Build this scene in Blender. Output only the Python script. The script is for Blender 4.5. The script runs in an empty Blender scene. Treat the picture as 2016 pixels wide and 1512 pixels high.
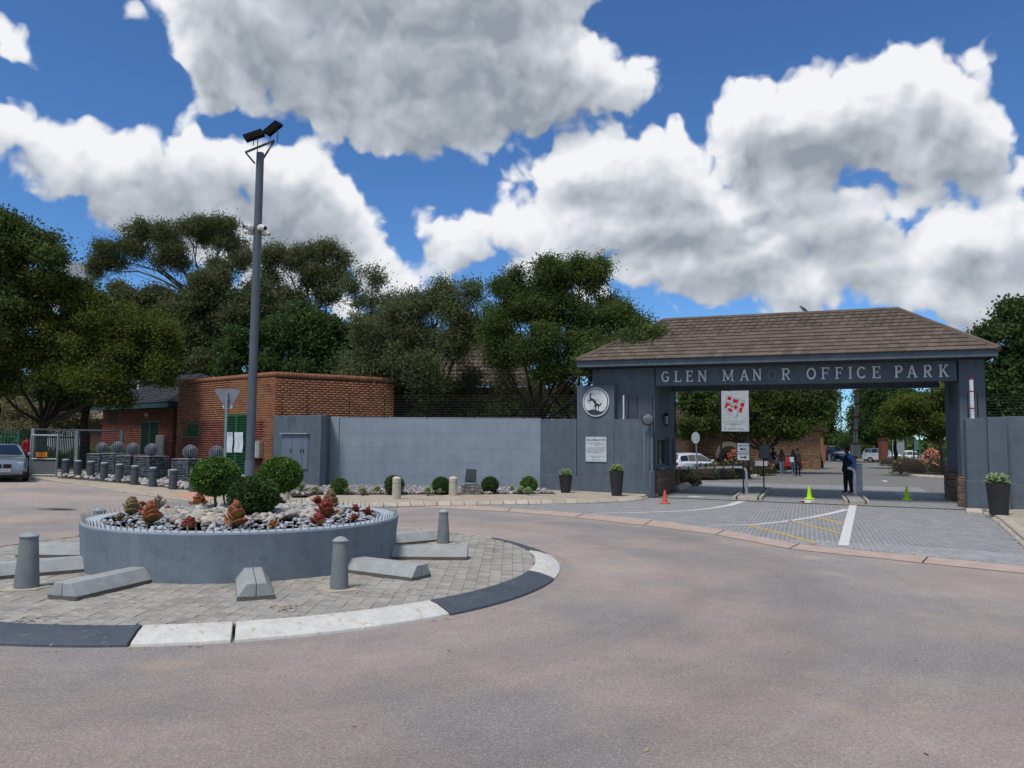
import bpy, bmesh, math, random
import numpy as np
from mathutils import Vector, Matrix
from math import radians as R, sin, cos, pi
SC = bpy.context.scene
COL = SC.collection
# ------------------------------------------------------------------ camera
F = 1515.0; PITCH = math.atan(111 / F); ROLL = R(0.5); CH = 2.1
cam_d = bpy.data.cameras.new('camera'); cam = bpy.data.objects.new('camera', cam_d); COL.objects.link(cam)
cam_d.sensor_width = 36; cam_d.lens = 36 * F / 2016; cam_d.clip_end = 3000; cam_d.clip_start = .1
FW = Vector((0, cos(PITCH), sin(PITCH))); R0 = Vector((1, 0, 0)); U0 = Vector((0, -sin(PITCH), cos(PITCH)))
RT = R0 * cos(ROLL) + U0 * sin(ROLL); UP = -R0 * sin(ROLL) + U0 * cos(ROLL)
cam.matrix_world = Matrix(((RT.x, UP.x, -FW.x, 0), (RT.y, UP.y, -FW.y, 0), (RT.z, UP.z, -FW.z, CH), (0, 0, 0, 1)))
SC.camera = cam
CAM = Vector((0, 0, CH))
def ray(px, py): return FW + RT * ((px - 1008) / F) + UP * ((756 - py) / F)
def ss(t): t = min(1, max(0, t)); return t * t * (3 - 2 * t)
def gz(x, y): return .4 * ss((-x - 7) / 14) * ss((y - 14) / 14)       # the ground climbs gently to the far left
def G(px, py, z=0):                                                   # point of the ground (or z above it) seen at a pixel
    d = ray(px, py); zz = z
    for _ in range(10):
        p = CAM + d * ((zz - CH) / d.z); zz = z + gz(p.x, p.y)
    return p
def D(px, py, y): d = ray(px, py); return CAM + d * (y / d.y)
# ------------------------------------------------------------------ colour management, sky and sun
SC.view_settings.view_transform = 'Standard'; SC.view_settings.look = 'None'
SC.view_settings.gamma = 1; SC.view_settings.use_curve_mapping = False
SC.view_settings.exposure = 0.0
SUN_EL, SUN_AZ = R(62), R(215)      # azimuth clockwise from +Y
world = bpy.data.worlds.new('World'); SC.world = world; world.use_nodes = True
world.cycles.sampling_method = 'MANUAL'; world.cycles.sample_map_resolution = 256
def build_world():
    nt = world.node_tree; nt.nodes.clear()
    def N(t, tree=nt, **k):
        n = tree.nodes.new(t)
        for a, b in k.items(): setattr(n, a, b)
        return n
    def mth(tree, op, a, b=None, c=None, clamp=False):
        n = N('ShaderNodeMath', tree, operation=op, use_clamp=clamp)
        for i, v in enumerate((a, b, c)):
            if v is None: continue
            if isinstance(v, (int, float)): n.inputs[i].default_value = v
            else: tree.links.new(v, n.inputs[i])
        return n.outputs[0]
    def sstep(tree, v, a, b):
        n = N('ShaderNodeMapRange', tree, interpolation_type='SMOOTHSTEP')
        tree.links.new(v, n.inputs[0]); n.inputs[1].default_value = a; n.inputs[2].default_value = b
        return n.outputs[0]
    # slow-varying part of the cloud cover, sampled over the whole sphere of directions (azimuth x elevation)
    W, H = 1200, 600
    A, E = np.meshgrid((np.arange(W) + .5) / W * 2 * pi - pi, (np.arange(H) + .5) / H * pi - pi / 2)
    cur = np.full((H, W), -9.0)
    for (px, py, rx, ry, rot) in CLOUDS:
        d = ray(px, py).normalized(); a0 = math.atan2(d.x, d.y); e0 = math.asin(d.z)
        k = F * (1 + ((px - 1008) / F) ** 2) ** .5; c, s = cos(R(rot)), sin(R(rot))
        u, v = (A - a0) * np.cos(e0), E - e0
        q = 1 - np.hypot((u * c + v * s) / (rx / k), (-u * s + v * c) / (ry / k))
        q = q * min(rx, ry) / 75.0; t = np.clip(.5 + .5 * (q - cur) / .12, 0, 1)
        cur = cur * (1 - t) + q * t + .12 * t * (1 - t) * .5
    rng = np.random.RandomState(7)                      # the sky outside the frame goes on with the same kind of clouds
    gen = np.full((H, W), -9.0)
    for _ in range(150):
        a0 = rng.uniform(-pi, pi); e0 = math.asin(rng.uniform(.06, .98)); w = rng.uniform(.06, .2); hh = w * rng.uniform(.4, .7)
        du = (A - a0 + pi) % (2 * pi) - pi
        if abs(a0) < .72 + w * 1.3 and e0 < .66 + hh: continue
        q = (1 - np.hypot(du * cos(e0) / w, (E - e0) / hh)) * hh * 16
        t = np.clip(.5 + .5 * (q - gen) / .12, 0, 1); gen = gen * (1 - t) + q * t
    cur = np.maximum(np.maximum(cur, gen), -1.0)
    buf = np.ones((H, W, 4), 'f'); buf[..., :3] = ((cur + 1) / 4)[..., None]
    img = bpy.data.images.new('cloud_cover', W, H, alpha=False, float_buffer=True); img.colorspace_settings.name = 'Non-Color'
    img.pixels.foreach_set(buf.ravel()); img.pack()
    g = bpy.data.node_groups.new('cloud_field', 'ShaderNodeTree')
    g.interface.new_socket('dir', in_out='INPUT', socket_type='NodeSocketVector')
    g.interface.new_socket('thick', in_out='OUTPUT', socket_type='NodeSocketFloat')
    g.interface.new_socket('smooth', in_out='OUTPUT', socket_type='NodeSocketFloat')
    gi = N('NodeGroupInput', g); go = N('NodeGroupOutput', g)
    def noise(vec, scale, detail, rough, dist=0, lac=2.0):
        n = N('ShaderNodeTexNoise', g); n.inputs['Scale'].default_value = scale; n.inputs['Detail'].default_value = detail
        n.inputs['Roughness'].default_value = rough; n.inputs['Distortion'].default_value = dist; n.inputs['Lacunarity'].default_value = lac
        g.links.new(vec, n.inputs['Vector']); return n
    wn = noise(gi.outputs[0], 6, 4, .6)
    wv = N('ShaderNodeVectorMath', g, operation='SUBTRACT'); g.links.new(wn.outputs['Color'], wv.inputs[0]); wv.inputs[1].default_value = (.5, .5, .5)
    ws = N('ShaderNodeVectorMath', g, operation='MULTIPLY_ADD'); g.links.new(wv.outputs[0], ws.inputs[0]); ws.inputs[1].default_value = (.12, .12, .12); g.links.new(gi.outputs[0], ws.inputs[2])
    sep = N('ShaderNodeSeparateXYZ', g); g.links.new(ws.outputs[0], sep.inputs[0])
    az = mth(g, 'ARCTAN2', sep.outputs[0], sep.outputs[1])
    hyp = mth(g, 'SQRT', mth(g, 'ADD', mth(g, 'MULTIPLY', sep.outputs[0], sep.outputs[0]), mth(g, 'MULTIPLY', sep.outputs[1], sep.outputs[1])))
    el = mth(g, 'ARCTAN2', sep.outputs[2], hyp)
    cb = N('ShaderNodeCombineXYZ', g)
    g.links.new(mth(g, 'MULTIPLY_ADD', az, 1 / (2 * pi), .5), cb.inputs[0]); g.links.new(mth(g, 'MULTIPLY_ADD', el, 1 / pi, .5), cb.inputs[1])
    im = N('ShaderNodeTexImage', g, interpolation='Cubic'); im.image = img; g.links.new(cb.outputs[0], im.inputs[0])
    cur = mth(g, 'MULTIPLY_ADD', im.outputs[0], 6.0, -1.0)
    n1 = noise(ws.outputs[0], 9, 8, .56)
    vo = N('ShaderNodeTexVoronoi', g, feature='F1'); vo.inputs['Scale'].default_value = 17; vo.inputs['Randomness'].default_value = 1
    vo.inputs['Detail'].default_value = 1.4; vo.inputs['Roughness'].default_value = .6
    g.links.new(ws.outputs[0], vo.inputs['Vector'])
    puff = mth(g, 'MULTIPLY_ADD', vo.outputs['Distance'], -.9, .42)
    nn = mth(g, 'ADD', mth(g, 'MULTIPLY_ADD', n1.outputs[0], 2.0, -1.0), puff)
    tot = mth(g, 'ADD', mth(g, 'MINIMUM', cur, 1.3), nn)
    g.links.new(tot, go.inputs[0]); g.links.new(cur, go.inputs[1])
    # main
    tc = N('ShaderNodeTexCoord')
    nrm = N('ShaderNodeVectorMath', operation='NORMALIZE'); nt.links.new(tc.outputs['Generated'], nrm.inputs[0])
    def field(off):
        a = N('ShaderNodeVectorMath', operation='ADD'); nt.links.new(nrm.outputs[0], a.inputs[0]); a.inputs[1].default_value = off
        q = N('ShaderNodeGroup'); q.node_tree = g; nt.links.new(a.outputs[0], q.inputs[0]); return q.outputs
    f0 = field((0, 0, 0)); f1 = field((-.008, 0, .036)); f2 = field((-.004, 0, .011))
    alpha = mth(nt, 'POWER', sstep(nt, f0[0], 0.0, .40), 1.0)
    dens1 = mth(nt, 'MAXIMUM', f1[0], 0.0); dens0 = mth(nt, 'MAXIMUM', f0[0], 0.0)
    slope = mth(nt, 'SUBTRACT', dens0, dens1)
    sh = mth(nt, 'MULTIPLY_ADD', slope, .13, .845)
    sh = mth(nt, 'MULTIPLY_ADD', mth(nt, 'SUBTRACT', dens0, mth(nt, 'MAXIMUM', f2[0], 0.0)), .13, sh)
    sh = mth(nt, 'SUBTRACT', sh, mth(nt, 'MULTIPLY', sstep(nt, f1[0], .2, 2.4), .10))
    sh = mth(nt, 'SUBTRACT', sh, mth(nt, 'MULTIPLY', sstep(nt, f1[1], .3, 2.3), .44))
    sh = mth(nt, 'MINIMUM', mth(nt, 'MAXIMUM', sh, .30), .95)
    ramp = N('ShaderNodeValToRGB'); nt.links.new(sh, ramp.inputs[0])
    cr = ramp.color_ramp; cr.elements[0].position = .3; cr.elements[0].color = (.29, .33, .38, 1)
    cr.elements[1].position = .9; cr.elements[1].color = (.90, .91, .94, 1)
    e = cr.elements.new(.6); e.color = (.56, .60, .66, 1)
    sky = N('ShaderNodeTexSky', sky_type='NISHITA', sun_disc=False, sun_elevation=SUN_EL, sun_rotation=SUN_AZ)
    sky.air_density = 1.0; sky.dust_density = .2; sky.ozone_density = 1.5; sky.altitude = 1400
    skc = N('ShaderNodeMix', data_type='RGBA', blend_type='MULTIPLY'); skc.inputs[0].default_value = 1
    nt.links.new(sky.outputs[0], skc.inputs[6]); skc.inputs[7].default_value = (.50, .80, 1.12, 1)
    bg1 = N('ShaderNodeBackground'); nt.links.new(skc.outputs[2], bg1.inputs[0]); bg1.inputs[1].default_value = .12
    bg2 = N('ShaderNodeBackground'); nt.links.new(ramp.outputs[0], bg2.inputs[0]); bg2.inputs[1].default_value = 1.0
    mx = N('ShaderNodeMixShader'); nt.links.new(alpha, mx.inputs[0]); nt.links.new(bg1.outputs[0], mx.inputs[1]); nt.links.new(bg2.outputs[0], mx.inputs[2])
    out = N('ShaderNodeOutputWorld'); nt.links.new(mx.outputs[0], out.inputs[0])
# clouds: centre and half-axes of each billow, turned into directions of the sky
CLOUDS = [
 (480, 20, 170, 100, 0), (420, 110, 90, 90, 0), (640, 110, 300, 130, -8), (860, 140, 300, 150, 0), (1060, 150, 150, 120, 0), (1180, 180, 100, 60, 0), (720, 225, 250, 55, -6), (930, 245, 170, 55, 0),
 (800, -90, 420, 160, 0), (420, 200, 60, 30, 30),
 (4, 105, 46, 52, 0),
 (40, 270, 90, 45, 0), (170, 320, 150, 80, -10), (330, 350, 200, 110, 0), (530, 370, 170, 110, 0), (260, 410, 150, 60, -25), (620, 430, 120, 110, 0), (710, 490, 110, 60, -30), (540, 480, 230, 60, 0), (600, 570, 110, 60, 0), (760, 540, 80, 40, 0),
 (830, 425, 55, 42, 0), (905, 480, 100, 55, 0), (965, 440, 80, 50, 0),
 (1130, 345, 80, 50, 0), (1250, 340, 170, 85, 0), (1330, 420, 220, 90, 0), (1500, 270, 110, 100, 0), (1640, 250, 190, 110, 0), (1780, 205, 110, 75, 0), (1870, 262, 112, 105, 0), (1745, 140, 38, 38, 0), (1935, 120, 34, 26, -30),
 (1560, 370, 190, 70, 0), (1730, 300, 130, 75, 0), (1820, 330, 110, 50, 0), (1180, 450, 190, 80, 0), (1400, 510, 250, 80, 0), (1630, 440, 150, 85, 0), (1700, 520, 130, 70, 0), (1520, 560, 270, 45, 0), (1050, 500, 130, 40, 0),
 (1990, 350, 80, 25, 10), (1640, 372, 90, 25, 10),
 (1900, 490, 125, 80, 0), (2010, 470, 120, 80, 0), (1860, 565, 200, 55, 0), (2060, 540, 120, 70, 0),
 (1530, 612, 50, 16, 0), (1465, 588, 40, 12, 0)]
build_world()
sun_d = bpy.data.lights.new('sun', 'SUN'); sun_d.energy = 3.3; sun_d.angle = R(15); sun_d.color = (1, .95, .88)
sun = bpy.data.objects.new('sun', sun_d); COL.objects.link(sun)
sd = Vector((sin(SUN_AZ) * cos(SUN_EL), cos(SUN_AZ) * cos(SUN_EL), sin(SUN_EL)))
sun.rotation_euler = sd.to_track_quat('Z', 'Y').to_euler(); sun.location = (0, 0, 30)
# ------------------------------------------------------------------ helpers
rnd = random.Random(11)
WM = {}                                   # world matrices of the things made so far
def wm(o): return WM.get(o.name, Matrix.Identity(4)) if o else Matrix.Identity(4)
def tag(o, label=None, cat=None, group=None, kind=None):
    if label: o['label'] = label
    if cat: o['category'] = cat
    if group: o['group'] = group
    if kind: o['kind'] = kind
    return o
TEXTS = []
def thing(name, label, cat, loc=(0, 0, 0), rz=0, group=None):
    o = bpy.data.objects.new(name, None); COL.objects.link(o); o.empty_display_size = .2
    M = Matrix.Translation(Vector(loc)) @ Matrix.Rotation(rz, 4, 'Z'); o.matrix_world = M; WM[o.name] = M
    return tag(o, label, cat, group)
def link(name, me, parent=None, M=None, kind=None, label=None):
    o = bpy.data.objects.new(name, me); COL.objects.link(o)
    M = M or Matrix.Identity(4)
    if parent: o.parent = parent; o.matrix_local = wm(parent).inverted() @ M
    else: o.matrix_world = M
    WM[o.name] = M
    if kind: o['kind'] = kind
    if label: o['label'] = label
    return o
class MB:
    def __init__(s): s.v = []; s.f = []; s.m = []; s.sm = []; s.mi = 0
    def add(s, vs, fs, smooth=False, mi=None):
        b = len(s.v); s.v += [tuple(v) for v in vs]; s.f += [tuple(i + b for i in f) for f in fs]
        s.m += [s.mi if mi is None else mi] * len(fs); s.sm += [smooth] * len(fs); return s
    def box(s, c, d, rz=0, M=None, mi=None, tap=1.0):
        x, y, z = d[0] / 2, d[1] / 2, d[2] / 2
        vs = [Vector((a * (x if k < 0 else x * tap), b * (y if k < 0 else y * tap), k * z)) for k in (-1, 1) for b in (-1, 1) for a in (-1, 1)]
        T = Matrix.Translation(Vector(c)) @ Matrix.Rotation(rz, 4, 'Z')
        if M is not None: T = Matrix.Translation(Vector(c)) @ M
        return s.add([T @ v for v in vs], [(0, 2, 3, 1), (4, 5, 7, 6), (0, 1, 5, 4), (2, 6, 7, 3), (0, 4, 6, 2), (1, 3, 7, 5)], mi=mi)
    def prism(s, poly, z0, z1, mi=None, bottom=True):       # poly of (x,y) counter-clockwise
        n = len(poly); vs = [(p[0], p[1], z0) for p in poly] + [(p[0], p[1], z1) for p in poly]
        fs = [tuple(range(n, 2 * n))] + [(i, (i + 1) % n, (i + 1) % n + n, i + n) for i in range(n)]
        if bottom: fs.append(tuple(reversed(range(n))))
        return s.add(vs, fs, mi=mi)
    def cyl(s, p0, p1, r0, r1=None, n=12, cap=True, mi=None, smooth=True):
        return s.tube([p0, p1], [r0, r0 if r1 is None else r1], n, cap, mi, smooth)
    def tube(s, pts, rs, n=8, cap=True, mi=None, smooth=True):
        pts = [Vector(p) for p in pts]; vs = []; prev = None
        for i, p in enumerate(pts):
            t = (pts[min(i + 1, len(pts) - 1)] - pts[max(i - 1, 0)]).normalized()
            if prev is None:
                a = t.orthogonal().normalized()
                if abs(t.z) > .99: a = Vector((1, 0, 0))
            else: a = (prev - t * prev.dot(t)); a = a.normalized() if a.length > 1e-5 else t.orthogonal().normalized()
            prev = a; b = t.cross(a); r = rs[i] if isinstance(rs, (list, tuple)) else rs
            vs += [p + a * (r * cos(2 * pi * k / n)) + b * (r * sin(2 * pi * k / n)) for k in range(n)]
        fs = []
        for i in range(len(pts) - 1):
            for k in range(n): fs.append((i * n + k, i * n + (k + 1) % n, (i + 1) * n + (k + 1) % n, (i + 1) * n + k))
        s.add(vs, fs, smooth, mi)
        if cap:
            L = (len(pts) - 1) * n
            s.add(vs[:n], [tuple(reversed(range(n)))], False, mi); s.add(vs[L:L + n], [tuple(range(n))], False, mi)
        return s
    def lathe(s, prof, c=(0, 0, 0), n=16, mi=None, smooth=True, M=None):
        vs = []; T = Matrix.Translation(Vector(c)) @ (M or Matrix.Identity(4))
        for (r, z) in prof: vs += [T @ Vector((r * cos(2 * pi * k / n), r * sin(2 * pi * k / n), z)) for k in range(n)]
        fs = [(i * n + k, i * n + (k + 1) % n, (i + 1) * n + (k + 1) % n, (i + 1) * n + k) for i in range(len(prof) - 1) for k in range(n)]
        fs.append(tuple(reversed(range(n)))); fs.append(tuple(range((len(prof) - 1) * n, len(prof) * n)))
        return s.add(vs, fs, smooth, mi)
    def quad(s, a, b, c, d, mi=None): return s.add([a, b, c, d], [(0, 1, 2, 3)], mi=mi)
    def mesh(s, name, mats, M=None, angle=None):
        me = bpy.data.meshes.new(name)
        vs = s.v
        if M is not None: Mi = M.inverted(); vs = [tuple(Mi @ Vector(v)) for v in vs]
        me.from_pydata(vs, [], s.f)
        for m in (mats if isinstance(mats, (list, tuple)) else [mats]): me.materials.append(m)
        me.polygons.foreach_set('material_index', s.m); me.polygons.foreach_set('use_smooth', s.sm)
        me.update()
        if angle: me.set_sharp_from_angle(angle=R(angle))
        return me
    def build(s, name, mats, parent=None, bevel=0, kind=None, label=None, angle=40):
        M = wm(parent)
        o = link(name, s.mesh(name, mats, M, angle), parent, M, kind, label)
        if bevel:
            b = o.modifiers.new('bevel', 'BEVEL'); b.width = bevel; b.segments = 2; b.limit_method = 'ANGLE'; b.angle_limit = R(50)
        return o
def copy_tree(o, M=None, parent=None, dM=None):
    c = o.copy(); COL.objects.link(c)
    if parent: c.parent = parent; c.matrix_parent_inverse = o.matrix_parent_inverse
    if M is not None: c.matrix_world = M; WM[c.name] = M
    for ch in list(o.children): copy_tree(ch, None, c)
    return c
def relabel(o, label): o['label'] = label; return o
def fastmesh(name, V, Fq, mat, attr=None, smooth=False):
    me = bpy.data.meshes.new(name); n = len(V); k = Fq.shape[1]; m = len(Fq)
    me.vertices.add(n); me.vertices.foreach_set('co', V.astype('f').ravel())
    me.loops.add(m * k); me.loops.foreach_set('vertex_index', Fq.astype('i').ravel())
    me.polygons.add(m); me.polygons.foreach_set('loop_start', np.arange(0, m * k, k, dtype='i')); me.polygons.foreach_set('loop_total', np.full(m, k, dtype='i'))
    me.materials.append(mat)
    if smooth: me.polygons.foreach_set('use_smooth', np.ones(m, bool))
    if attr is not None:
        a = me.attributes.new('tone', 'FLOAT', 'POINT'); a.data.foreach_set('value', attr.astype('f'))
    me.update(); me.validate(); return me
UNIT = None
def unit_mesh(mat, key, kind='box'):
    k = 'piece_' + key + mat.name
    if k in bpy.data.meshes: return bpy.data.meshes[k]
    m = MB(); m.box((0, 0, 0), (1, 1, 1)) if kind == 'box' else m.box((0, 0, 0), (1, 1, 1), tap=.94)
    return m.mesh(k, mat)
CORN = np.array([[a, b, c] for c in (-.5, .5) for b in (-.5, .5) for a in (-.5, .5)])
BF = np.array([(0, 2, 3, 1), (4, 5, 7, 6), (0, 1, 5, 4), (2, 6, 7, 3), (0, 4, 6, 2), (1, 3, 7, 5)])
def box_pieces(parent, name, mats4, mat, limit=300, rest_name=None, labels=None):
    """mats4: world matrices of unit boxes; the nearest ones become parts, the others one joined part"""
    mats4 = sorted(mats4, key=lambda M: (M.translation - CAM).length)
    me = unit_mesh(mat, 'box')
    for M in mats4[:limit]: link(name, me, parent, M)
    rest = mats4[limit:]
    if rest:
        A = np.array([np.array(M) for M in rest]); V = np.einsum('nij,kj->nki', A[:, :3, :3], CORN) + A[:, None, :3, 3]
        Fq = (np.arange(len(rest))[:, None, None] * 8 + BF[None]).reshape(-1, 4)
        P = np.array(wm(parent).inverted()); V = V.reshape(-1, 3) @ P[:3, :3].T + P[:3, 3]
        link(rest_name or name, fastmesh(rest_name or name, V, Fq, mat), parent, wm(parent), kind='stuff')
def TRS(c, rz, d, M=None):
    return Matrix.Translation(Vector(c)) @ (M if M is not None else Matrix.Rotation(rz, 4, 'Z')) @ Matrix.Diagonal((d[0], d[1], d[2], 1))
# ------------------------------------------------------------------ materials
MATS = {}
def mat(name, c, rough=.7, c2=None, scale=4, detail=6, mixr=(.35, .65), spec=.3, metal=0, bump=0, bscale=60, speck=None, rand=0, alpha=None, trans=0, emit=None, grime=None, coat=0, fine=None, streak=0):
    if name in MATS: return MATS[name]
    m = bpy.data.materials.new(name); m.use_nodes = True; nt = m.node_tree; b = nt.nodes['Principled BSDF']; L = nt.links.new
    b.inputs['Roughness'].default_value = rough; b.inputs['Specular IOR Level'].default_value = spec; b.inputs['Metallic'].default_value = metal
    b.inputs['Coat Weight'].default_value = coat
    geo = nt.nodes.new('ShaderNodeNewGeometry'); pos = geo.outputs['Position']
    def noise(sc, det=6, ro=.6):
        n = nt.nodes.new('ShaderNodeTexNoise'); n.inputs['Scale'].default_value = sc; n.inputs['Detail'].default_value = det; n.inputs['Roughness'].default_value = ro; L(pos, n.inputs['Vector']); return n.outputs[0]
    def mr(v, a, bb, c0=0, c1=1):
        n = nt.nodes.new('ShaderNodeMapRange'); n.inputs[1].default_value = a; n.inputs[2].default_value = bb; n.inputs[3].default_value = c0; n.inputs[4].default_value = c1; L(v, n.inputs[0]); return n.outputs[0]
    def mix(f, A, B, mode='MIX'):
        n = nt.nodes.new('ShaderNodeMix'); n.data_type = 'RGBA'; n.blend_type = mode
        if isinstance(f, (int, float)): n.inputs[0].default_value = f
        else: L(f, n.inputs[0])
        for i, x in ((6, A), (7, B)):
            if isinstance(x, tuple): n.inputs[i].default_value = (*x[:3], 1)
            else: L(x, n.inputs[i])
        return n.outputs[2]
    c2 = c2 or tuple(min(1, x * .8) for x in c)
    col = mix(mr(noise(scale, detail), *mixr), tuple(c), tuple(c2))
    if speck: col = mix(mr(noise(speck[0], 2), .56, .66), col, tuple(speck[1]))
    if grime: col = mix(mr(noise(grime[0], 8, .65), grime[1], grime[1] + .12), col, tuple(grime[2]))
    if streak:
        vm = nt.nodes.new('ShaderNodeVectorMath'); vm.operation = 'MULTIPLY'; L(pos, vm.inputs[0]); vm.inputs[1].default_value = (5, 5, .35)
        ns = nt.nodes.new('ShaderNodeTexNoise'); ns.inputs['Scale'].default_value = 1; ns.inputs['Detail'].default_value = 6; L(vm.outputs[0], ns.inputs['Vector']); vv = mr(ns.outputs[0], .35, .68, 1 + streak * .5, 1 - streak * 1.6); cf = nt.nodes.new('ShaderNodeCombineXYZ')
        for i in range(3): L(vv, cf.inputs[i])
        col = mix(1.0, col, cf.outputs[0], 'MULTIPLY')
    if fine:
        for fs, fa in (fine if isinstance(fine[0], tuple) else (fine,)):
            vv = mr(noise(fs, 4, .7), .3, .7, 1 - fa, 1 + fa); cf = nt.nodes.new('ShaderNodeCombineXYZ')
            for i in range(3): L(vv, cf.inputs[i])
            col = mix(1.0, col, cf.outputs[0], 'MULTIPLY')
    if rand:
        oi = nt.nodes.new('ShaderNodeObjectInfo'); ad = nt.nodes.new('ShaderNodeMath'); ad.operation = 'ADD'; fr = nt.nodes.new('ShaderNodeMath'); fr.operation = 'FRACT'
        L(oi.outputs['Random'], ad.inputs[0]); L(geo.outputs['Random Per Island'], ad.inputs[1]); L(ad.outputs[0], fr.inputs[0])
        v = mr(fr.outputs[0], 0, 1, 1 - rand, 1 + rand); cc = nt.nodes.new('ShaderNodeCombineXYZ')
        for i in range(3): L(v, cc.inputs[i])
        col = mix(1.0, col, cc.outputs[0], 'MULTIPLY')
    L(col, b.inputs['Base Color'])
    if bump:
        bp = nt.nodes.new('ShaderNodeBump'); bp.inputs['Strength'].default_value = bump; bp.inputs['Distance'].default_value = .02
        L(noise(bscale, 5, .6), bp.inputs['Height']); L(bp.outputs[0], b.inputs['Normal'])
    if alpha is not None: b.inputs['Alpha'].default_value = alpha
    if trans: b.inputs['Transmission Weight'].default_value = trans
    if emit: b.inputs['Emission Color'].default_value = (*emit[:3], 1); b.inputs['Emission Strength'].default_value = 1
    MATS[name] = m; return m
def leafmat(name, c1, c2, c3=None, tr=.35, rough=.5):
    """foliage: colour differs from leaf to leaf and from clump to clump; light passes through the blades"""
    m = bpy.data.materials.new(name); m.use_nodes = True; nt = m.node_tree; L = nt.links.new; b = nt.nodes['Principled BSDF']; out = nt.nodes['Material Output']
    geo = nt.nodes.new('ShaderNodeNewGeometry'); n = nt.nodes.new('ShaderNodeTexNoise'); n.inputs['Scale'].default_value = .9; n.inputs['Detail'].default_value = 4; L(geo.outputs['Position'], n.inputs['Vector'])
    r1 = nt.nodes.new('ShaderNodeMapRange'); L(n.outputs[0], r1.inputs[0]); r1.inputs[1].default_value = .38; r1.inputs[2].default_value = .62
    mx = nt.nodes.new('ShaderNodeMix'); mx.data_type = 'RGBA'; L(r1.outputs[0], mx.inputs[0]); c1 = [x * k for x, k in zip(c1, (1.6, 1.5, 1.35))]; c2 = [x * k for x, k in zip(c2, (1.6, 1.5, 1.35))]; mx.inputs[6].default_value = (*c1, 1); mx.inputs[7].default_value = (*c2, 1)
    r2 = nt.nodes.new('ShaderNodeMapRange'); L(geo.outputs['Random Per Island'], r2.inputs[0]); r2.inputs[1].default_value = .55; r2.inputs[4].default_value = .45; r2.inputs[2].default_value = 1.0
    mx2 = nt.nodes.new('ShaderNodeMix'); mx2.data_type = 'RGBA'; L(r2.outputs[0], mx2.inputs[0]); L(mx.outputs[2], mx2.inputs[6]); mx2.inputs[7].default_value = (*(c3 or tuple(x * 1.7 for x in c2)), 1)
    L(mx2.outputs[2], b.inputs['Base Color']); b.inputs['Roughness'].default_value = rough + .15; b.inputs['Specular IOR Level'].default_value = .12
    t = nt.nodes.new('ShaderNodeBsdfTranslucent'); L(mx2.outputs[2], t.inputs[0])
    ms = nt.nodes.new('ShaderNodeMixShader'); ms.inputs[0].default_value = tr; L(b.outputs[0], ms.inputs[1]); L(t.outputs[0], ms.inputs[2]); L(ms.outputs[0], out.inputs[0])
    MATS[name] = m; return m
m_wall = mat('light grey painted plaster', (.238, .285, .338), .8, (.212, .256, .306), 1.2, fine=((2.2, .05), (9, .03)), streak=.035, bump=.12, bscale=30, grime=(1.7, .66, (.14, .17, .2)))
m_dark = mat('dark grey painted plaster', (.098, .124, .152), .8, (.084, .107, .133), 1.5, streak=.08, fine=((2.0, .08), (8, .05)), bump=.12, bscale=30)
m_planter = mat('blue grey planter plaster', (.172, .208, .252), .75, (.142, .174, .213), .9, mixr=(.3, .7), bump=.35, bscale=7, grime=(2.6, .56, (.12, .145, .175)), fine=((5, .05), (18, .05)), streak=.08)
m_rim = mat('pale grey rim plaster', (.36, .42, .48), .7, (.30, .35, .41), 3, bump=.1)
m_boll = mat('rough cast grey concrete', (.19, .215, .23), .85, (.16, .18, .195), 6, bump=.8, bscale=70)
m_darkboll = mat('dark grey bollard paint', (.065, .08, .095), .6, (.055, .068, .082), 5)
m_capw = mat('pale bollard cap', (.32, .36, .4), .6)
m_conc = mat('bare concrete', (.42, .39, .33), .85, (.34, .31, .26), 5, bump=.3, bscale=50)
m_stop = mat('grey painted precast concrete', (.33, .345, .345), .75, (.27, .285, .285), 4, fine=(12, .07), bump=.25, bscale=40, grime=(5, .62, (.2, .19, .16)))
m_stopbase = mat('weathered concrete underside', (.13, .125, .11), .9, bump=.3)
m_paver = mat('grey interlocking paver', (.34, .325, .29), .9, (.27, .255, .23), 2.2, bump=.5, bscale=80, rand=.16, grime=(1.1, .66, (.16, .145, .12)))
m_joint = mat('sandy joints', (.05, .042, .034), .95, (.10, .085, .06), 9, bump=.5)
m_bedgrey = mat('grey grit', (.24, .25, .26), .95, (.15, .16, .17), 14)
m_dpave = mat('blue grey drive paver', (.315, .32, .32), .85, (.265, .27, .275), 1.6, bump=.3, bscale=80, rand=.075, grime=(.9, .62, (.2, .175, .15)))
m_dbase = mat('drive paver joints', (.19, .19, .185), .95, (.14, .135, .125), 3)
m_kerbd = mat('dark blue grey kerb paint', (.070, .083, .104), .6, (.056, .068, .088), 3, bump=.4, bscale=50, grime=(16, .62, (.33, .33, .31)), fine=(8, .1))
m_kerbw = mat('worn white kerb paint', (.56, .56, .53), .75, (.47, .47, .44), 4, bump=.4, bscale=40, grime=(9, .55, (.40, .33, .27)), fine=(20, .08))
m_kerbc = mat('precast kerb concrete', (.42, .375, .31), .9, (.33, .295, .245), 4, bump=.4, bscale=50, rand=.12)
m_pink = mat('pinkish concrete edge beam', (.42, .325, .28), .9, (.34, .265, .23), 3, bump=.3, bscale=60, rand=.08)
m_pave = mat('cream cobble pavement', (.42, .37, .295), .9, (.31, .275, .22), 1.8, bump=.9, bscale=28, speck=(14, (.27, .235, .185)))
m_peach = mat('peach coloured ramp', (.50, .29, .20), .9, (.42, .25, .17), 5)
m_white = mat('white road paint', (.62, .62, .60), .8, (.5, .5, .49), 12, grime=(9, .62, (.28, .28, .27)))
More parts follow.
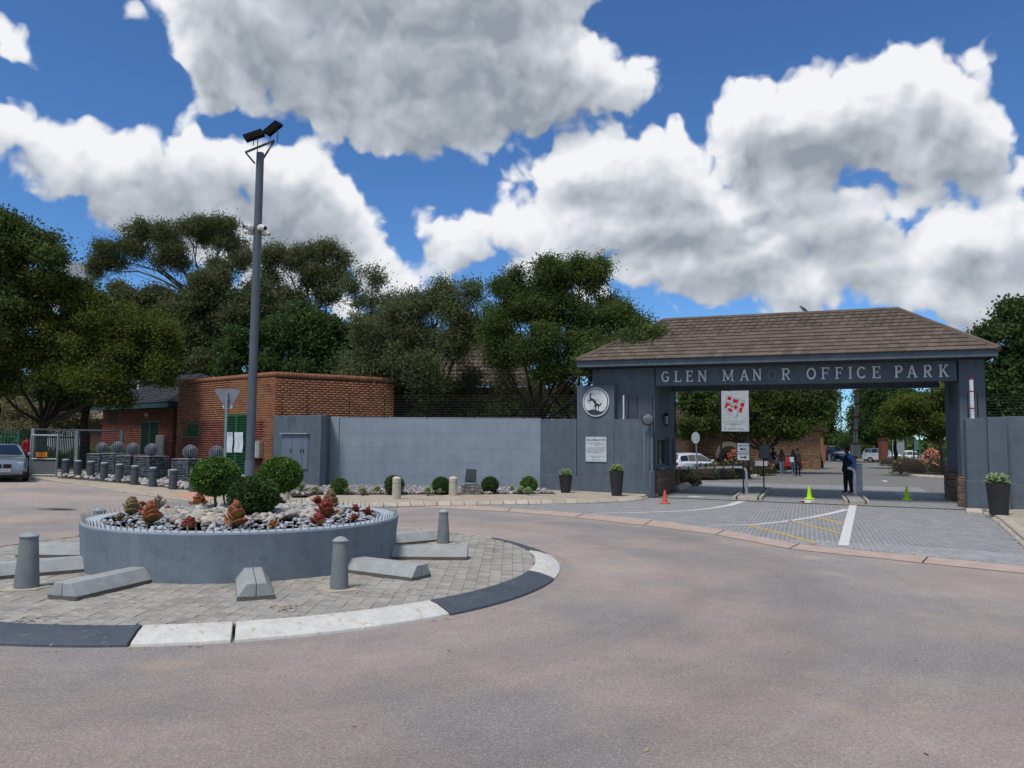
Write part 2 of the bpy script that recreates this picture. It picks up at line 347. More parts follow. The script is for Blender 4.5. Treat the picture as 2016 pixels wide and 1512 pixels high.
m_yellow = mat('faded yellow road paint', (.55, .36, .09), .8, (.42, .29, .1), 12)
m_metal = mat('galvanised metal', (.32, .34, .36), .45, (.25, .27, .29), 20, metal=.6)
m_pole = mat('dark grey pole paint', (.075, .09, .112), .45, (.065, .08, .10), 2, spec=.5)
m_black = mat('matt black', (.012, .012, .014), .5)
m_lampblack = mat('dull black lamp housing', (.008, .008, .009), .95, spec=.05)
m_plastic = mat('white camera plastic', (.6, .6, .58), .4)
m_glass = mat('dark window glass', (.02, .03, .035), .06, spec=.8)
m_brick = mat('orange face brick', (.275, .125, .066), .85, (.22, .096, .052), 2.5, bump=.5, bscale=40, rand=.15)
m_brickd = mat('red brown face brick', (.19, .062, .04), .85, (.15, .05, .034), 2.5, bump=.5, bscale=40, rand=.22)
m_mortar = mat('dark mortar', (.10, .062, .045), .95, (.08, .05, .04), 8)
m_brickt = mat('tan brickwork', (.33, .2, .115), .85, (.27, .155, .09), 2.0, bump=.5, bscale=30, rand=.2)
m_green = mat('dark green paint', (.018, .085, .06), .5, (.015, .07, .05), 8)
m_green2 = mat('mid green paint', (.035, .14, .06), .5, (.03, .11, .05), 8)
m_teal = mat('teal fascia paint', (.01, .065, .062), .5)
m_tile = mat('brown concrete roof tile', (.125, .098, .078), .85, (.10, .078, .062), 1.5, bump=.4, bscale=40, rand=.2)
m_slate = mat('dark slate tile', (.045, .049, .058), .7, (.03, .034, .04), 3, bump=.3, rand=.35, spec=.25)
m_steel = mat('stainless spike', (.55, .53, .48), .3, metal=.9)
m_stone = mat('splitface stone block', (.19, .125, .09), .9, (.14, .09, .065), 5, bump=.9, bscale=18, rand=.2)
m_rock1 = mat('cream quarry rock', (.43, .39, .34), .9, (.30, .275, .24), 8, bump=.6, bscale=30, rand=.28)
m_rock2 = mat('blue grey quarry rock', (.38, .41, .45), .85, (.28, .30, .34), 8, bump=.6, bscale=30, rand=.35)
m_rock3 = mat('mixed garden pebble', (.34, .28, .27), .9, (.2, .18, .2), 9, bump=.4, rand=.45)
m_gab = mat('stacked slate in wire basket', (.10, .115, .13), .8, (.06, .068, .08), 12, rand=.5)
m_bark = mat('dark bark', (.035, .027, .022), .95, (.02, .016, .014), 9, bump=.9, bscale=25)
m_barkp = mat('pale bark', (.14, .115, .09), .9, (.08, .065, .05), 6, bump=.5, bscale=20)
m_soil = mat('dark bed soil', (.06, .045, .035), .95, (.09, .075, .06), 6, bump=.6, bscale=20)
m_grey_letter = mat('pale grey letter face', (.62, .63, .62), .5)
m_dull = mat('faded dark letter', (.15, .16, .17), .6)
m_signw = mat('white sign board', (.52, .55, .58), .45)
m_signtext = mat('dark sign print', (.03, .035, .045), .6)
m_red = mat('red paint', (.42, .02, .02), .4)
m_white2 = mat('white gloss paint', (.66, .68, .70), .35)
# ------------------------------------------------------------------ ground, road, pavements
def clip_grid(bm, xs, ys):
    for x in xs:
        bmesh.ops.bisect_plane(bm, geom=bm.verts[:] + bm.edges[:] + bm.faces[:], plane_co=(x, 0, 0), plane_no=(1, 0, 0))
    for y in ys:
        bmesh.ops.bisect_plane(bm, geom=bm.verts[:] + bm.edges[:] + bm.faces[:], plane_co=(0, y, 0), plane_no=(0, 1, 0))
def slab(name, poly, dz, thick, mt, kind='structure', parent=None, label=None):
    """a flat sheet (thick=0) or a raised slab that follows the ground"""
    poly = [(p[0], p[1]) for p in poly]
    area = sum(poly[i][0] * poly[(i + 1) % len(poly)][1] - poly[(i + 1) % len(poly)][0] * poly[i][1] for i in range(len(poly)))
    if area < 0: poly = poly[::-1]
    bm = bmesh.new(); vs = [bm.verts.new((p[0], p[1], dz)) for p in poly]; f = bm.faces.new(vs)
    if thick:
        r = bmesh.ops.extrude_face_region(bm, geom=[f])
        for v in r['geom']:
            if isinstance(v, bmesh.types.BMVert): v.co.z += 0
        for v in vs: v.co.z = dz - thick
        bmesh.ops.recalc_face_normals(bm, faces=bm.faces)
    bmesh.ops.triangulate(bm, faces=[f for f in bm.faces if len(f.verts) > 4])
    x0 = min(p[0] for p in poly); x1 = max(p[0] for p in poly); y0 = min(p[1] for p in poly); y1 = max(p[1] for p in poly)
    if x0 < -7 and y1 > 14:
        gx = [x for x in range(-22, -6) if x0 < x < x1]; gy = [y for y in range(14, 29) if y0 < y < y1]
        clip_grid(bm, gx, gy)
        for v in bm.verts: v.co.z += gz(v.co.x, v.co.y)
    if parent:
        Mi = wm(parent).inverted()
        for v in bm.verts: v.co = Mi @ v.co
    me = bpy.data.meshes.new(name); bm.to_mesh(me); bm.free()
    me.materials.append(mt); return link(name, me, parent, wm(parent) if parent else None, kind, label)
def GP(pts, z=0): return [tuple(G(x, y, z)[:2]) for x, y in pts]
IX, IY = -4.42, 13.1                       # centre of the round island
# asphalt: pinkish aggregate, darker where tyres run, pale worn patches
def road_mat():
    m = mat('pinkish worn asphalt', (.375, .308, .274), .9, (.272, .252, .243), .3, detail=6, mixr=(.40, .58), bump=1.0, bscale=90, speck=(60, (.52, .46, .42)), grime=(.5, .58, (.41, .335, .28)), fine=((28, .22), (90, .18), (6, .06), (.22, .10), (1.1, .05)))
    nt = m.node_tree; L = nt.links.new; b = nt.nodes['Principled BSDF']; src = b.inputs['Base Color'].links[0].from_socket
    geo = nt.nodes.new('ShaderNodeNewGeometry'); vm = nt.nodes.new('ShaderNodeVectorMath'); vm.operation = 'SUBTRACT'; L(geo.outputs['Position'], vm.inputs[0]); vm.inputs[1].default_value = (IX, IY, 0)
    ln = nt.nodes.new('ShaderNodeVectorMath'); ln.operation = 'LENGTH'; L(vm.outputs[0], ln.inputs[0])
    nz = nt.nodes.new('ShaderNodeTexNoise'); nz.inputs['Scale'].default_value = .35; L(geo.outputs['Position'], nz.inputs['Vector'])
    ad = nt.nodes.new('ShaderNodeMath'); ad.operation = 'MULTIPLY_ADD'; L(nz.outputs[0], ad.inputs[0]); ad.inputs[1].default_value = 1.6; L(ln.outputs['Value'], ad.inputs[2])
    prev = src
    for r0, w, k in ((7.2, .7, .92), (9.0, .8, .90), (8.2, 2.5, .94), (12.0, 1.2, .93)):
        sb = nt.nodes.new('ShaderNodeMath'); sb.operation = 'SUBTRACT'; L(ad.outputs[0], sb.inputs[0]); sb.inputs[1].default_value = r0 + .8
        ab = nt.nodes.new('ShaderNodeMath'); ab.operation = 'ABSOLUTE'; L(sb.outputs[0], ab.inputs[0])
        rr = nt.nodes.new('ShaderNodeMapRange'); rr.interpolation_type = 'SMOOTHSTEP'; L(ab.outputs[0], rr.inputs[0]); rr.inputs[1].default_value = 0; rr.inputs[2].default_value = w; rr.inputs[3].default_value = 1; rr.inputs[4].default_value = 0
        mx = nt.nodes.new('ShaderNodeMix'); mx.data_type = 'RGBA'; mx.blend_type = 'MULTIPLY'; L(rr.outputs[0], mx.inputs[0]); L(prev, mx.inputs[6]); mx.inputs[7].default_value = (k, k, k * 1.01, 1); prev = mx.outputs[2]
    # faint radial scuffs of tyres going round
    at = nt.nodes.new('ShaderNodeVectorMath'); at.operation = 'MULTIPLY'; L(vm.outputs[0], at.inputs[0]); at.inputs[1].default_value = (.25, .25, 0)
    wv = nt.nodes.new('ShaderNodeTexNoise'); wv.inputs['Scale'].default_value = 1.0; wv.inputs['Detail'].default_value = 8
    cx = nt.nodes.new('ShaderNodeCombineXYZ'); m5 = nt.nodes.new('ShaderNodeMath'); m5.operation = 'MULTIPLY'; L(ln.outputs['Value'], m5.inputs[0]); m5.inputs[1].default_value = 4.0
    L(m5.outputs[0], cx.inputs[0]); an = nt.nodes.new('ShaderNodeSeparateXYZ'); L(vm.outputs[0], an.inputs[0]); a2 = nt.nodes.new('ShaderNodeMath'); a2.operation = 'ARCTAN2'; L(an.outputs[0], a2.inputs[0]); L(an.outputs[1], a2.inputs[1]); L(a2.outputs[0], cx.inputs[1]); L(cx.outputs[0], wv.inputs['Vector'])
    r3 = nt.nodes.new('ShaderNodeMapRange'); L(wv.outputs[0], r3.inputs[0]); r3.inputs[1].default_value = .35; r3.inputs[2].default_value = .65; r3.inputs[3].default_value = .965; r3.inputs[4].default_value = 1.03
    cc = nt.nodes.new('ShaderNodeCombineXYZ'); [L(r3.outputs[0], cc.inputs[i]) for i in range(3)]
    mx = nt.nodes.new('ShaderNodeMix'); mx.data_type = 'RGBA'; mx.blend_type = 'MULTIPLY'; mx.inputs[0].default_value = 1; L(prev, mx.inputs[6]); L(cc.outputs[0], mx.inputs[7]); L(mx.outputs[2], b.inputs['Base Color'])
    return m
m_road = road_mat()
m_grass = mat('dry lawn', (.07, .10, .03), .95, (.11, .10, .05), .8, bump=.8, bscale=40)
slab('ground', [(-700, -300), (700, -300), (700, 1200), (-700, 1200)], -.06, 0, m_grass)
slab('road', [(-90, -40), (60, -40), (60, 24), (32, 24), (12, 30), (0, 34), (-30, 41), (-90, 48)], 0, 0, m_road)
# --- round island
isl = slab('traffic_island', [(IX + 4.9 * cos(a * pi / 48), IY + 4.9 * sin(a * pi / 48)) for a in range(96)], .088, .088, m_joint)
WM[isl.name] = Matrix.Identity(4)
def arc_block(r0, r1, a0, a1, prof, cx=IX, cy=IY, n=None):
    """prof: list of (t, z) across from r0 to r1"""
    mb = MB(); n = n or max(2, int(abs(a1 - a0) / 3)); rows = []
    for i in range(n + 1):
        a = R(a0 + (a1 - a0) * i / n); rows.append([(cx + (r0 + (r1 - r0) * t) * cos(a), cy + (r0 + (r1 - r0) * t) * sin(a), z) for t, z in prof])
    m = len(prof); vs = [v for r in rows for v in r]; fs = []
    for i in range(n):
        for j in range(m - 1): fs.append((i * m + j, i * m + j + 1, (i + 1) * m + j + 1, (i + 1) * m + j))
    fs.append(tuple(range(m - 1, -1, -1))); fs.append(tuple(range(n * m, n * m + m)))
    return mb.add(vs, fs)
kp = [(0, 0), (0, .125), (.08, .13), (.45, .105), (.9, .045), (.985, .03), (1, 0)]
segs = [(-104.5, -83.6, 'd'), (-83.3, -72.8, 'w'), (-72.4, -45.2, 'w'), (-44.9, -14.2, 'd'), (-13.9, 11.2, 'w'), (11.5, 34, 'd'), (34.3, 60, 'c'), (60.4, 90, 'c'), (90.4, 120, 'w'), (120.4, 150, 'd'), (150.4, 178, 'c'), (178.3, 205, 'w'), (205.3, 230, 'd'), (230.3, 255.2, 'd')]
for a0, a1, k in segs:
    arc_block(4.84, 5.25, a0, a1, kp).build('kerb_stone', {'d': m_kerbd, 'w': m_kerbw, 'c': m_pink}[k], isl, label={'d': 'dark blue grey painted kerb', 'w': 'flaking white painted kerb', 'c': 'bare pinkish kerb'}[k], bevel=.008)
# zigzag pavers
def zig_paver():
    l, w, a, t = .168, .128, .030, .05; g = .0045; xs = [g * .3, l / 3, 2 * l / 3, l - g * .3]
    lo = [(xs[0], g), (xs[1], g + a), (xs[2], g - a), (xs[3], g)]; hi = [(x, y + w - 2 * g) for x, y in lo]
    out = lo + hi[::-1]; cx, cy = l / 2, w / 2; out = [(x - cx, y - cy) for x, y in out]; n = len(out)
    mb = MB(); top = [(x * .985, y * .93, 0) for x, y in out]; mid = [(x, y, -.006) for x, y in out]; bot = [(x, y, -t) for x, y in out]
    fs = [(0, 1, 6, 7), (1, 2, 5, 6), (2, 3, 4, 5)] + [(8 + i, 8 + (i + 1) % n, (i + 1) % n, i) for i in range(n)] + [(16 + i, 16 + (i + 1) % n, 8 + (i + 1) % n, 8 + i) for i in range(n)]
    return mb.add(top + mid + bot, fs)
zp = zig_paver(); zme = zp.mesh('piece_zigzag_paver', m_paver)
pos = []
for j in range(-40, 41):
    for i in range(-31, 32):
        x = i * .168; y = j * .128
        rr = math.hypot(x, y)
        if 2.42 < rr < 4.88: pos.append((IX + x, IY + y, .112 + rnd.uniform(-.004, .004), rnd.uniform(-.02, .02), rnd.uniform(-.02, .02)))
pos.sort(key=lambda p: math.hypot(p[0], p[1]))
for p in pos[:300]: link('paver', zme, isl, Matrix.Translation(p[:3]) @ Matrix.Rotation(p[3], 4, 'X') @ Matrix.Rotation(p[4], 4, 'Y'))
V0 = np.array(zp.v); allV = []; nf = []
jv = MB()
for p in pos[300:]:
    T = Matrix.Translation(p[:3]) @ Matrix.Rotation(p[3], 4, 'X') @ Matrix.Rotation(p[4], 4, 'Y'); jv.add([T @ Vector(v) for v in zp.v], zp.f)
jv.build('paving', m_paver, isl, kind='stuff', angle=None)
# --- pavement behind the road
kl = [(0, 934), (50, 941), (103, 947.8), (160, 956), (258, 973), (335, 983), (420, 992), (560, 1000), (700, 1001), (782, 999), (860, 997), (1000, 995), (1120, 993), (1190, 991), (1245, 988), (1268, 985), (1277, 981)]
KL = GP(kl)
backp = [(5.25, 29.6), (4.4, 30.4), (1.2, 32.2), (-7.7, 33.2), (-11, 35.2), (-18, 41.5), (-32, 50)]
left_edge = KL[:8]
slab('pavement', [(-60, 45)] + left_edge + [(KL[7][0], 33.2), (-11, 36), (-18, 41.8), (-60, 60)], .035, .035, m_pave)
slab('pavement', [(KL[7][0] + .002, KL[7][1])] + [(x, y + .19) for x, y in KL[8:]] + [(5.6, 29.5), (4.4, 30.6), (1.2, 32.4), (-7.7, 33.6), (KL[7][0] + .002, 33.6)], .13, .13, m_pave)
# kerb stones along the raised part
kerb = tag(link('kerb', MB().prism([(KL[8][0], KL[8][1] + .12), (KL[9][0], KL[9][1] + .12), (KL[9][0], KL[9][1] + .16), (KL[8][0], KL[8][1] + .16)], .0, .12).mesh('kerb', m_kerbc)), kind='structure')
def kerb_run(line, parent, length, w=.30, h=.15, top=.13, mt=None, flip=1, z0=0):
    pts = [Vector((p[0], p[1], 0)) for p in line]; seg = [(pts[i + 1] - pts[i]).length for i in range(len(pts) - 1)]; tot = sum(seg)
    def at(s):
        for i, l in enumerate(seg):
            if s <= l or i == len(seg) - 1: return pts[i] + (pts[i + 1] - pts[i]) * (s / l)
            s -= l
    n = max(1, int(tot / length))
    for k in range(n):
        a = at(tot * k / n + .011); b = at(tot * (k + 1) / n - .011); t = (b - a).normalized(); nn = Vector((-t.y, t.x, 0)) * flip
        prof = [(0, 0), (0.0, h * .25), (w * .42, h * .98), (w * .55, h), (w, h), (w, 0)]
        vs = []
        jz = rnd.uniform(-.004, .004)
        for q in (a, b): vs += [(q.x + nn.x * x, q.y + nn.y * x, z0 + gz(q.x, q.y) + z + jz) for x, z in prof]
        m = 6; fs = [(i, (i + 1) % m, (i + 1) % m + m, i + m) for i in range(m)] + [tuple(range(m - 1, -1, -1)), tuple(range(m, 2 * m))]
        if flip < 0: fs = [f[::-1] for f in fs]
        MB().add(vs, fs).build('kerb_stone', mt or m_kerbc, parent, bevel=.012)
kerb_run(KL[7:], kerb, .42)
kerb_run(KL[1:7], kerb, 1.0, w=.14, h=.045)
slab('path', GP([(335, 979), (372, 970), (425, 975), (412, 990)]), .042, .004, m_peach)
# pink edge beam between road and drive
up = [(833, 997), (894, 993), (1006, 1001.5), (1100, 1008), (1150, 1012), (1286, 1024), (1427, 1044.5), (1573, 1072), (1827, 1097), (2016, 1115), (2300, 1138)]
lo = [(836, 999), (1000, 1007.6), (1120, 1017.7), (1268, 1034.5), (1409, 1053), (1554.5, 1081), (1818, 1109), (2016, 1129.5), (2300, 1155)]
UPW, LOW = GP(up), GP(lo)
slab('edge_strip', UPW + LOW[::-1], .012, .012, m_pink)
# joints in the strip
for (a, b) in (((1150, 1012), (1133, 1019)), ((1286, 1024), (1268, 1034.5)), ((1427, 1044.5), (1409, 1053)), ((1573, 1072), (1554, 1081)), ((1827, 1097), (1816, 1109)), ((1006, 1001.5), (1000, 1007.6))):
    p, q = G(*a), G(*b); t = (q - p).normalized(); nn = Vector((-t.y, t.x, 0)) * .012; slab('expansion_joint', [p + nn, q + nn, q - nn, p - nn], .0165, 0, m_black)
m_gapd = mat('grit in the road edge', (.05, .04, .035), .95)
for i in range(len(LOW) - 1):
    p, q = Vector((*LOW[i], 0)), Vector((*LOW[i + 1], 0)); t = (q - p).normalized(); nn = Vector((t.y, -t.x, 0)) * .02; slab('road_edge_gap', [p, q, q + nn, p + nn], .003, 0, m_gapd)
# --- gate frame of reference: s along the gate, b back into the park
TH = R(21); GA = Vector((5.5, 29.6, 0)); GU = Vector((cos(TH), -sin(TH), 0)); GB = Vector((sin(TH), cos(TH), 0)); GZ = -TH
def L_(s, b, z=0): p = GA + GU * s + GB * b; return Vector((p.x, p.y, z))
def SP(px, py, b=0):                                  # (s, z) where a pixel's ray meets the upright plane b
    q = GA + GB * b; d = ray(px, py); k = (q - CAM).dot(GB) / d.dot(GB); p = CAM + d * k; return (p - q).dot(GU), p.z
def sb(p): q = Vector((p[0], p[1], 0)) - GA; return q.dot(GU), q.dot(GB)
drive_poly = [(894, 994)] + [(1006, 1001)] + up[3:]
dp = [(KL[10][0], KL[10][1] - .02)] + [tuple(x) for x in UPW[1:]] 
drive_out = [UPW[1]] + UPW[2:] + [tuple(x) for x in GP([(2300, 1150), (2100, 1130), (2016, 1080), (1965, 1031), (1935, 1011)])] + [tuple(L_(9.9, -2.3)[:2]), tuple(L_(10.6, 4)[:2]), tuple(L_(14, 6)[:2]), tuple(L_(17, 18)[:2]), tuple(L_(17, 40)[:2]), tuple(L_(20, 90)[:2]), tuple(L_(5, 90)[:2]), tuple(L_(2.5, 40)[:2]), tuple(L_(-9, 22)[:2]), tuple(L_(-9, 10)[:2]), tuple(L_(0.3, 4.8)[:2]), tuple(L_(-.1, -.7)[:2])] + KL[::-1][1:6]
slab('driveway', drive_out, .006, .006, m_dbase)
drv = bpy.data.objects['driveway']; WM[drv.name] = Matrix.Identity(4)
def inside(p, poly):
    c = False; n = len(poly); j = n - 1
    for i in range(n):
        if (poly[i][1] > p[1]) != (poly[j][1] > p[1]) and p[0] < (poly[j][0] - poly[i][0]) * (p[1] - poly[i][1]) / (poly[j][1] - poly[i][1]) + poly[i][0]: c = not c
        j = i
    return c
m_ = []
near_poly = [UPW[1]] + UPW[2:] + [tuple(x) for x in GP([(2300, 1150), (2100, 1130), (2016, 1080), (1965, 1031), (1935, 1011)])] + [tuple(L_(9.9, -2.4)[:2]), tuple(L_(10.4, 0)[:2]), tuple(L_(10.4, 12)[:2]), tuple(L_(0.3, 12)[:2]), tuple(L_(0.3, 0)[:2]), tuple(L_(-.1, -.7)[:2])] + KL[::-1][1:6]
for j in range(-110, 190):
    for i in range(-80, 80):
        s_, b_ = j * .205 * .5, i * .205 + (.1025 if j % 2 else 0)      # courses run into the park
        p = L_(s_, b_)
        if not (-9 < s_ < 19 and -16 < b_ < 12): continue
        if inside((p.x, p.y), near_poly): m_.append(TRS((p.x, p.y, .002 + rnd.uniform(0, .003)), GZ + rnd.uniform(-.01, .01), (.098, .200, .026)))
box_pieces(drv, 'paver', m_, m_dpave, 300, 'paving')
# markings
def stripe(pix, w, name, mt, dz=.022):
    pts = [G(*p) for p in pix]
    L1, L2 = [], []
    for i, p in enumerate(pts):
        t = (pts[min(i + 1, len(pts) - 1)] - pts[max(i - 1, 0)]); t.z = 0; t.normalize(); n = Vector((-t.y, t.x, 0)); ww = w[i] if isinstance(w, (list, tuple)) else w
        L1.append(p + n * ww / 2); L2.append(p - n * ww / 2)
    return slab(name, L1 + L2[::-1], dz, 0, mt)
stripe([(1168, 1012), (1260, 1010.5), (1354, 1007), (1400, 1002), (1436, 996), (1461, 988)], [.1, .12, .14, .17, .24, .28], 'lane_line', m_white)
stripe([(1395, 1036), (1486, 1034.5), (1545, 1028), (1600, 1019.5), (1640, 1011), (1668, 1004)], [.08, .13, .14, .16, .2, .24], 'lane_line', m_white)
slab('lane_line', GP([(1672, 995.5), (1687, 995.5), (1671, 1077), (1650, 1076)]), .026, 0, m_white)
stripe([(1473, 1036), (1540, 1052), (1604.5, 1071)], .13, 'yellow_line', m_yellow); stripe([(1554.5, 1026), (1606, 1039), (1654, 1051.5)], .13, 'yellow_line', m_yellow); stripe([(1611, 1019.5), (1660, 1033.5)], .13, 'yellow_line', m_yellow)
def arrow(s, b, rz, name='arrow_marking', sc=1.0):
    pts = [(-.13, -1.0), (.13, -1.0), (.13, .1), (.42, .1), (0, 1.0), (-.42, .1), (-.13, .1)]
    c = L_(s, b); slab(name, [(c.x + sc * (x * cos(rz) - y * sin(rz)), c.y + sc * (x * sin(rz) + y * cos(rz))) for x, y in pts], .024, 0, m_white)
for px, py, a in ((1590, 988, GZ), (1356, 979, GZ - 1.0), (1781, 974, GZ + pi + .25), (1743, 948, GZ + pi)):
    s_, b_ = sb(G(px, py)); arrow(s_, b_, a, sc=.8)
# steel rail of the sliding gate across the drive
tr = thing('gate_track', 'rusty steel sliding gate rail set in the paving right across the driveway', 'gate rail', L_(5, -1.0))
MB().box(L_(4.9, -.95, .02), (10.6, .05, .03), GZ - R(4.5)).build('rail', mat('rusty rail', (.07, .055, .045), .7, (.12, .07, .05), 9), tr)
MB().box(L_(4.9, -1.03, .018), (10.6, .05, .012), GZ - R(4.5)).build('channel', m_gapd, tr)
# islands in the drive
def drive_island(s0, s1, b0, b1, mt=m_kerbc):
    o = slab('kerb_island', [L_(s0 + .09, b0 + .09), L_(s1 - .09, b0 + .09), L_(s1 - .09, b1 - .09), L_(s0 + .09, b1 - .09)], .13, .13, m_dbase); WM[o.name] = Matrix.Identity(4)
    for (a, b, n) in (((s0, b0), (s0, b1), 1), ((s1, b0), (s1, b1), 1), ((s0 + .11, b0), (s1 - .11, b0), 0), ((s0 + .11, b1), (s1 - .11, b1), 0)):
        ln = math.hypot(b[0] - a[0], b[1] - a[1]); k = max(1, int(ln / .8))
        for i in range(k):
            cs, cb = a[0] + (b[0] - a[0]) * (i + .5) / k, a[1] + (b[1] - a[1]) * (i + .5) / k
            MB().box(L_(cs, cb, .072), ((.1, ln / k - .012, .15) if n else (ln / k - .012, .1, .15)), GZ).build('kerb_stone', mt, o, bevel=.015)
    m2 = []
    for i in range(int((s1 - s0 - .2) / .11)):
        for j in range(int((b1 - b0 - .2) / .22)):
            m2.append(TRS(L_(s0 + .15 + i * .11, b0 + .2 + j * .22, .132), GZ, (.1, .205, .02)))
    box_pieces(o, 'paver', m2, m_dpave, 60, 'paving')
    return o
drive_island(2.95, 3.85, -.35, 6.4); drive_island(6.68, 7.38, -.45, 2.3)
# yellow and dark speed humps, further in
for y_, rowx in ((925, [(1579, 1604), (1630, 1655), (1697, 1706), (1734, 1759)]), (906.5, [(1626, 1641), (1658, 1667), (1693, 1709), (1727, 1735)])):
    for a, b in rowx: p, q = G(a, y_), G(b, y_ + .5); n = Vector((0, .22 if y_ > 910 else .4, 0)); slab('speed_hump_mark', [p, q, q + n, p + n], .035, .03, m_yellow)
# soil and gravel beds
slab('gravel_bed', GP([(112, 943), (290, 958), (430, 972), (480, 976)]) + [(-7.9, 32.6), (-11.0, 34.8), (-17.6, 40.8), (-21, 42)], .06, .05, m_soil)
BEDF = GP([(575, 974), (640, 973), (750, 973), (900, 972.5), (1000, 972), (1095, 971.5)], .15)
slab('gravel_bed', BEDF + [(1.2, 31.9), (-7.7, 32.6), (-9.2, 31.5)], .15, .05, m_soil)
slab('pavement', [L_(10.0, -2.3)] + [Vector((p[0] + .17, p[1] + .16, 0)) for p in GP([(1935, 1012), (1965, 1032), (2016, 1080), (2100, 1130)])] + [(34, 14), (34, 22)], .13, .13, m_pave)
kerb_run([tuple(L_(9.95, -2.5)[:2])] + GP([(1935, 1012), (1965, 1032), (2016, 1080), (2100, 1130)]), kerb, .45, w=.34, h=.14, flip=1)
# planted beds inside the park
slab('plant_bed', GP([(1362, 943), (1395, 943), (1460, 943), (1497, 938), (1500, 926), (1545, 922), (1420, 910), (1345, 925)]), .13, .13, m_soil)
kerb_run(GP([(1362, 943), (1395, 943.5), (1460, 943.5), (1497, 939)]), kerb, 1.0, h=.17)
slab('plant_bed', GP([(1337, 965), (1357, 958), (1372, 950), (1370, 944), (1345, 942), (1337, 945)]), .13, .13, m_soil)
kerb_run(GP([(1340, 966), (1360, 959), (1374, 951), (1374, 945)]), kerb, .7, h=.2)
slab('plant_bed', GP([(1775, 934), (1800, 938), (1865, 942), (1900, 944), (1960, 930), (1900, 905), (1760, 905), (1760, 925)]), .13, .13, m_soil)
kerb_run(GP([(1770, 930), (1778, 936), (1800, 939), (1865, 942.5), (1900, 944.5)]), kerb, 1.0, h=.17)
# ------------------------------------------------------------------ round planter
pl = thing('round_planter', 'large round blue grey plastered planter with anti-climb spikes and rocks on the traffic island', 'planter', (IX, IY, .1))
MB().lathe([(2.455, .1), (2.462, .3), (2.475, .55), (2.5, .775), (2.488, .79), (2.2, .79), (2.2, .5)], (IX, IY, 0), 96).build('planter_wall', m_planter, pl, angle=30)
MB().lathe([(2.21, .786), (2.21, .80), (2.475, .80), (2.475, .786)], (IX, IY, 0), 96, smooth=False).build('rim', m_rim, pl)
MB().lathe([(.01, .80), (1.0, .78), (1.8, .75), (2.2, .73), (2.2, .6)], (IX, IY, 0), 48).build('soil', m_bedgrey, pl)
spk = MB(); spk.tube([(0, 0, 0), (.004, 0, .03), (.014, 0, .070), (.03, 0, .115)], [.012, .011, .008, .001], 5, smooth=False)
spm = spk.mesh('piece_spike', m_steel)
for i in range(132):
    a = 2 * pi * i / 132
    link('spike', spm, pl, Matrix.Translation((IX + 2.452 * cos(a), IY + 2.452 * sin(a), .80)) @ Matrix.Rotation(a + rnd.uniform(-.25, .25) + (pi if i % 3 == 0 else 0) * 0, 4, 'Z') @ Matrix.Rotation(rnd.uniform(-.12, .12), 4, 'Y') @ Matrix.Diagonal((1, 1, rnd.uniform(.8, 1.1), 1)))
def rock_mesh(mt, k):
    bm = bmesh.new(); bmesh.ops.create_icosphere(bm, subdivisions=1, radius=.5)
    r = random.Random(k)
    for v in bm.verts:
        v.co *= r.uniform(.72, 1.15); v.co.z *= .72
    # split one plane for an angular break
    n = Vector((r.uniform(-1, 1), r.uniform(-1, 1), r.uniform(.2, 1))).normalized()
    for v in bm.verts:
        d = v.co.dot(n) - .26
        if d > 0: v.co -= n * d
    me = bpy.data.meshes.new('piece_rock'); bm.to_mesh(me); bm.free(); me.materials.append(mt); return me
RK = {m: [rock_mesh(m, i * 7 + 3) for i in range(6)] for m in (m_rock1, m_rock2, m_rock3)}
def RM(p, s, fl=1): return Matrix.Translation(p) @ Matrix.Rotation(rnd.uniform(0, 6.28), 4, 'Z') @ Matrix.Rotation(rnd.uniform(-.7, .7), 4, 'X') @ Matrix.Rotation(rnd.uniform(-.5, .5), 4, 'Y') @ Matrix.Diagonal((s * rnd.uniform(.8, 1.4), s * rnd.uniform(.7, 1.1), s * rnd.uniform(.55, .95) * fl, 1))
def rocks(parent, name, items, limit, rest, top_kind=None):
    """items: (matrix, material)"""
    items.sort(key=lambda t: (t[0].translation - CAM).length)
    for M, m in items[:limit]: link(name, rnd.choice(RK[m]), parent, M)
    by = {}
    for M, m in items[limit:]: by.setdefault(m.name, []).append(M)
    for k, Ms in by.items():
        me = RK[MATS[k]][0]; Vv = []; Ff = []; pi_ = wm(parent).inverted()
        base = [np.array([v.co[:] for v in q.vertices]) for q in RK[MATS[k]]]; fb = np.array([p.vertices[:] for p in me.polygons])
        for i, M in enumerate(Ms):
            A = np.array(pi_ @ M); b = base[i % 6]; Vv.append(b @ A[:3, :3].T + A[:3, 3]); Ff.append(fb + i * len(b))
        link(rest, fastmesh(rest, np.concatenate(Vv), np.concatenate(Ff), MATS[k]), parent, wm(parent) if parent else None, kind='stuff')
it = []
for _ in range(2700):
    a = rnd.uniform(0, 2 * pi); r = 2.19 * math.sqrt(rnd.random()); x, y = IX + r * cos(a), IY + r * sin(a)
    inner = math.hypot(x - IX + .1, (y - IY) * 1.0) < 1.45 + .25 * sin(3 * a)
    s = rnd.uniform(.10, .24) if inner and rnd.random() < .55 else rnd.uniform(.06, .13)
    it.append((RM((x, y, .80 - .07 * max(0, (r - .6) / 1.6) + rnd.uniform(-.01, .05) + (.05 if inner else 0)), s), m_rock1 if inner and rnd.random() < .78 else (m_rock2 if rnd.random() < .85 else m_rock1)))
rocks(pl, 'stone', it, 300, 'stone_fill')
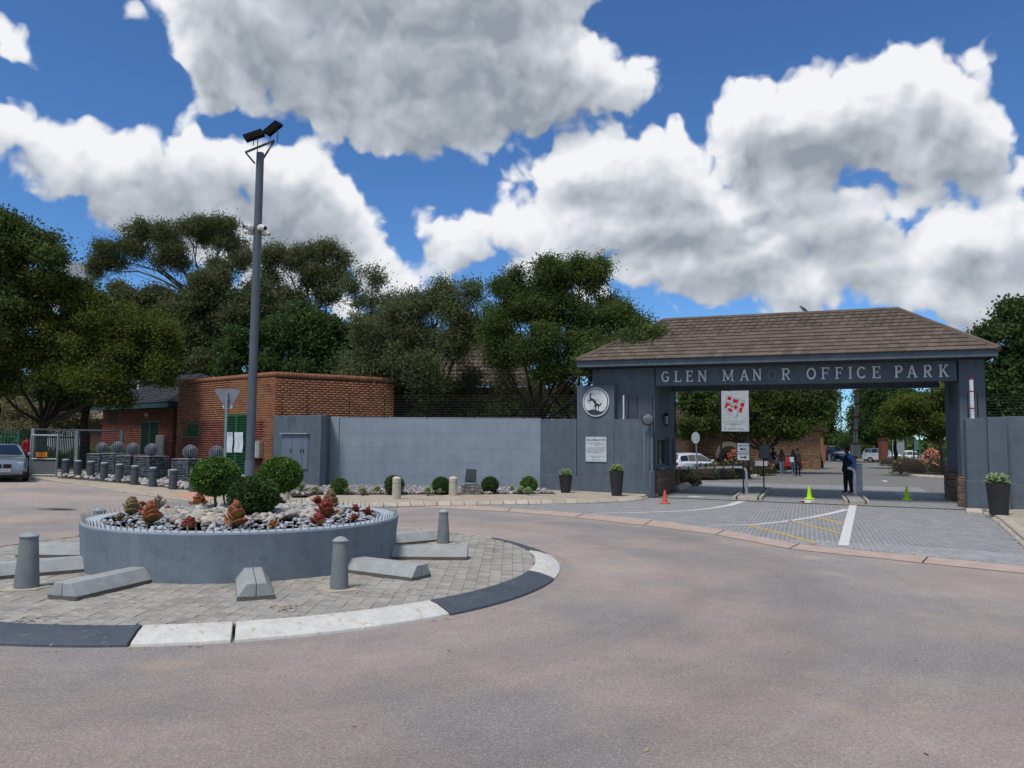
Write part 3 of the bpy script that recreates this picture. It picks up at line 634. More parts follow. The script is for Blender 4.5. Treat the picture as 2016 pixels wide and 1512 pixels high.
# ------------------------------------------------------------------ parking-stop blocks round the planter
def stop_block():
    t = thing('kerb_block', 'x', 'concrete block', (0, 0, 0), 0, 'precast blocks radiating from the round planter')
    pr = [(-.225, 0), (.225, 0), (.225, .045), (.115, .205), (-.115, .205), (-.225, .045)]
    for nm, z0, z1, m in (('block_half', 0, 1, m_stop),):
        for sgn in (-1, 1):
            p2 = [(0.0035, .04), (.225, .045), (.115, .205), (.0035, .205)]; p2 = [(x * sgn, z) for x, z in p2]; 
            if sgn < 0: p2 = p2[::-1]
            vs = [(0, x, z) for x, z in p2] + [(1.26, x, z) for x, z in p2]; n = 4
            fs = [(i, (i + 1) % n, (i + 1) % n + n, i + n) for i in range(n)] + [tuple(range(n - 1, -1, -1)), tuple(range(n, 2 * n))]
            MB().add(vs, fs).build('block_half', m_stop, t, bevel=.008)
    vs = [(0.0, -.222, 0), (1.257, -.222, 0), (1.257, .222, 0), (0, .222, 0)]
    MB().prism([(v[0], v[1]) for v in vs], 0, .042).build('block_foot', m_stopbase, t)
    return t
sb0 = stop_block()
stops = [(-178.5, 'pale grey trapezoid block behind the left tapered bollard, partly hidden'), (-143.5, 'grey trapezoid block running out of the left edge of the photo'), (-106.5, 'grey trapezoid block pointing towards the lower left from the planter'),
         (-69.5, 'grey trapezoid block pointing straight at the viewer with its end face in view'), (-31.5, 'grey trapezoid block just right of the front tapered bollard'), (1.0, 'grey trapezoid block lying sideways at the right end of the planter'), (38.0, 'rearmost grey trapezoid block beside the far right tapered bollard')]
for i, (a, lb) in enumerate(stops):
    o = sb0 if i == 0 else copy_tree(sb0)
    M = Matrix.Translation((IX + 2.44 * cos(R(a)), IY + 2.44 * sin(R(a)), .113)) @ Matrix.Rotation(R(a), 4, 'Z'); o.matrix_world = M; WM[o.name] = M; o['label'] = lb
# ------------------------------------------------------------------ tapered bollards on the island
def tapered(x, y, r0, r1, h, label):
    t = thing('tapered_bollard', label, 'bollard', (x, y, .112), 0, 'rough cast bollards around the round planter')
    MB().lathe([(r0, .112), (r0 * .99, .16), (r1, .112 + h - .05), (r1 * .98, .112 + h - .04)], (x, y, 0), 24).build('post', m_boll, t)
    MB().lathe([(r1 * 1.1, .112 + h - .045), (r1 * 1.12, .112 + h - .03), (r1 * .95, .112 + h - .018), (r1 * .6, .112 + h + .01), (.01, .112 + h + .022)], (x, y, 0), 24).build('domed_cap', mat('pale bollard top', (.30, .335, .345), .8, bump=.5), t)
    pts = [(x + (.27 + .05 * sin(5 * a + x)) * cos(a) * 1.0, y + (.25 + .04 * cos(3 * a)) * sin(a)) for a in [k * pi / 9 for k in range(18)]]
    MB().prism(pts, .10, .124).build('mortar_pad', mat('mortar collar', (.44, .39, .31), .9, bump=.5), t)
for (a, r, r0, r1, h, lb) in ((-51.6, 3.46, .122, .095, .67, 'tapered grey bollard with rough texture standing in front of the planter, right of centre'), (-124.4, 3.42, .148, .108, .71, 'wider tapered grey bollard at the left edge, leaning block behind it'),
                              (30.5, 3.63, .125, .085, .64, 'tapered grey bollard at the back right of the island, behind the sideways block'), (158, 3.45, .12, .10, .66, 'tapered grey bollard almost hidden behind the left rim of the planter')):
    tapered(IX + r * cos(R(a)), IY + r * sin(R(a)), r0, r1, h, lb)
# ------------------------------------------------------------------ floodlight mast
mp = D(490, 975, 26.0); mx_, my_ = mp.x, mp.y; mz = gz(mx_, my_) + .1
ms = thing('light_mast', 'tall dark grey steel mast with floodlight bracket and cameras beside the pavement', 'light mast', (mx_, my_, mz))
MB().tube([(mx_, my_, mz), (mx_, my_, 6.5), (mx_, my_, 11.95)], [.150, .142, .128], 20).build('pole', m_pole, ms)
MB().lathe([(.165, mz), (.165, mz + 1.2), (.155, mz + 1.22), (.14, mz + 1.22)], (mx_, my_, 0), 20).build('base_sleeve', m_pole, ms)
k_ = 26.0 / F
def MP(px, py, dy=0): return D(px, py, 26.0 + dy)
m_bracket = mat('brown grey bracket', (.10, .09, .085), .5)
b = MB(); a1, a2 = MP(483, 300, -.25), MP(540, 277, .3); b.tube([a1, a2], .045, 4, smooth=False); b.build('cross_arm', m_bracket, ms)
for p, q in ((MP(484, 301, -.25), MP(502, 322)), (MP(539, 279, .3), MP(512, 322))): MB().tube([p, q], .035, 4, smooth=False).build('brace', m_bracket, ms)
def flood(c, w, h, tilt, rz, label):
    t = thing('floodlight', label, 'floodlight', c, 0, 'floodlights on top of the mast')
    M = Matrix.Rotation(rz, 4, 'Z') @ Matrix.Rotation(tilt, 4, 'Y') @ Matrix.Rotation(R(46), 4, 'X')
    MB().box(c, (w, h, .12), M=M).build('housing', m_lampblack, t, bevel=.01)
    f = MB()
    for i in range(7): f.box(Vector(c) + M @ Vector((-w * .42 + i * w * .14, 0, .05)), (.014, h * .9, .04), M=M)
    f.build('cooling_fins', m_lampblack, t, kind='stuff')
    MB().box(Vector(c) - M @ Vector((0, 0, .037)), (w * .9, h * .88, .012), M=M).build('lens', m_lampblack, t)
    for s in (-1, 1): MB().tube([Vector(c) + M @ Vector((w * .1, s * h * .56, 0)), Vector(c) + M @ Vector((w * .1, s * h * .56, 0)) + Vector((0, 0, -.48))], .017, 4).build('yoke', m_bracket, t)
flood(MP(500, 267, -.25), .66, .46, R(-26), R(15), 'black floodlight tilted slightly, lower left one on the mast bracket')
flood(MP(537, 253, .25), .62, .46, R(-46), R(15), 'black floodlight tilted steeply, upper right one on the mast bracket')
for i, (px, py, ex, ey, dy, lb) in enumerate(((491, 446, 476, 446, -.15, 'white bullet camera pointing left from the mast'), (495, 455, 482, 457, .1, 'white bullet camera pointing down and left, below the upper one'), (515, 447, 528, 451, -.15, 'white bullet camera with dark lens pointing right from the mast'), (517, 457, 530, 461, .15, 'white bullet camera on the far right side of the mast, lowest'))):
    p, q = MP(px, py, dy), MP(ex, ey, dy * 2 - .12)
    t = thing('security_camera', lb, 'camera', p, 0, 'cameras clamped round the mast')
    d = (q - p).normalized()
    MB().lathe([(.01, -.02), (.125, -.02), (.15, .04), (.14, .1), (.10, .15), (.02, .19)], p - Vector((0, 0, .09)), 16).build('junction_box', m_plastic, t)
    MB().tube([p + d * .06, p + d * .24], .075, 14).build('camera_body', m_plastic, t)
    MB().tube([p + d * .24, p + d * .255], .06, 14).build('lens', m_black, t)
# ------------------------------------------------------------------ give-way sign seen from behind
y0 = 25.6; A, B, Cc = D(423, 766, y0), D(474, 766.5, y0), D(449.5, 812, y0); P0 = D(449, 790, y0)
t = thing('road_sign', 'grey back of a triangular give way sign on a galvanised post, left of the mast', 'road sign', (P0.x, y0, gz(P0.x, y0) + .1))
mb = MB(); rc = [A + Vector((.03, 0, 0)), B - Vector((.03, 0, 0)), B - Vector((.01, 0, .06)), Cc + Vector((.03, 0, .04)), Cc - Vector((.03, 0, -.04)), A + Vector((.01, 0, -.06))]
vs = [p + Vector((0, -.03, 0)) for p in rc] + [p + Vector((0, -.024, 0)) for p in rc]; mb.add(vs, [(5, 4, 3, 2, 1, 0), (6, 7, 8, 9, 10, 11)] + [(i, (i + 1) % 6, (i + 1) % 6 + 6, i + 6) for i in range(6)]); mb.build('sign_plate', mat('dull sign back', (.20, .225, .25), .45, metal=.3), t)
MB().tube([(P0.x, y0 - .07, gz(P0.x, y0)), (P0.x - .02, y0 - .07, D(448, 773, y0).z)], .042, 10).build('post', m_metal, t)
for zz in (.12, .45): MB().box((P0.x, y0 - .06, Cc.z + zz), (.14, .05, .03)).build('clamp', m_metal, t)
for s in (-1, 1): MB().box((P0.x + s * .135, y0 - .034, Cc.z + .18), (.035, .004, .13), M=Matrix.Rotation(R(28) * s, 4, 'Y')).build('sticker', m_signw, t)
# ------------------------------------------------------------------ dark bollards in a line
def make_db():
    t = thing('dark_bollard', 'x', 'bollard', (0, 0, 0), 0, 'dark grey bollards in a row along the pavement')
    MB().lathe([(.15, 0), (.15, .575), (.13, .58), (.13, .612), (.15, .617), (.15, .705), (.14, .715)], n=20).build('post', m_darkboll, t)
    MB().lathe([(.146, .712), (.135, .735), (.09, .752), (.01, .757)], n=20).build('cap', m_capw, t); return t
db = make_db()
DBL = [(128, 939, 'first dark grey bollard of the row, beside the mesh gate leaf'), (152, 942, 'second dark grey bollard from the mesh gate'), (178, 943.5, 'third dark grey bollard from the mesh gate, in front of the first stone basket'), (204, 947, 'fourth dark grey bollard from the mesh gate'), (234, 950.5, 'fifth dark grey bollard from the mesh gate'), (264, 954.7, 'sixth dark grey bollard from the mesh gate, in front of the third stone basket'), (300, 958.5, 'seventh dark grey bollard, under the fourth stone basket'), (340, 963.5, 'eighth dark grey bollard, left of the wide single stone basket'),
       (380, 968.5, 'ninth dark grey bollard, half hidden by the round topiary head'), (419, 973, 'tenth dark grey bollard, low behind the topiary stem'), (482, 977, 'dark grey bollard peeping out left of the mast foot'), (508, 978, 'dark grey bollard peeping out right of the mast foot')]
for i, (px, py, lb) in enumerate(DBL):
    o = db if i == 0 else copy_tree(db); p = G(px, py, .03); M = Matrix.Translation(p); o.matrix_world = M; WM[o.name] = M; o['label'] = lb
# ------------------------------------------------------------------ stone baskets with wire balls
def basket(px, py, w, h, rz, label, ball, blabel):
    p = G(px, py, .05); t = thing('stone_basket', label, 'gabion', p, rz, 'stone baskets carrying wire balls')
    Mr = Matrix.Rotation(rz, 4, 'Z'); m2 = []
    n = int(h / .072)
    for j in range(n):
        for side in range(4):
            u = -w / 2
            while u < w / 2 - .02:
                l = min(rnd.uniform(.10, .24), w / 2 - u); c = Vector((u + l / 2, -w / 2 + .05 + rnd.uniform(-.012, .012), j * .072 + .036))
                m2.append(Matrix.Translation(p) @ Mr @ Matrix.Rotation(side * pi / 2, 4, 'Z') @ Matrix.Translation(c) @ Matrix.Rotation(rnd.uniform(-.05, .05), 4, 'Y') @ Matrix.Diagonal((l * .94, .09, rnd.uniform(.05, .068), 1))); u += l
    box_pieces(t, 'stacked_slate', m2, m_gab, 0)
    MB().box(p + Vector((0, 0, h / 2)), (w - .16, w - .16, h - .04), rz).build('core', m_black, t)
    MB().box(p + Vector((0, 0, h + .012)), (w + .01, w + .01, .025), rz).build('top_slab', mat('slate top', (.26, .28, .30), .8), t)
    g = MB()
    for sx in (-1, 1):
        for sy in (-1, 1): q = p + Mr @ Vector((sx * w / 2, sy * w / 2, 0)); g.tube([q, q + Vector((0, 0, h))], .007, 4)
        for k in range(1, 9):
            z = h * k / 9
            a = p + Mr @ Vector((-w / 2, sx * (w / 2 + .008), z)); b_ = p + Mr @ Vector((w / 2, sx * (w / 2 + .008), z)); g.tube([a, b_], .004, 3)
            a = p + Mr @ Vector((sx * (w / 2 + .008), -w / 2, z)); b_ = p + Mr @ Vector((sx * (w / 2 + .008), w / 2, z)); g.tube([a, b_], .004, 3)
    g.build('wire_mesh', m_metal, t, kind='stuff')
    if ball:
        r = ball; c = p + Vector((0, 0, h + .025 + r * .93))
        q = thing('wire_ball', blabel, 'garden ball', c - Vector((0, 0, r)), 0, 'wire balls on the stone baskets')
        MB().lathe([(.02, -r * .80), (r * .7, -r * .6), (r * .86, 0), (r * .7, r * .6), (.02, r * .8)], c, 16).build('stone_core', mat('dark glass stone core', (.03, .035, .05), .5, (.10, .12, .15), 14, bump=.8), q)
        for k in range(20):
            a = 2 * pi * k / 20; MB().tube([c + Vector((r * .985 * cos(e) * cos(a), r * .985 * cos(e) * sin(a), r * .93 * sin(e))) for e in [R(-80 + 20 * j) for j in range(9)]], .0095, 4).build('rib', m_rib, q)
        MB().lathe([(.02, r * .90), (r * .33, r * .86), (r * .30, r * .93), (.02, r * .97)], c, 16).build('crown_disc', m_rib, q)
m_rib = mat('pale wire rib', (.24, .25, .27), .5, metal=.2)
for i, (px, py, w, h, r, w1, w2) in enumerate(((199, 935.5, .85, .93, .26, 'furthest left stone basket, next to the mesh fence', 'wire ball furthest left, standing nearest the mesh fence'), (229, 937.5, .92, .99, .27, 'second stone basket from the mesh fence', 'second wire ball from the left, set a little higher than its neighbours'), (259, 940.5, .92, .96, .275, 'third stone basket from the mesh fence', 'third wire ball from the left, close to its left neighbour'), (296, 944.5, .95, .98, .28, 'fourth stone basket, in front of the green louvred door', 'wire ball in front of the dark green louvred door'), (372, 951.5, .98, .99, .30, 'stone basket standing alone before the brick substation', 'wire ball on the single basket below the small louvre vent'), (424, 955, 1.0, .99, .31, 'stone basket behind the topiary shrub near the road sign post', 'rightmost wire ball, beside the road sign post'))):
    basket(px, py, w, h, R(-28), w1, r, w2)
# loose white and blue grey quarry stone in the bed behind the bollards
it = []; bed = GP([(118, 942), (200, 949), (290, 958.5), (430, 973), (480, 978)]) + [(-8.8, 32.2), (-11.2, 34.4), (-16.6, 39.0), (-19.5, 38.5)]
for _ in range(6000):
    x, y = rnd.uniform(-21, -7.5), rnd.uniform(27, 41)
    if inside((x, y), bed): it.append((RM((x, y, gz(x, y) + .08 + rnd.uniform(0, .06)), rnd.uniform(.12, .30)), m_rock2 if rnd.random() < .3 else m_rock3 if rnd.random() < .1 else m_rock1))
rocks(None, 'loose_stone', it[:2600], 0, 'quarry_stone')
it = []; bed = BEDF + [(1.2, 31.8), (-7.6, 32.1), (-9.0, 31.3)]
for _ in range(14000):
    x, y = rnd.uniform(-9.5, 3), rnd.uniform(26.5, 32.6)
    if inside((x, y), bed): it.append((RM((x, y, .165 + rnd.uniform(0, .05)), rnd.uniform(.06, .18)), m_rock3 if rnd.random() < .75 else m_rock2))
rocks(None, 'loose_stone', it[:4200], 0, 'garden_pebbles')
# ------------------------------------------------------------------ boundary walls
def wallbox(mb, a, b, z0, z1, th, off=0):
    a, b = Vector((a[0], a[1], 0)), Vector((b[0], b[1], 0)); t = (b - a).normalized(); n = Vector((-t.y, t.x, 0))
    mb.prism([(q.x, q.y) for q in (a + n * off, b + n * off, b + n * (off + th), a + n * (off + th))], z0, z1); return mb
WL, WR = (-7.68, 32.2), (1.18, 31.36)
lw = thing('boundary_wall', 'long light blue grey plastered wall with four faint horizontal joints behind the round bushes', 'wall', (*WL, 0))
wallbox(MB(), WL, WR, 0, 2.96, .22, .04).build('wall_core', m_wall, lw)
tw = (Vector(WR) - Vector(WL)).normalized(); 
def wp(s): q = Vector(WL) + tw * s; return (q.x, q.y)
Lw = (Vector(WR) - Vector(WL)).length
for z0, z1 in ((0, .60), (.603, 1.14), (1.143, 1.76), (1.763, 2.38), (2.383, 3.0)): wallbox(MB(), wp(.50), wp(Lw), z0, z1, .05, 0).build('wall_panel', m_wall, lw, bevel=.004)
wallbox(MB(), wp(0.06), wp(.494), .72, 3.0, .05, -.045).build('pilaster', m_wall, lw, bevel=.006)
wallbox(MB(), wp(-.03), wp(.494), 0, .72, .09, -.085).build('plinth', m_wall, lw, bevel=.006)
wallbox(MB(), wp(.05), wp(Lw), 2.995, 3.02, .30, -.01).build('coping', mat('pale coping', (.26, .30, .34), .8), lw)
CL, CR = (-10.35, 33.5), (-7.72, 31.2)
cw = thing('cabinet_wall', 'dark grey wall block holding a recessed three-door meter cabinet', 'wall', (*CL, 0))
wallbox(MB(), CL, CR, 0, 3.06, .3).build('wall_face', m_dark, cw, bevel=.02)
tc = Vector((CR[0] - CL[0], CR[1] - CL[1], 0)).normalized(); nc = Vector((tc.y, -tc.x, 0))
MB().prism([(CR[0] + .005, CR[1]), (CR[0] + .2, CR[1] + .25), (-7.6, 32.5), (-7.9, 32.5), (CR[0] - .1, CR[1] + .25)], 0, 3.05).build('wall_return', m_dark, cw)
# meter cabinet
def onwall(px, py, A, t):       # point on the upright plane through A along t
    n = Vector((-t.y, t.x, 0)); d = ray(px, py); k = (Vector((A[0], A[1], 0)) - CAM).dot(n) / d.dot(n); return CAM + d * k
q0, q1 = onwall(557, 855, CL, tc), onwall(607, 926, CL, tc)
cb_ = thing('meter_cabinet', 'grey steel meter cabinet with three narrow doors and black handles set in the dark wall', 'cabinet', (q0.x, q0.y, q1.z))
Wc = (Vector((q1.x, q1.y)) - Vector((q0.x, q0.y))).length; rzc = math.atan2(tc.y, tc.x)
def cpos(s, z, o=0): return Vector((q0.x, q0.y, 0)) + tc * s + nc * o + Vector((0, 0, z))
m_cab = mat('cabinet grey paint', (.13, .16, .21), .5, (.115, .145, .19), 3, spec=.5)
MB().box(cpos(Wc / 2, (q0.z + q1.z) / 2, .01), (Wc, .04, q0.z - q1.z), rzc).build('cabinet_frame', m_cab, cb_, bevel=.004)
for s0, s1 in ((.03, .42), (.43, .80), (.81, 1.0)):
    d = MB().box(cpos(Wc * (s0 + s1) / 2 * .98, (q0.z + q1.z) / 2, .04), (Wc * (s1 - s0) * .955, .03, q0.z - q1.z - .10), rzc).build('cabinet_door', m_cab, cb_, bevel=.004)
    WM[d.name] = wm(cb_)
    MB().box(cpos(Wc * (s1 - .05) if s1 < .9 else Wc * (s0 + .04), (q0.z + q1.z) / 2 + .05, .065), (.05, .02, .15), rzc).build('handle', m_black, d)
MB().box(cpos(Wc / 2, q0.z + .03, .07), (Wc + .1, .16, .035), rzc).build('rain_hood', mat('pale hood', (.35, .38, .42), .5), cb_)
# wall pieces between the light wall and the gate
dw = thing('entrance_wall', 'dark grey stepped and curved wall around the logo pillar, left of the gate', 'wall', (1.2, 31.3, 0))
wallbox(MB(), (1.185, 31.35), (2.6, 30.78), 0, 2.98, .25).build('wall_section', m_dark, dw, bevel=.01)
wallbox(MB(), (1.2, 31.25), (2.55, 30.70), 0, .74, .12, -.02).build('plinth', m_dark, dw, bevel=.008)
wallbox(MB(), (2.45, 30.74), (2.58, 30.69), .74, 2.97, .12, .0).build('wall_rib', m_dark, dw)
wallbox(MB(), (3.98, 29.86), (4.83, 29.22), 0, 2.95, .35).build('wall_section', m_dark, dw, bevel=.01)
c = MB(); pts = [(4.83, 29.22), (4.93, 29.12), (5.0, 28.98), (5.03, 28.82)]
c.prism([(4.83, 29.22), (4.95, 29.18), (5.05, 29.08), (5.1, 29.0), (5.4, 29.3), (5.05, 29.7)], 0, 2.94); c.build('wall_curve', m_dark, dw)
MB().prism([(4.98, 28.98), (5.16, 28.66), (5.32, 28.75), (5.4, 29.0), (5.15, 29.1)], 0, 1.02).build('wall_stub', m_dark, dw, bevel=.02)
MB().prism([(5.02, 29.0), (5.14, 28.86), (5.3, 28.95), (5.34, 29.1), (5.15, 29.2)], 1.02, 2.9).build('wall_end', m_dark, dw, bevel=.02)
PA, PB = (2.6, 30.72), (3.97, 29.86)
lp = thing('logo_pillar', 'tall dark grey slab pillar carrying the round antelope emblem', 'pillar', (*PA, 0))
wallbox(MB(), PA, PB, .0, 4.3, .3).build('pillar_slab', m_dark, lp, bevel=.015)
wallbox(MB(), (PA[0] - .03, PA[1] + .02), (PB[0] + .03, PB[1] - .02), 0, .72, .34, -.06).build('plinth', m_dark, lp, bevel=.01)
tp = Vector((PB[0] - PA[0], PB[1] - PA[1], 0)).normalized(); npp = Vector((tp.y, -tp.x, 0))
ec = onwall(1174, 791.5, PA, tp); er = .575
PM = Matrix((( tp.x, 0, npp.x, ec.x), (tp.y, 0, npp.y, ec.y), (0, 1, 0, ec.z), (0, 0, 0, 1)))    # local x along wall, y up, z out
em = thing('round_emblem', 'round white emblem with two dark antelope silhouettes on the logo pillar', 'emblem', ec)
m_navy = mat('emblem navy', (.035, .04, .06), .5)
def disc(mb, r, z0, z1, n=48, r0=0):
    vs = [PM @ Vector((r * cos(2 * pi * k / n), r * sin(2 * pi * k / n), z)) for z in (z0, z1) for k in range(n)]
    mb.add(vs, [tuple(range(n, 2 * n))] + [(k, (k + 1) % n, n + (k + 1) % n, n + k) for k in range(n)]); return mb
disc(MB(), er, .0, .05).build('outer_ring', m_signw, em); disc(MB(), er * .915, .05, .056).build('inner_ring', m_navy, em); disc(MB(), er * .86, .056, .062).build('emblem_field', mat('emblem white', (.62, .64, .64), .5), em)
def ribbon(mb, pts, ws, T, z0, z1):
    P = [Vector((p[0], p[1], 0)) for p in pts]; A_, B_ = [], []
    for i, p in enumerate(P):
        t = (P[min(i + 1, len(P) - 1)] - P[max(i - 1, 0)]).normalized(); n = Vector((-t.y, t.x, 0)); w = ws[i] if isinstance(ws, (list, tuple)) else ws
        A_.append(p + n * w / 2); B_.append(p - n * w / 2)
    n = len(P); vs = [T @ (q + Vector((0, 0, z1))) for q in A_ + B_] + [T @ (q + Vector((0, 0, z0))) for q in A_ + B_]; fs = []
    for i in range(n - 1): fs += [(n + i, n + i + 1, i + 1, i), (i, i + 1, 2 * n + i + 1, 2 * n + i), (3 * n + i, 3 * n + i + 1, n + i + 1, n + i)]
    fs += [(0, 2 * n, 3 * n, n), (n - 1, 2 * n - 1, 4 * n - 1, 3 * n - 1)]
    return mb.add(vs, fs)
def E_(x, y): return ((x - 650) / 240 * er, (460 - y) / 252 * er)      # emblem drawing grid
def erib(mb, pts, ws, z=.0): return ribbon(mb, [E_(*p) for p in pts], [w / 240 * er for w in ws] if isinstance(ws, (list, tuple)) else ws / 240 * er, PM, .062, .066 + z)
a = MB()   # leaping antelope
erib(a, [(558, 322), (553, 350), (552, 385), (566, 405), (600, 425), (632, 455), (648, 485), (648, 520)], [14, 20, 26, 38, 40, 44, 40, 24])
erib(a, [(534, 325), (550, 320), (572, 318), (584, 326)], [6, 18, 18, 6]); erib(a, [(578, 318), (600, 328), (625, 322), (645, 298)], [6, 5, 5, 3], .001); erib(a, [(572, 314), (590, 296)], [5, 2], .001)
erib(a, [(570, 418), (540, 424), (512, 428), (512, 455), (522, 470)], [24, 16, 8, 7, 8], .001); erib(a, [(575, 425), (545, 440), (538, 462), (550, 482)], [20, 12, 7, 8], .0015)
erib(a, [(642, 500), (645, 560), (646, 640)], [26, 12, 8], .001); erib(a, [(636, 520), (612, 540), (618, 568), (606, 585)], [14, 7, 6, 7], .0012)
a.build('leaping_antelope', m_navy, em)
a = MB()
erib(a, [(652, 505), (680, 505), (712, 520), (735, 515), (745, 500)], [40, 48, 36, 22, 14]); erib(a, [(722, 520), (745, 498), (752, 488)], [12, 14, 10], .001); erib(a, [(738, 500), (768, 486)], [18, 6], .0012)
erib(a, [(738, 490), (722, 465), (712, 445), (708, 420)], [5, 5, 4, 2], .001); erib(a, [(752, 488), (768, 465), (765, 445), (782, 420)], [5, 5, 4, 2], .001)
erib(a, [(655, 460), (672, 440), (690, 420), (698, 390)], [14, 8, 6, 3], .001); erib(a, [(640, 425), (632, 405), (634, 388)], [10, 5, 3], .0011)
erib(a, [(660, 520), (656, 570), (654, 640)], [22, 10, 8], .0013); erib(a, [(700, 525), (692, 565), (690, 625)], [16, 7, 6], .001); erib(a, [(712, 525), (700, 570), (712, 610)], [14, 7, 6], .0012)
a.build('standing_antelope', m_navy, em)
a = MB(); n = 20; top = []; bot = []
for i in range(n + 1):
    u = -1 + 2 * i / n; yh = -.66 + .09 * sin((u + .75) * 3.3) + .04 * u * u; xx = u * .70; yy = yh * 1.0
    top.append((xx * .86 * er * 1.06, yy * .88 * er)); 
for i in range(n + 1):
    ang = R(218 + (322 - 218) * i / n); bot.append((.855 * er * cos(ang), .855 * er * sin(ang)))
top[0] = bot[0]; top[-1] = bot[-1]
vs = [PM @ Vector((p[0], p[1], .0635)) for p in top + bot]; a.add(vs, [(n + 1 + i, n + 2 + i, i + 1, i) for i in range(n)]); a.build('hill', m_navy, em)
# notice board with print
def text(s, size, T, parent, mt, name='lettering', align='CENTER', ext=.001, font_sx=1.0, bold=0):
    cu = bpy.data.curves.new(name, 'FONT'); cu.body = s; cu.size = size; cu.align_x = align; cu.align_y = 'CENTER'; cu.extrude = ext; cu.resolution_u = 2; cu.offset = bold; cu.materials.append(mt)
    TEXTS.append((name, cu, parent, wm(parent).inverted() @ T @ Matrix.Diagonal((font_sx, 1, 1, 1))))
def frame(tx, nz, o): return Matrix(((tx.x, 0, nz.x, o.x), (tx.y, 0, nz.y, o.y), (0, 1, 0, o.z), (0, 0, 0, 1)))
nb_ = thing('notice_board', 'white disclaimer notice board screwed to the logo pillar below the emblem', 'notice board', onwall(1174, 884, PA, tp))
oc = onwall(1174, 884.5, PA, tp); NT = frame(tp, npp, oc + npp * .0); Wn, Hn = .93, 1.0
def lbx(mb, T, x, y, w, h, z0, z1): return mb.add([T @ Vector((x + a * w / 2, y + b * h / 2, z)) for z in (z0, z1) for b in (-1, 1) for a in (-1, 1)], [(0, 2, 3, 1), (4, 5, 7, 6), (0, 1, 5, 4), (2, 6, 7, 3), (0, 4, 6, 2), (1, 3, 7, 5)])
lbx(MB(), NT, 0, 0, Wn, Hn, .0, .03).build('board_frame', m_metal, nb_); lbx(MB(), NT, 0, 0, Wn - .05, Hn - .05, .03, .034).build('board_face', m_signw, nb_)
def T2(T, x, y, z): return T @ Matrix.Translation((x, y, z))
text('DISCLAIMER NOTICE', .088, T2(NT, 0, Hn * .36, .036), nb_, m_signtext, bold=.0015)
body = ['All persons entering these premises do so at their own', 'risk and the owners accept no liability for any injury', 'loss or damage', '', 'The owners their agents and employees are not liable for', 'any loss theft or damage to vehicles or other property', 'arising from any cause whatever on these premises and', 'all vehicles are parked entirely at the risk of owners', 'Right of admission is reserved and the premises are', 'under surveillance', '', 'Persons entering agree to be bound by this notice and', 'all other notices displayed', '', 'By order of management']
for i, l in enumerate(body):
    if l: text(l, .033, T2(NT, 0, Hn * (.25 - i * .047), .036), nb_, m_signtext, 'small_print')
# ------------------------------------------------------------------ gate building
gb = thing('gate_building', 'dark grey entrance gate building with brown tiled hipped roof spanning the drive', 'gate building', L_(0, 0), GZ)
def gbox(name, s0, s1, b0, b1, z0, z1, m=m_dark, par=gb, bevel=.012, **k):
    return MB().box(L_((s0 + s1) / 2, (b0 + b1) / 2, (z0 + z1) / 2), (s1 - s0, b1 - b0, z1 - z0), GZ).build(name, m, par, bevel=bevel, **k)
# guard room: walls with openings in the side that faces the drive (s = 0)
gbox('guardroom_wall', -2.47, -.25, 0, 4.6, 0, 4.95); gbox('front_wall', -.249, 0, 0, .32, .0, 4.95)
def SD(px, py, s=0):                                  # (b, z) on the side wall plane
    q = GA + GU * s; d = ray(px, py); k = (q - CAM).dot(GU) / d.dot(GU); p = CAM + d * k; return (p - q).dot(GB), p.z
wb0, wz1 = SD(1294.5, 862.5); wb1, wz0 = SD(1317, 915); db0, dz1 = SD(1324, 862); db1, _ = SD(1332, 920)
wb1 = min(wb1, db0 - .3)
gbox('side_wall', -.249, 0, .322, wb0, 0, 4.95); gbox('side_wall', -.249, 0, wb0, wb1, 0, wz0); gbox('side_wall', -.249, 0, wb0, wb1, wz1, 4.95); gbox('side_wall', -.249, 0, wb1, db0, 0, 4.95); gbox('side_wall', -.249, 0, db0, db1, dz1, 4.95); gbox('side_wall', -.249, 0, db1, 4.6, 0, 4.95)
gw = gbox('window', -.20, -.16, wb0, wb1, wz0, wz1, m_glass, bevel=0); WM[gw.name] = wm(gb)
for a, b2 in ((wb0, wb0 + .06), (wb1 - .06, wb1), ((wb0 + wb1) / 2 - .25, (wb0 + wb1) / 2 - .2)): gbox('window_frame', -.158, -.11, a, b2, wz0, wz1, m_cab, par=gw)
gbox('window_frame', -.158, -.11, wb0 + .061, wb1 - .061, wz0, wz0 + .06, m_cab, par=gw); gbox('window_frame', -.158, -.11, wb0 + .061, wb1 - .061, wz1 - .06, wz1, m_cab, par=gw)
gbox('window_sill', -.15, .22, wb0 - .12, wb1 + .12, wz0 - .14, wz0 - .002, m_dark)
gbox('door', -.18, -.12, db0, db1, 0.05, dz1, mat('navy steel door', (.02, .028, .06), .5))
# splitface stone plinth blocks
def plinth(name_b, s0, s1, b0, b1, z1, par):
    nz_ = 4; hz = z1 / nz_
    for k in range(nz_):
        L1 = b1 - b0; nn = max(1, int(L1 / .62)); 
        for i in range(nn):
            gbox('stone_block', s0, s1 + rnd.uniform(-.012, .012), b0 + L1 * i / nn + .004, b0 + L1 * (i + 1) / nn - .004, k * hz + .004, (k + 1) * hz - .004 - (.0 if k < nz_ - 1 else .0), m_stone, par, bevel=.022)
plinth('p', -.3, .12, -.08, db0 - .06, .98, gb); plinth('p', -.3, .12, db1 + .05, 4.75, 1.0, gb)
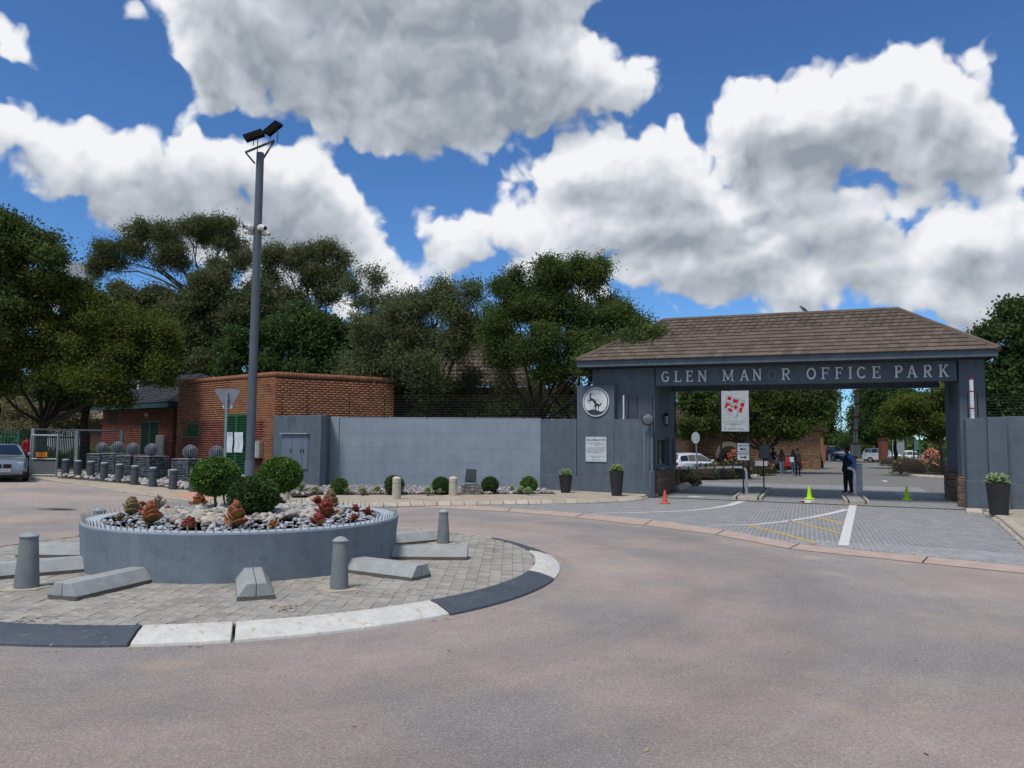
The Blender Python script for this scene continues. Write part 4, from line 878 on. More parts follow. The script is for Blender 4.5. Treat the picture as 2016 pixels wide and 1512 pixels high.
# beam with letters
bs0, bs1 = .04, 10.22
gbox('sign_beam', bs0, bs1, -.04, .30, 4.24, 4.93); gbox('upper_beam', .0, 10.3, .0, .34, 4.935, 5.0)
gbox('rear_beam', .0, 10.3, 4.2, 4.5, 4.3, 4.95)
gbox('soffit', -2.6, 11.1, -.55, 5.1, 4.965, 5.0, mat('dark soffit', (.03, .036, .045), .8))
# gutter, fascia
ES0, ES1, EB0, EB1, EZ0, EZ1 = -2.88, 11.3, -.8, 5.4, 4.96, 5.2
gbox('fascia', ES0, ES1, EB0, EB0 + .05, EZ0, EZ1); gbox('fascia', ES0, ES1, EB1 - .05, EB1, EZ0, EZ1); gbox('fascia', ES0, ES0 + .05, EB0 + .052, EB1 - .052, EZ0, EZ1); gbox('fascia', ES1 - .05, ES1, EB0 + .052, EB1 - .052, EZ0, EZ1)
MB().tube([L_(1.2, -.3, 4.955), L_(5, -.25, 4.95), L_(9.6, -.3, 4.955)], .012, 5).build('cable', m_barkp, gb)
# right hand pier
gbox('pier', 10.28, 11.05, 0, .75, .0, 4.96); gbox('pier', 10.42, 10.95, 3.1, 3.9, .0, 4.96); gbox('pier_wall', 10.5, 10.8, .8, 3.05, 3.6, 4.96)
for b0, b1, s0, s1, zt in ((-.14, .2, 10.15, 10.52, .95), (3.0, 3.98, 10.32, 11.0, 1.05)):
    for k in range(4): gbox('stone_block', s0 - rnd.uniform(0, .012), s1, b0, b1, k * zt / 4 + .003, (k + 1) * zt / 4 - .003, m_stone, gb, bevel=.025)
    MB().prism([tuple(L_(*q)[:2]) for q in ((s0 + .03, b0 + .03), (s1 - .03, b0 + .03), (s1 - .03, b1 - .03), (s0 + .03, b1 - .03))], zt, zt + .06).build('stone_cap', m_stone, gb, bevel=.03)
# roof
RBm = (EB0 + EB1) / 2; RZ = 7.12; KR = 2.75
def rooftiles(par, e0, e1, r0, r1, nrows, tw_, mt, limit, over=.05, rest='tile_field', skin=m_black):
    """slope between eave e0-e1 and ridge r0-r1 (world points); tiles laid in courses"""
    e0, e1, r0, r1 = map(Vector, (e0, e1, r0, r1)); ux = (e1 - e0).normalized(); up_ = ((r0 - e0) - ux * (r0 - e0).dot(ux)); sl = up_.length; up_.normalize(); nn = ux.cross(up_)
    if nn.z < 0: nn = -nn
    ax = (r0 - e0).dot(ux); bx = (r1 - e0).dot(ux); Ln = (e1 - e0).length; out = []
    for j in range(nrows):
        t0 = j / nrows; t1 = (j + 1) / nrows; l = ax * (t0 + t1) / 2; r = Ln + (bx - Ln) * (t0 + t1) / 2; c = l - (tw_ / 2 if j % 2 else 0)
        dy = sl / nrows
        while c < r:
            a, b_ = max(c, l), min(c + tw_, r)
            if b_ - a > .05:
                ctr = e0 + ux * ((a + b_) / 2) + up_ * (sl * (t0 + t1) / 2 - over / 2) + nn * (.022 + rnd.uniform(-.002, .002))
                tilt = R(6.5); yv = (up_ * cos(tilt) - nn * sin(tilt)).normalized(); zv = ux.cross(yv); zv = zv if zv.z > 0 else -zv
                M = Matrix(((ux.x, yv.x, zv.x, ctr.x), (ux.y, yv.y, zv.y, ctr.y), (ux.z, yv.z, zv.z, ctr.z), (0, 0, 0, 1))) @ Matrix.Diagonal((b_ - a - .006, dy + over, .032, 1)); out.append(M)
            c += tw_
    if limit is not None: box_pieces(par, 'roof_tile', out, mt, limit, rest)
    MB().add([e0, e1, r1, r0] if abs(ax - bx) > .01 else [e0, e1, r0], [(0, 1, 2, 3) if abs(ax - bx) > .01 else (0, 1, 2)]).build('roof_deck', skin, par)
    return out
c00, c10, c11, c01 = L_(ES0 - .03, EB0 - .03, EZ1), L_(ES1 + .03, EB0 - .03, EZ1), L_(ES1 + .03, EB1 + .03, EZ1), L_(ES0 - .03, EB1 + .03, EZ1)
rl, rr_ = L_(0.0, RBm, RZ), L_(8.72, RBm, RZ)
rooftiles(gb, c00, c10, rl, rr_, 12, .30, m_tile, 300); rooftiles(gb, c10, c11, rr_, rr_, 12, .30, m_tile, 0, rest='tile_field_side'); rooftiles(gb, c01, c00, rl, rl, 12, .30, m_tile, 0, rest='tile_field_side'); rooftiles(gb, c11, c01, rr_, rl, 12, .30, m_tile, 0, rest='tile_field_back')
def caps(par, a, b, mt, ln=.38, r=.11):
    a, b = Vector(a), Vector(b); n = max(1, int((b - a).length / ln)); t = (b - a) / n
    for i in range(n):
        p, q = a + t * i, a + t * (i + 1.06); mb = MB(); mb.tube([p + Vector((0, 0, .0)), q + Vector((0, 0, .012))], [r, r * .9], 8, smooth=False); mb.build('ridge_tile', mt, par)
for a, b_ in ((rl, rr_), (c10, rr_), (c00, rl), (c11, rr_), (c01, rl)): caps(gb, a, b_, m_tile)
# a bird on the ridge
bp = L_(SP(1582, 613, RBm)[0], RBm, RZ + .12)
bd = thing('pigeon', 'small grey pigeon perched on the roof ridge of the gate building', 'bird', bp)
b = MB(); b.tube([bp + Vector((.16, 0, .0)), bp + Vector((.08, 0, .04)), bp + Vector((0, 0, .09)), bp + Vector((-.07, 0, .14)), bp + Vector((-.10, 0, .18)), bp + Vector((-.135, 0, .18)), bp + Vector((-.17, 0, .17))], [.012, .045, .062, .045, .03, .028, .004], 8); b.build('body', mat('pigeon grey', (.09, .09, .10), .7), bd)
for s in (-1, 1): MB().tube([bp + Vector((0, s * .02, .05)), bp + Vector((0, s * .02, -.01))], .006, 4).build('leg', m_red, bd)
# letters
def glyph(ch):
    w = .15; H = 1.0; S = []
    def l(*p): S.append(('l', p))
    def sf(x, y, h=.17): S.append(('l', ((x - h, y), (x + h, y), .085)))
    def arc(cx, cy, rx, ry, a0, a1, w0=w): S.append(('a', [(cx + rx * cos(R(a0 + (a1 - a0) * i / 16)), cy + ry * sin(R(a0 + (a1 - a0) * i / 16))) for i in range(17)], w0))
    wd = .8
    if ch == 'G': arc(.42, .5, .345, .43, 42, 318); l((.69, .18), (.69, .46), .13); l((.45, .46), (.80, .46), .09)
    if ch == 'C': arc(.42, .5, .345, .43, 42, 318); l((.68, .74), (.68, .92), .07); l((.68, .08), (.68, .26), .07)
    if ch == 'O': arc(.43, .5, .355, .43, 0, 360)
    if ch == 'L': l((.22, 0), (.22, 1), w); sf(.22, .955); l((.05, .045), (.68, .045), .09); l((.66, .0), (.66, .24), .08)
    if ch in 'EF':
        l((.2, 0), (.2, 1), w); l((.04, .955), (.70, .955), .09); l((.69, .76), (.69, 1), .08); l((.2, .52), (.55, .52), .09); l((.55, .40), (.55, .64), .06)
        if ch == 'E': l((.04, .045), (.73, .045), .09); l((.72, 0), (.72, .24), .08)
        else: sf(.2, .045)
    if ch == 'I': l((.2, 0), (.2, 1), w); sf(.2, .955); sf(.2, .045)
    if ch == 'N': l((.17, 0), (.17, 1), .1); l((.75, 0), (.75, 1), .1); l((.17, .96), (.75, .04), .15); sf(.14, .955, .13); sf(.17, .045, .15); sf(.75, .955, .15)
    if ch == 'M': l((.17, 0), (.17, 1), .1); l((.93, 0), (.93, 1), .12); l((.18, .98), (.55, .10), .14); l((.55, .10), (.92, .98), .11); sf(.13, .955, .12); sf(.97, .955, .12); sf(.17, .045, .16); sf(.93, .045, .16)
    if ch == 'A': l((.12, .02), (.44, .98), .1); l((.44, .98), (.78, .02), .15); l((.24, .34), (.66, .34), .08); sf(.11, .045, .14); sf(.79, .045, .15)
    if ch in 'PR':
        l((.2, 0), (.2, 1), w); sf(.2, .045); l((.04, .955), (.45, .955), .09); l((.2, .47 if ch == 'P' else .50), (.45, .47 if ch == 'P' else .50), .09); arc(.43, .73, .26, .225, 90, -90, .14)
        if ch == 'R': l((.42, .48), (.66, .06), .14); l((.62, .045), (.82, .045), .09)
    if ch == 'K': l((.2, 0), (.2, 1), w); sf(.2, .955); sf(.2, .045); l((.27, .42), (.70, .96), .1); l((.40, .56), (.72, .04), .14); sf(.70, .955, .15); sf(.74, .045, .15)
    return S
lx = [('G', 187, 227), ('L', 248, 288), ('E', 308, 346), ('N', 368, 417), ('M', 492, 553), ('A', 582, 627), ('N', 645, 693), ('O', 720, 768), ('R', 790, 838), ('O', 918, 966), ('F', 990, 1034), ('F', 1060, 1102), ('I', 1128, 1150), ('C', 1172, 1218), ('E', 1247, 1292), ('P', 1360, 1403), ('A', 1425, 1475), ('R', 1505, 1553), ('K', 1583, 1638)]
WD = dict(G=.84, L=.74, E=.78, N=.92, M=1.1, A=.9, O=.86, R=.84, F=.76, I=.4, C=.8, P=.76, K=.9)
nf_ = -GB
for i, (ch, x0, x1) in enumerate(lx):
    s0 = SP(1230 + x0 / 2.565, 740, -.04)[0]; s1 = SP(1230 + x1 / 2.565, 740, -.04)[0]; Hh = .425; zb = 4.375 - .0 * i; zb = 4.372
    T = frame(GU, nf_, L_(s0, -.04, zb)); sx = (s1 - s0) / WD[ch]; mb = MB(); dz = 0
    for st in glyph(ch):
        dz += .0006
        if st[0] == 'l': a, b_, w = st[1]; pts = [a, b_]
        else: pts, w = st[1], st[2]
        ribbon(mb, [(p[0] * sx, p[1] * Hh) for p in pts], w * Hh, T, .02, .055 + dz)
    mb.build('letter', m_dull if i == 7 else m_grey_letter, gb, label='dark faded letter O in MANOR' if i == 7 else None)
# lantern, mirror, gate frame, fences at the guard room
lb_, lz_ = SD(1310, 826, .1); t = thing('wall_lantern', 'black wall lantern on the guard room side facing the drive', 'lantern', L_(.1, lb_, lz_))
MB().lathe([(.02, -.3), (.09, -.2), (.1, -.18)], L_(.14, lb_, lz_), 6, smooth=False).build('base', m_black, t); MB().lathe([(.085, -.18), (.11, .12), (.11, .14)], L_(.14, lb_, lz_), 6, smooth=False).build('lamp_shade', mat('frosted pane', (.35, .33, .33), .3), t); MB().lathe([(.14, .14), (.1, .2), (.02, .3)], L_(.14, lb_, lz_), 6, smooth=False).build('lid', m_black, t)
for k in range(6):
    a = k * pi / 3; MB().tube([L_(.14, lb_, lz_) + Vector((.09 * cos(a), .09 * sin(a), -.18)), L_(.14, lb_, lz_) + Vector((.115 * cos(a), .115 * sin(a), .14))], .012, 4).build('cage_bar', m_black, t)
t = thing('convex_mirror', 'round black-rimmed convex mirror at the wall end beside the guard room', 'mirror', D(1275, 825, 28.7)); c = D(1275, 825, 28.7)
MB().lathe([(.01, 0), (.22, 0), (.235, .03), (.22, .05)], c, 24, M=Matrix.Rotation(R(100), 4, 'X')).build('rim', m_black, t); MB().lathe([(.2, .0), (.15, .03), (.01, .05)], c + Vector((0, -.05, 0)), 24, M=Matrix.Rotation(R(100), 4, 'X')).build('mirror_glass', mat('mirror glass', (.3, .32, .34), .15, metal=.9), t)
MB().tube([c + Vector((0, .05, 0)), c + Vector((.25, .1, -.1)), c + Vector((.2, .1, -.7))], .015, 5).build('bracket', m_black, t)
t = thing('sliding_gate', 'tall narrow grey steel end of the sliding gate standing beside the guard room', 'gate', L_(-.2, -.75)); m_gf = mat('grey gate steel', (.13, .17, .20), .5)
for s_ in (-.26, .02): MB().box(L_(s_, -.72, 1.35), (.07, .07, 2.5), GZ).build('upright', m_gf, t, bevel=.006)
for z_ in (.35, 2.56): MB().box(L_(-.12, -.72, z_), (.21, .06, .07), GZ).build('crossbar', m_gf, t)
for s_ in (-.24, .0): MB().tube([L_(s_, -.72, 2.6), L_(s_ - .02, -.72, 2.95), L_(s_, -.72, 3.0)], .02, 5).build('horn', m_gf, t)
def efence(name, label, posts, z0, z1, nw, lean=0, ins=True, pm=m_black):
    t = thing(name, label, 'electric fence', posts[0] if len(posts[0]) == 3 else (*posts[0], z0))
    pts = [Vector((p[0], p[1], z0)) for p in posts]
    for p in pts:
        MB().tube([p - Vector((0, 0, .05)), p + Vector((lean, 0, z1 - z0))], .016, 5).build('post', pm, t)
    for k in range(nw):
        f = (k + .6) / nw; 
        mb = MB()
        for i in range(len(pts) - 1): mb.tube([pts[i] + Vector((lean * f, 0, (z1 - z0) * f)), pts[i + 1] + Vector((lean * f, 0, (z1 - z0) * f))], .0042, 3, cap=False)
        mb.build('wire', mat('fence wire', (.16, .15, .14), .5, metal=.3), t)
    mb = MB()
    for p in pts:
        for k in range(nw): mb.box(p + Vector((lean * (k + .6) / nw, -.02, (z1 - z0) * (k + .6) / nw)), (.035, .05, .03))
    mb.build('insulators', m_black, t, kind='stuff'); return t
efence('electric_fence', 'nine-wire electric fence along the top of the light grey wall', [wp(-2.0), wp(-.9), wp(.9), wp(2.4), wp(4.2), wp(6.2), wp(8.2), (2.55, 30.9)], 3.02, 3.95, 9)
efence('electric_fence', 'short electric fence behind the logo pillar in front of the guard room', [(4.0, 30.0), (4.5, 29.62), (4.8, 29.45), (5.3, 29.0)], 2.95, 3.85, 9)
MB().tube([(4.32, 29.7, 2.95), (4.32, 29.7, 3.88)], .03, 6).build('white_post', m_white2, bpy.data.objects['electric_fence.001'])
# ------------------------------------------------------------------ wall on the right of the gate
rw = thing('right_wall', 'dark grey wall with pilaster and plinth on the right of the gate behind the pot', 'wall', (14.2, 24.2, 0))
def rp(s, o=0): p = Vector((14.23, 24.18, 0)) + GU * s + GB * o; return (p.x, p.y)
def rbox(name, s0, s1, o0, o1, z0, z1, m=m_dark): return MB().prism([rp(s0, o0), rp(s1, o0), rp(s1, o1), rp(s0, o1)], z0, z1).build(name, m, rw, bevel=.012)
rbox('wall_section', .03, .60, .02, .5, .0, 2.90); rbox('plinth', 0, .62, -.03, .5, 0, .98)
rbox('pilaster', .60, 1.10, -.12, .5, .0, 2.95); rbox('wall_section', 1.1, 14, .14, .5, 0, 2.98); rbox('plinth', .63, 1.12, -.20, .4, 0, .92); rbox('plinth', 1.12, 14, .06, .4, 0, .90)
t = efence('electric_fence', 'electric fence on the right wall with black insulators', [rp(.15, .3), rp(.42, .3), rp(3, .3), rp(6, .3), rp(9, .3)], 2.98, 3.72, 8)
p = G(1911, 1003); q0 = D(1915, 824, 24.9); q1 = D(1911.5, 746, 24.9)
t = thing('raised_boom', 'upright white boom arm with three red bands rising behind the right wall', 'boom barrier', (q0.x, q0.y, 0))
MB().box(((q0.x + q1.x) / 2, 24.9, (q0.z + q1.z) / 2), (.10, .05, q1.z - q0.z)).build('boom_arm', m_white2, t)
for f in (.0, .42, .99): z = q1.z + (q0.z - q1.z) * f * .75; MB().box(((q0.x + q1.x) / 2, 24.9, z), (.112, .06, .04 if f else .05)).build('red_band', m_red, t)
MB().box(((q0.x + q1.x) / 2, 24.9, q0.z / 2), (.2, .2, q0.z)).build('housing', m_cab, t)
# ------------------------------------------------------------------ brick substation
BC, BL, BR = Vector((-10.7, 34.6, 0)), Vector((-17.6, 40.5, 0)), Vector((-5.77, 37.65, 0)); BTOP = 5.02
sbn = thing('brick_substation', 'flat topped orange brick substation with green louvred doors behind the stone baskets', 'substation', BC)
tl = (BC - BL).normalized(); nl = Vector((tl.y, -tl.x, 0)); trr = (BR - BC).normalized(); nr = Vector((trr.y, -trr.x, 0))
bb = BL + (BR - BC); MB().prism([(p.x, p.y) for p in (BL - nl * .07 + tl * .05, BC - nl * .07 - nr * .07, BR - nr * .07 - trr * .05, bb)], 0, BTOP - .12).build('inner_wall', m_mortar, sbn)
def OW(px, py): return onwall(px, py, BL, tl)
def lw_(px, py): p = OW(px, py); return (p - BL).dot(tl), p.z
def brickwork(par, A, t, n, length, z0, z1, ch, bl, mt, holes=(), depth=.10, limit=0, half=True, nm='brick', rest='brickwork', pick=None):
    out = []; rows = int((z1 - z0) / ch); rz = math.atan2(t.y, t.x); alt = []
    for j in range(rows):
        z = z0 + (j + .5) * ch; c = -(bl / 2 if j % 2 else 0)
        while c < length:
            a, b = max(0, c), min(length, c + bl); parts = [(a, b)]
            for (h0, h1, g0, g1) in holes:
                if g0 < z < g1:
                    np_ = []
                    for (x, y) in parts:
                        if y <= h0 or x >= h1: np_.append((x, y)); continue
                        if x < h0: np_.append((x, h0))
                        if y > h1: np_.append((h1, y))
                    parts = np_
            for (x, y) in parts:
                if y - x > .04:
                    ctr = A + t * ((x + y) / 2) - n * (depth / 2) + n * rnd.uniform(-.004, .005); M = TRS((ctr.x, ctr.y, z), rz, (y - x - .003, depth, ch - .022))
                    (alt if pick and pick((x + y) / 2, z) else out).append(M)
            c += bl
    return out, alt
dh = [lw_(441, 815), lw_(486.5, 940)]; vh = [lw_(366, 833), lw_(391, 862)]
zb_ = gz(-15, 38)
patch0, patch1 = lw_(361, 832)[0], lw_(520, 832)[0]
hl = (BC - BL).length
m1, a1_ = brickwork(sbn, BL, tl, nl, hl, 0, BTOP - .14, .108, .30, m_brick, [(dh[0][0], dh[1][0], .0, dh[0][1]), (vh[0][0], vh[1][0], vh[1][1], vh[0][1])], pick=lambda x, z: patch0 < x < patch1 and z < 2.95)
box_pieces(sbn, 'brick', m1, m_brick, 300, 'brickwork'); box_pieces(sbn, 'brick', a1_, m_brickd, 0, 'dark_brickwork')
m1, _ = brickwork(sbn, BC, trr, nr, (BR - BC).length, 2.2, BTOP - .14, .108, .30, m_brick); box_pieces(sbn, 'brick', m1, m_brick, 0, 'side_brickwork')
m1 = []
for A, t_, n_, ln in ((BL, tl, nl, hl), (BC, trr, nr, (BR - BC).length)):
    k = int(ln / .11)
    for i in range(k): p = A + t_ * ((i + .5) * ln / k) - n_ * .05 + n_ * .004; m1.append(TRS((p.x, p.y, BTOP - .03), math.atan2(t_.y, t_.x), (ln / k - .012, .13, .22)))
box_pieces(sbn, 'coping_brick', m1, m_brick, 0, 'coping_bricks')
def louvre(par, name, A, t_, n_, x0, x1, z0, z1, nleaf, mt, ns):
    rz = math.atan2(t_.y, t_.x); w = (x1 - x0) / nleaf
    for k in range(nleaf):
        a = x0 + w * k + .015; b = x0 + w * (k + 1) - .015
        def bx(xa, xb, za, zb, o, d, nm, par_): p = A + t_ * ((xa + xb) / 2) + n_ * o; return MB().box((p.x, p.y, (za + zb) / 2), (xb - xa, d, zb - za), rz).build(nm, mt, par_)
        lf = bx(a, b, z0, z1, -.085, .01, name, par); WM[lf.name] = wm(par)
        for (xa, xb, za, zb) in ((a, a + .06, z0, z1), (b - .06, b, z0, z1), (a + .061, b - .061, z1 - .07, z1), (a + .061, b - .061, z0, z0 + .07)): bx(xa, xb, za, zb, -.045, .07, 'frame', lf)
        for i in range(ns):
            z = z0 + .09 + (i + .5) * (z1 - z0 - .18) / ns; p = A + t_ * ((a + b) / 2) - n_ * .05
            M = Matrix.Rotation(rz, 4, 'Z') @ Matrix.Rotation(R(50), 4, 'X'); MB().box((p.x, p.y, z), (b - a - .125, .012, (z1 - z0) / ns * .95), M=M).build('slat', mt, lf)
louvre(sbn, 'louvred_door', BL, tl, nl, dh[0][0], dh[1][0], gz(-13, 37) + .1, dh[0][1] - .02, 2, m_green2, 24)
louvre(sbn, 'louvre_vent', BL, tl, nl, vh[0][0], vh[1][0], vh[1][1], vh[0][1], 1, m_green2, 7)
pp = mat('white paper', (.62, .66, .72), .7)
for i, (x0, x1) in enumerate(((443, 457.5), (462.5, 478))):
    a, b = lw_(x0, 851), lw_(x1, 891); p = BL + tl * ((a[0] + b[0]) / 2) + nl * .0
    t = thing('paper_notice', ('left', 'right')[i] + ' white paper notice taped to the green louvred door', 'notice', (p.x, p.y, b[1]), 0, 'paper notices on the louvred door')
    T = frame(tl, nl, p + Vector((0, 0, (a[1] + b[1]) / 2))); mb = MB(); w, h = b[0] - a[0], a[1] - b[1]; n = 6
    vs = [T @ Vector((sx * w / 2, -h / 2 + h * k / n, .012 + .015 * sin(k * 1.3 + i))) for k in range(n + 1) for sx in (-1, 1)]
    mb.add(vs, [(2 * k, 2 * k + 1, 2 * k + 3, 2 * k + 2) for k in range(n)]); mb.build('paper', pp, t)
    for k in range(5 if i else 2): lbx(MB(), T, (.0 if i else .12), h * (.02 - .08 * k) if i else h * (.43 - k * .04), w * (.2 if i else .3), .012, .032, .034).build('print_line', m_cab, t)
e0 = lw_(502, 868); e1 = lw_(518, 902); p = BL + tl * ((e0[0] + e1[0]) / 2) + nl * .12; t = thing('meter_box', 'cream steel meter box on the brick wall right of the louvred door', 'meter box', (p.x, p.y, e1[1]))
MB().box((p.x, p.y, (e0[1] + e1[1]) / 2), (e1[0] - e0[0], .22, e0[1] - e1[1]), math.atan2(tl.y, tl.x)).build('box_body', mat('cream box', (.34, .32, .28), .6), t, bevel=.01)
q = p + nl * .115 - tl * .08; MB().box((q.x, q.y, (e0[1] + e1[1]) / 2), ((e1[0] - e0[0]) * .55, .012, (e0[1] - e1[1]) * .9), math.atan2(tl.y, tl.x)).build('lid', m_signw, t)
for px, py in ((531, 759), (357, 776)): p = OW(px, py) + nl * .04; t = thing('wall_bracket', 'small dark iron bracket on the brick wall near its ' + ('corner' if px > 500 else 'left end'), 'bracket', p); MB().tube([p - nl * .05, p + nl * .04], .02, 6).build('stub', m_black, t); MB().lathe([(.05, -.02), (.06, 0), (.05, .02)], p + nl * .05, 8).build('hook', m_black, t)
t = thing('downpipe', 'thin dark slanting pipe standing on the substation roof edge', 'pipe', BC + Vector((.7, .8, BTOP))); MB().tube([BC + Vector((.6, .7, BTOP - .3)), BC + Vector((1.1, .9, BTOP + .15))], .025, 5).build('pipe', m_black, t)
# ------------------------------------------------------------------ small brick house with slate roof
HC, HL = Vector((-18.6, 42.3, 0)), Vector((-25.6, 48.2, 0)); th_ = (HC - HL).normalized(); nh = Vector((th_.y, -th_.x, 0)); hh = (HC - HL).length
hs = thing('brick_house', 'small red brick outbuilding with slate hip roof and teal fascia left of the substation', 'house', HC)
HZ = 3.75; hb = -nh * 6.4
MB().prism([(p.x, p.y) for p in (HL - nh * .07, HC - nh * .07 - th_ * .07, HC + hb - th_ * .07, HL + hb)], .1, HZ).build('inner_wall', m_mortar, hs)
def hw(px, py): p = onwall(px, py, HL, th_); return (p - HL).dot(th_), p.z
hd = [hw(277.5, 829), hw(309, 925)]; hv = [hw(215, 809), hw(233, 831)]
m1, _ = brickwork(hs, HL, th_, nh, hh, .2, HZ, .11, .28, m_brickd, [(hd[0][0], hd[1][0], 0, hd[0][1]), (hv[0][0], hv[1][0], hv[1][1], hv[0][1])]); box_pieces(hs, 'brick', m1, m_brickd, 0, 'brickwork')
m1, _ = brickwork(hs, HC, -nh * 1.0, th_, 6.3, .2, HZ, .11, .28, m_brickd); box_pieces(hs, 'brick', m1, m_brickd, 0, 'side_brickwork')
louvre(hs, 'louvred_door', HL, th_, nh, hd[0][0], hd[1][0], .45, hd[0][1], 2, m_green, 22); louvre(hs, 'wall_vent', HL, th_, nh, hv[0][0], hv[1][0], hv[1][1], hv[0][1], 1, m_mortar, 6)
p = onwall(293, 817, HL, th_) + nh * .08; MB().lathe([(.02, -.13), (.13, -.08), (.15, 0), (.13, .08), (.02, .13)], p, 12).build('bulkhead_lamp', mat('cream lamp cover', (.5, .45, .33), .5), hs)
p0, p1 = onwall(311.5, 857, HL, th_), onwall(325, 903, HL, th_); q = (p0 + p1) / 2 + nh * .08; MB().box(q, ((p1 - p0).dot(th_), .14, p0.z - p1.z), math.atan2(th_.y, th_.x)).build('meter_box', mat('pale box', (.30, .29, .25), .6), hs, bevel=.02)
o_ = .55; ez = 4.02; ca, cb2, cc_, cd = HL - th_ * o_ + nh * o_, HC + th_ * o_ + nh * o_, HC + th_ * o_ + hb - nh * o_, HL - th_ * o_ + hb - nh * o_
for q in (ca, cb2, cc_, cd): q.z = ez
kk = 3.75; r1_, r0_ = cb2 - th_ * kk - nh * kk, ca + th_ * kk - nh * kk; r1_.z = r0_.z = 5.95
for A, B_, C_, D_, lim in ((ca, cb2, r0_, r1_, 120), (cb2, cc_, r1_, r1_, 0), (cc_, cd, r1_, r0_, 0), (cd, ca, r0_, r0_, 0)): rooftiles(hs, A, B_, C_, D_, 16, .3, m_slate, lim, rest='slates')
for a, b in ((ca, r0_), (cb2, r1_), (r0_, r1_), (cc_, r1_)): caps(hs, a, b, m_slate, .4, .07)
for A, B_ in ((ca, cb2), (cb2, cc_), (cd, ca)):
    t_ = (B_ - A).normalized(); c = (A + B_) / 2; MB().box((c.x, c.y, ez - .15), ((B_ - A).length - .01, .04, .28), math.atan2(t_.y, t_.x)).build('fascia', m_teal, hs)
MB().prism([(p.x, p.y) for p in (ca, cb2, cc_, cd)], HZ + .0, HZ + .02).build('soffit', m_mortar, hs)
# ------------------------------------------------------------------ mesh gate and palisade fence on the far left
m_meshp = mat('galvanised weld mesh', (.09, .10, .11), .7)
def mesh_panel(t, A, B, z0, z1, name, step=.09):
    mb = MB(); A, B = Vector(A), Vector(B); n = int((B - A).length / step); d = (B - A)
    for i in range(n + 1): p = A + d * i / n; mb.tube([Vector((p.x, p.y, z0)), Vector((p.x, p.y, z1))], .0034, 3, cap=False)
    k = int((z1 - z0) / .22)
    for i in range(k + 1): z = z0 + (z1 - z0) * i / k; mb.tube([Vector((A.x, A.y, z)), Vector((B.x, B.y, z))], .004, 3, cap=False)
    mb.build(name, m_meshp, t, kind='stuff')
mA, mBp, mC = (-20.7, 33.4), (-20.25, 36.0), (-19.2, 38.0); g0 = .42
t = thing('mesh_fence', 'grey weld mesh fence with square posts standing in front of the green palisade fence', 'fence', (*mA, g0))
for p in (mA, mBp, mC): MB().box((p[0], p[1], g0 + 1.0), (.13, .13, 2.04)).build('post', m_metal, t)
for a, b in ((mA, mBp), (mBp, mC)):
    mesh_panel(t, (*a, 0), (*b, 0), g0 + .1, g0 + 1.98, 'mesh'); MB().tube([(*a, g0 + 1.98), (*b, g0 + 1.98)], .035, 6).build('top_rail', m_metal, t); MB().tube([(*a, g0 + .1), (*b, g0 + .1)], .025, 6).build('bottom_rail', m_metal, t)
ga = G(58, 939); gb2 = G(110, 940.5); t = thing('mesh_gate_leaf', 'open weld mesh gate leaf with an orange striped hazard plate hanging on it', 'gate', ga)
zt = D(85, 857, ga.y).z
for p in (ga, gb2): MB().tube([(p.x, p.y, gz(p.x, p.y) + .04), (p.x, p.y, zt)], .045, 6).build('upright', m_metal, t)
for z in (ga.z + .08, ga.z + .75, zt): MB().tube([(ga.x, ga.y, z), (gb2.x, gb2.y, z)], .035, 6).build('crossbar', m_metal, t)
mesh_panel(t, ga, gb2, ga.z + .08, zt, 'mesh', .035)
MB().box(((ga.x + gb2.x) / 2, (ga.y + gb2.y) / 2, ga.z + .38), ((gb2 - ga).length - .06, .01, .55), math.atan2(gb2.y - ga.y, gb2.x - ga.x)).build('sheet_panel', mat('grey sheet', (.13, .145, .16), .5), t)
hc = D(82, 895, ga.y - .08); t2 = thing('hazard_plate', 'orange and black striped hazard plate on the mesh gate leaf', 'sign', hc)
MB().box(hc, (.46, .02, .21)).build('plate', mat('orange plate', (.75, .25, .02), .5), t2)
for i in range(6):
    x = -.19 + i * .07; s_ = .05 if i < 3 else -.05; q = [(x, -.105), (x + .03, -.105), (x + .03 + s_, .105), (x + s_, .105)]; q = [(max(-.228, min(.228, a)), b) for a, b in q]
    MB().add([(hc.x + a, hc.y - .012, hc.z + b) for a, b in q], [(0, 1, 2, 3)]).build('stripe', m_black, t2)
def palisade(A, B, label, h=2.0, z0=.4, step=.17):
    A, B = Vector((*A, 0)), Vector((*B, 0)); t = thing('palisade_fence', label, 'fence', (A.x, A.y, z0), 0, 'green palisade fencing')
    d = B - A; n = int(d.length / step); rz = math.atan2(d.y, d.x); me = None
    mb = MB(); mb.prism([(-.034, -.01), (.034, -.01), (.034, .01), (-.034, .01)], 0, h - .12); mb.add([(-.034, 0, h - .12), (.034, 0, h - .12), (0, 0, h)], [(0, 1, 2)]); me = mb.mesh('piece_pale', m_green)
    for i in range(min(n, 300)): p = A + d * (i + .5) / n; link('pale', me, t, Matrix.Translation((p.x, p.y, z0 + .05)) @ Matrix.Rotation(rz, 4, 'Z'))
    for z in (.35, h - .35): c = (A + B) / 2; MB().box((c.x, c.y, z0 + z), (d.length, .05, .06), rz).build('rail', m_green, t)
    k = max(2, int(d.length / 2.7))
    for i in range(k): p = A + d * i / (k - 1); MB().box((p.x, p.y, z0 + h / 2), (.09, .09, h - .05), rz).build('post', m_green, t)
palisade((-23.6, 37.0), (-40, 39.5), 'green palisade fence at the left edge, behind the parked silver car')
palisade((-23.6, 37.0), (-23.8, 43.5), 'green palisade fence between the silver car and the brick outbuilding, behind the mesh gate')
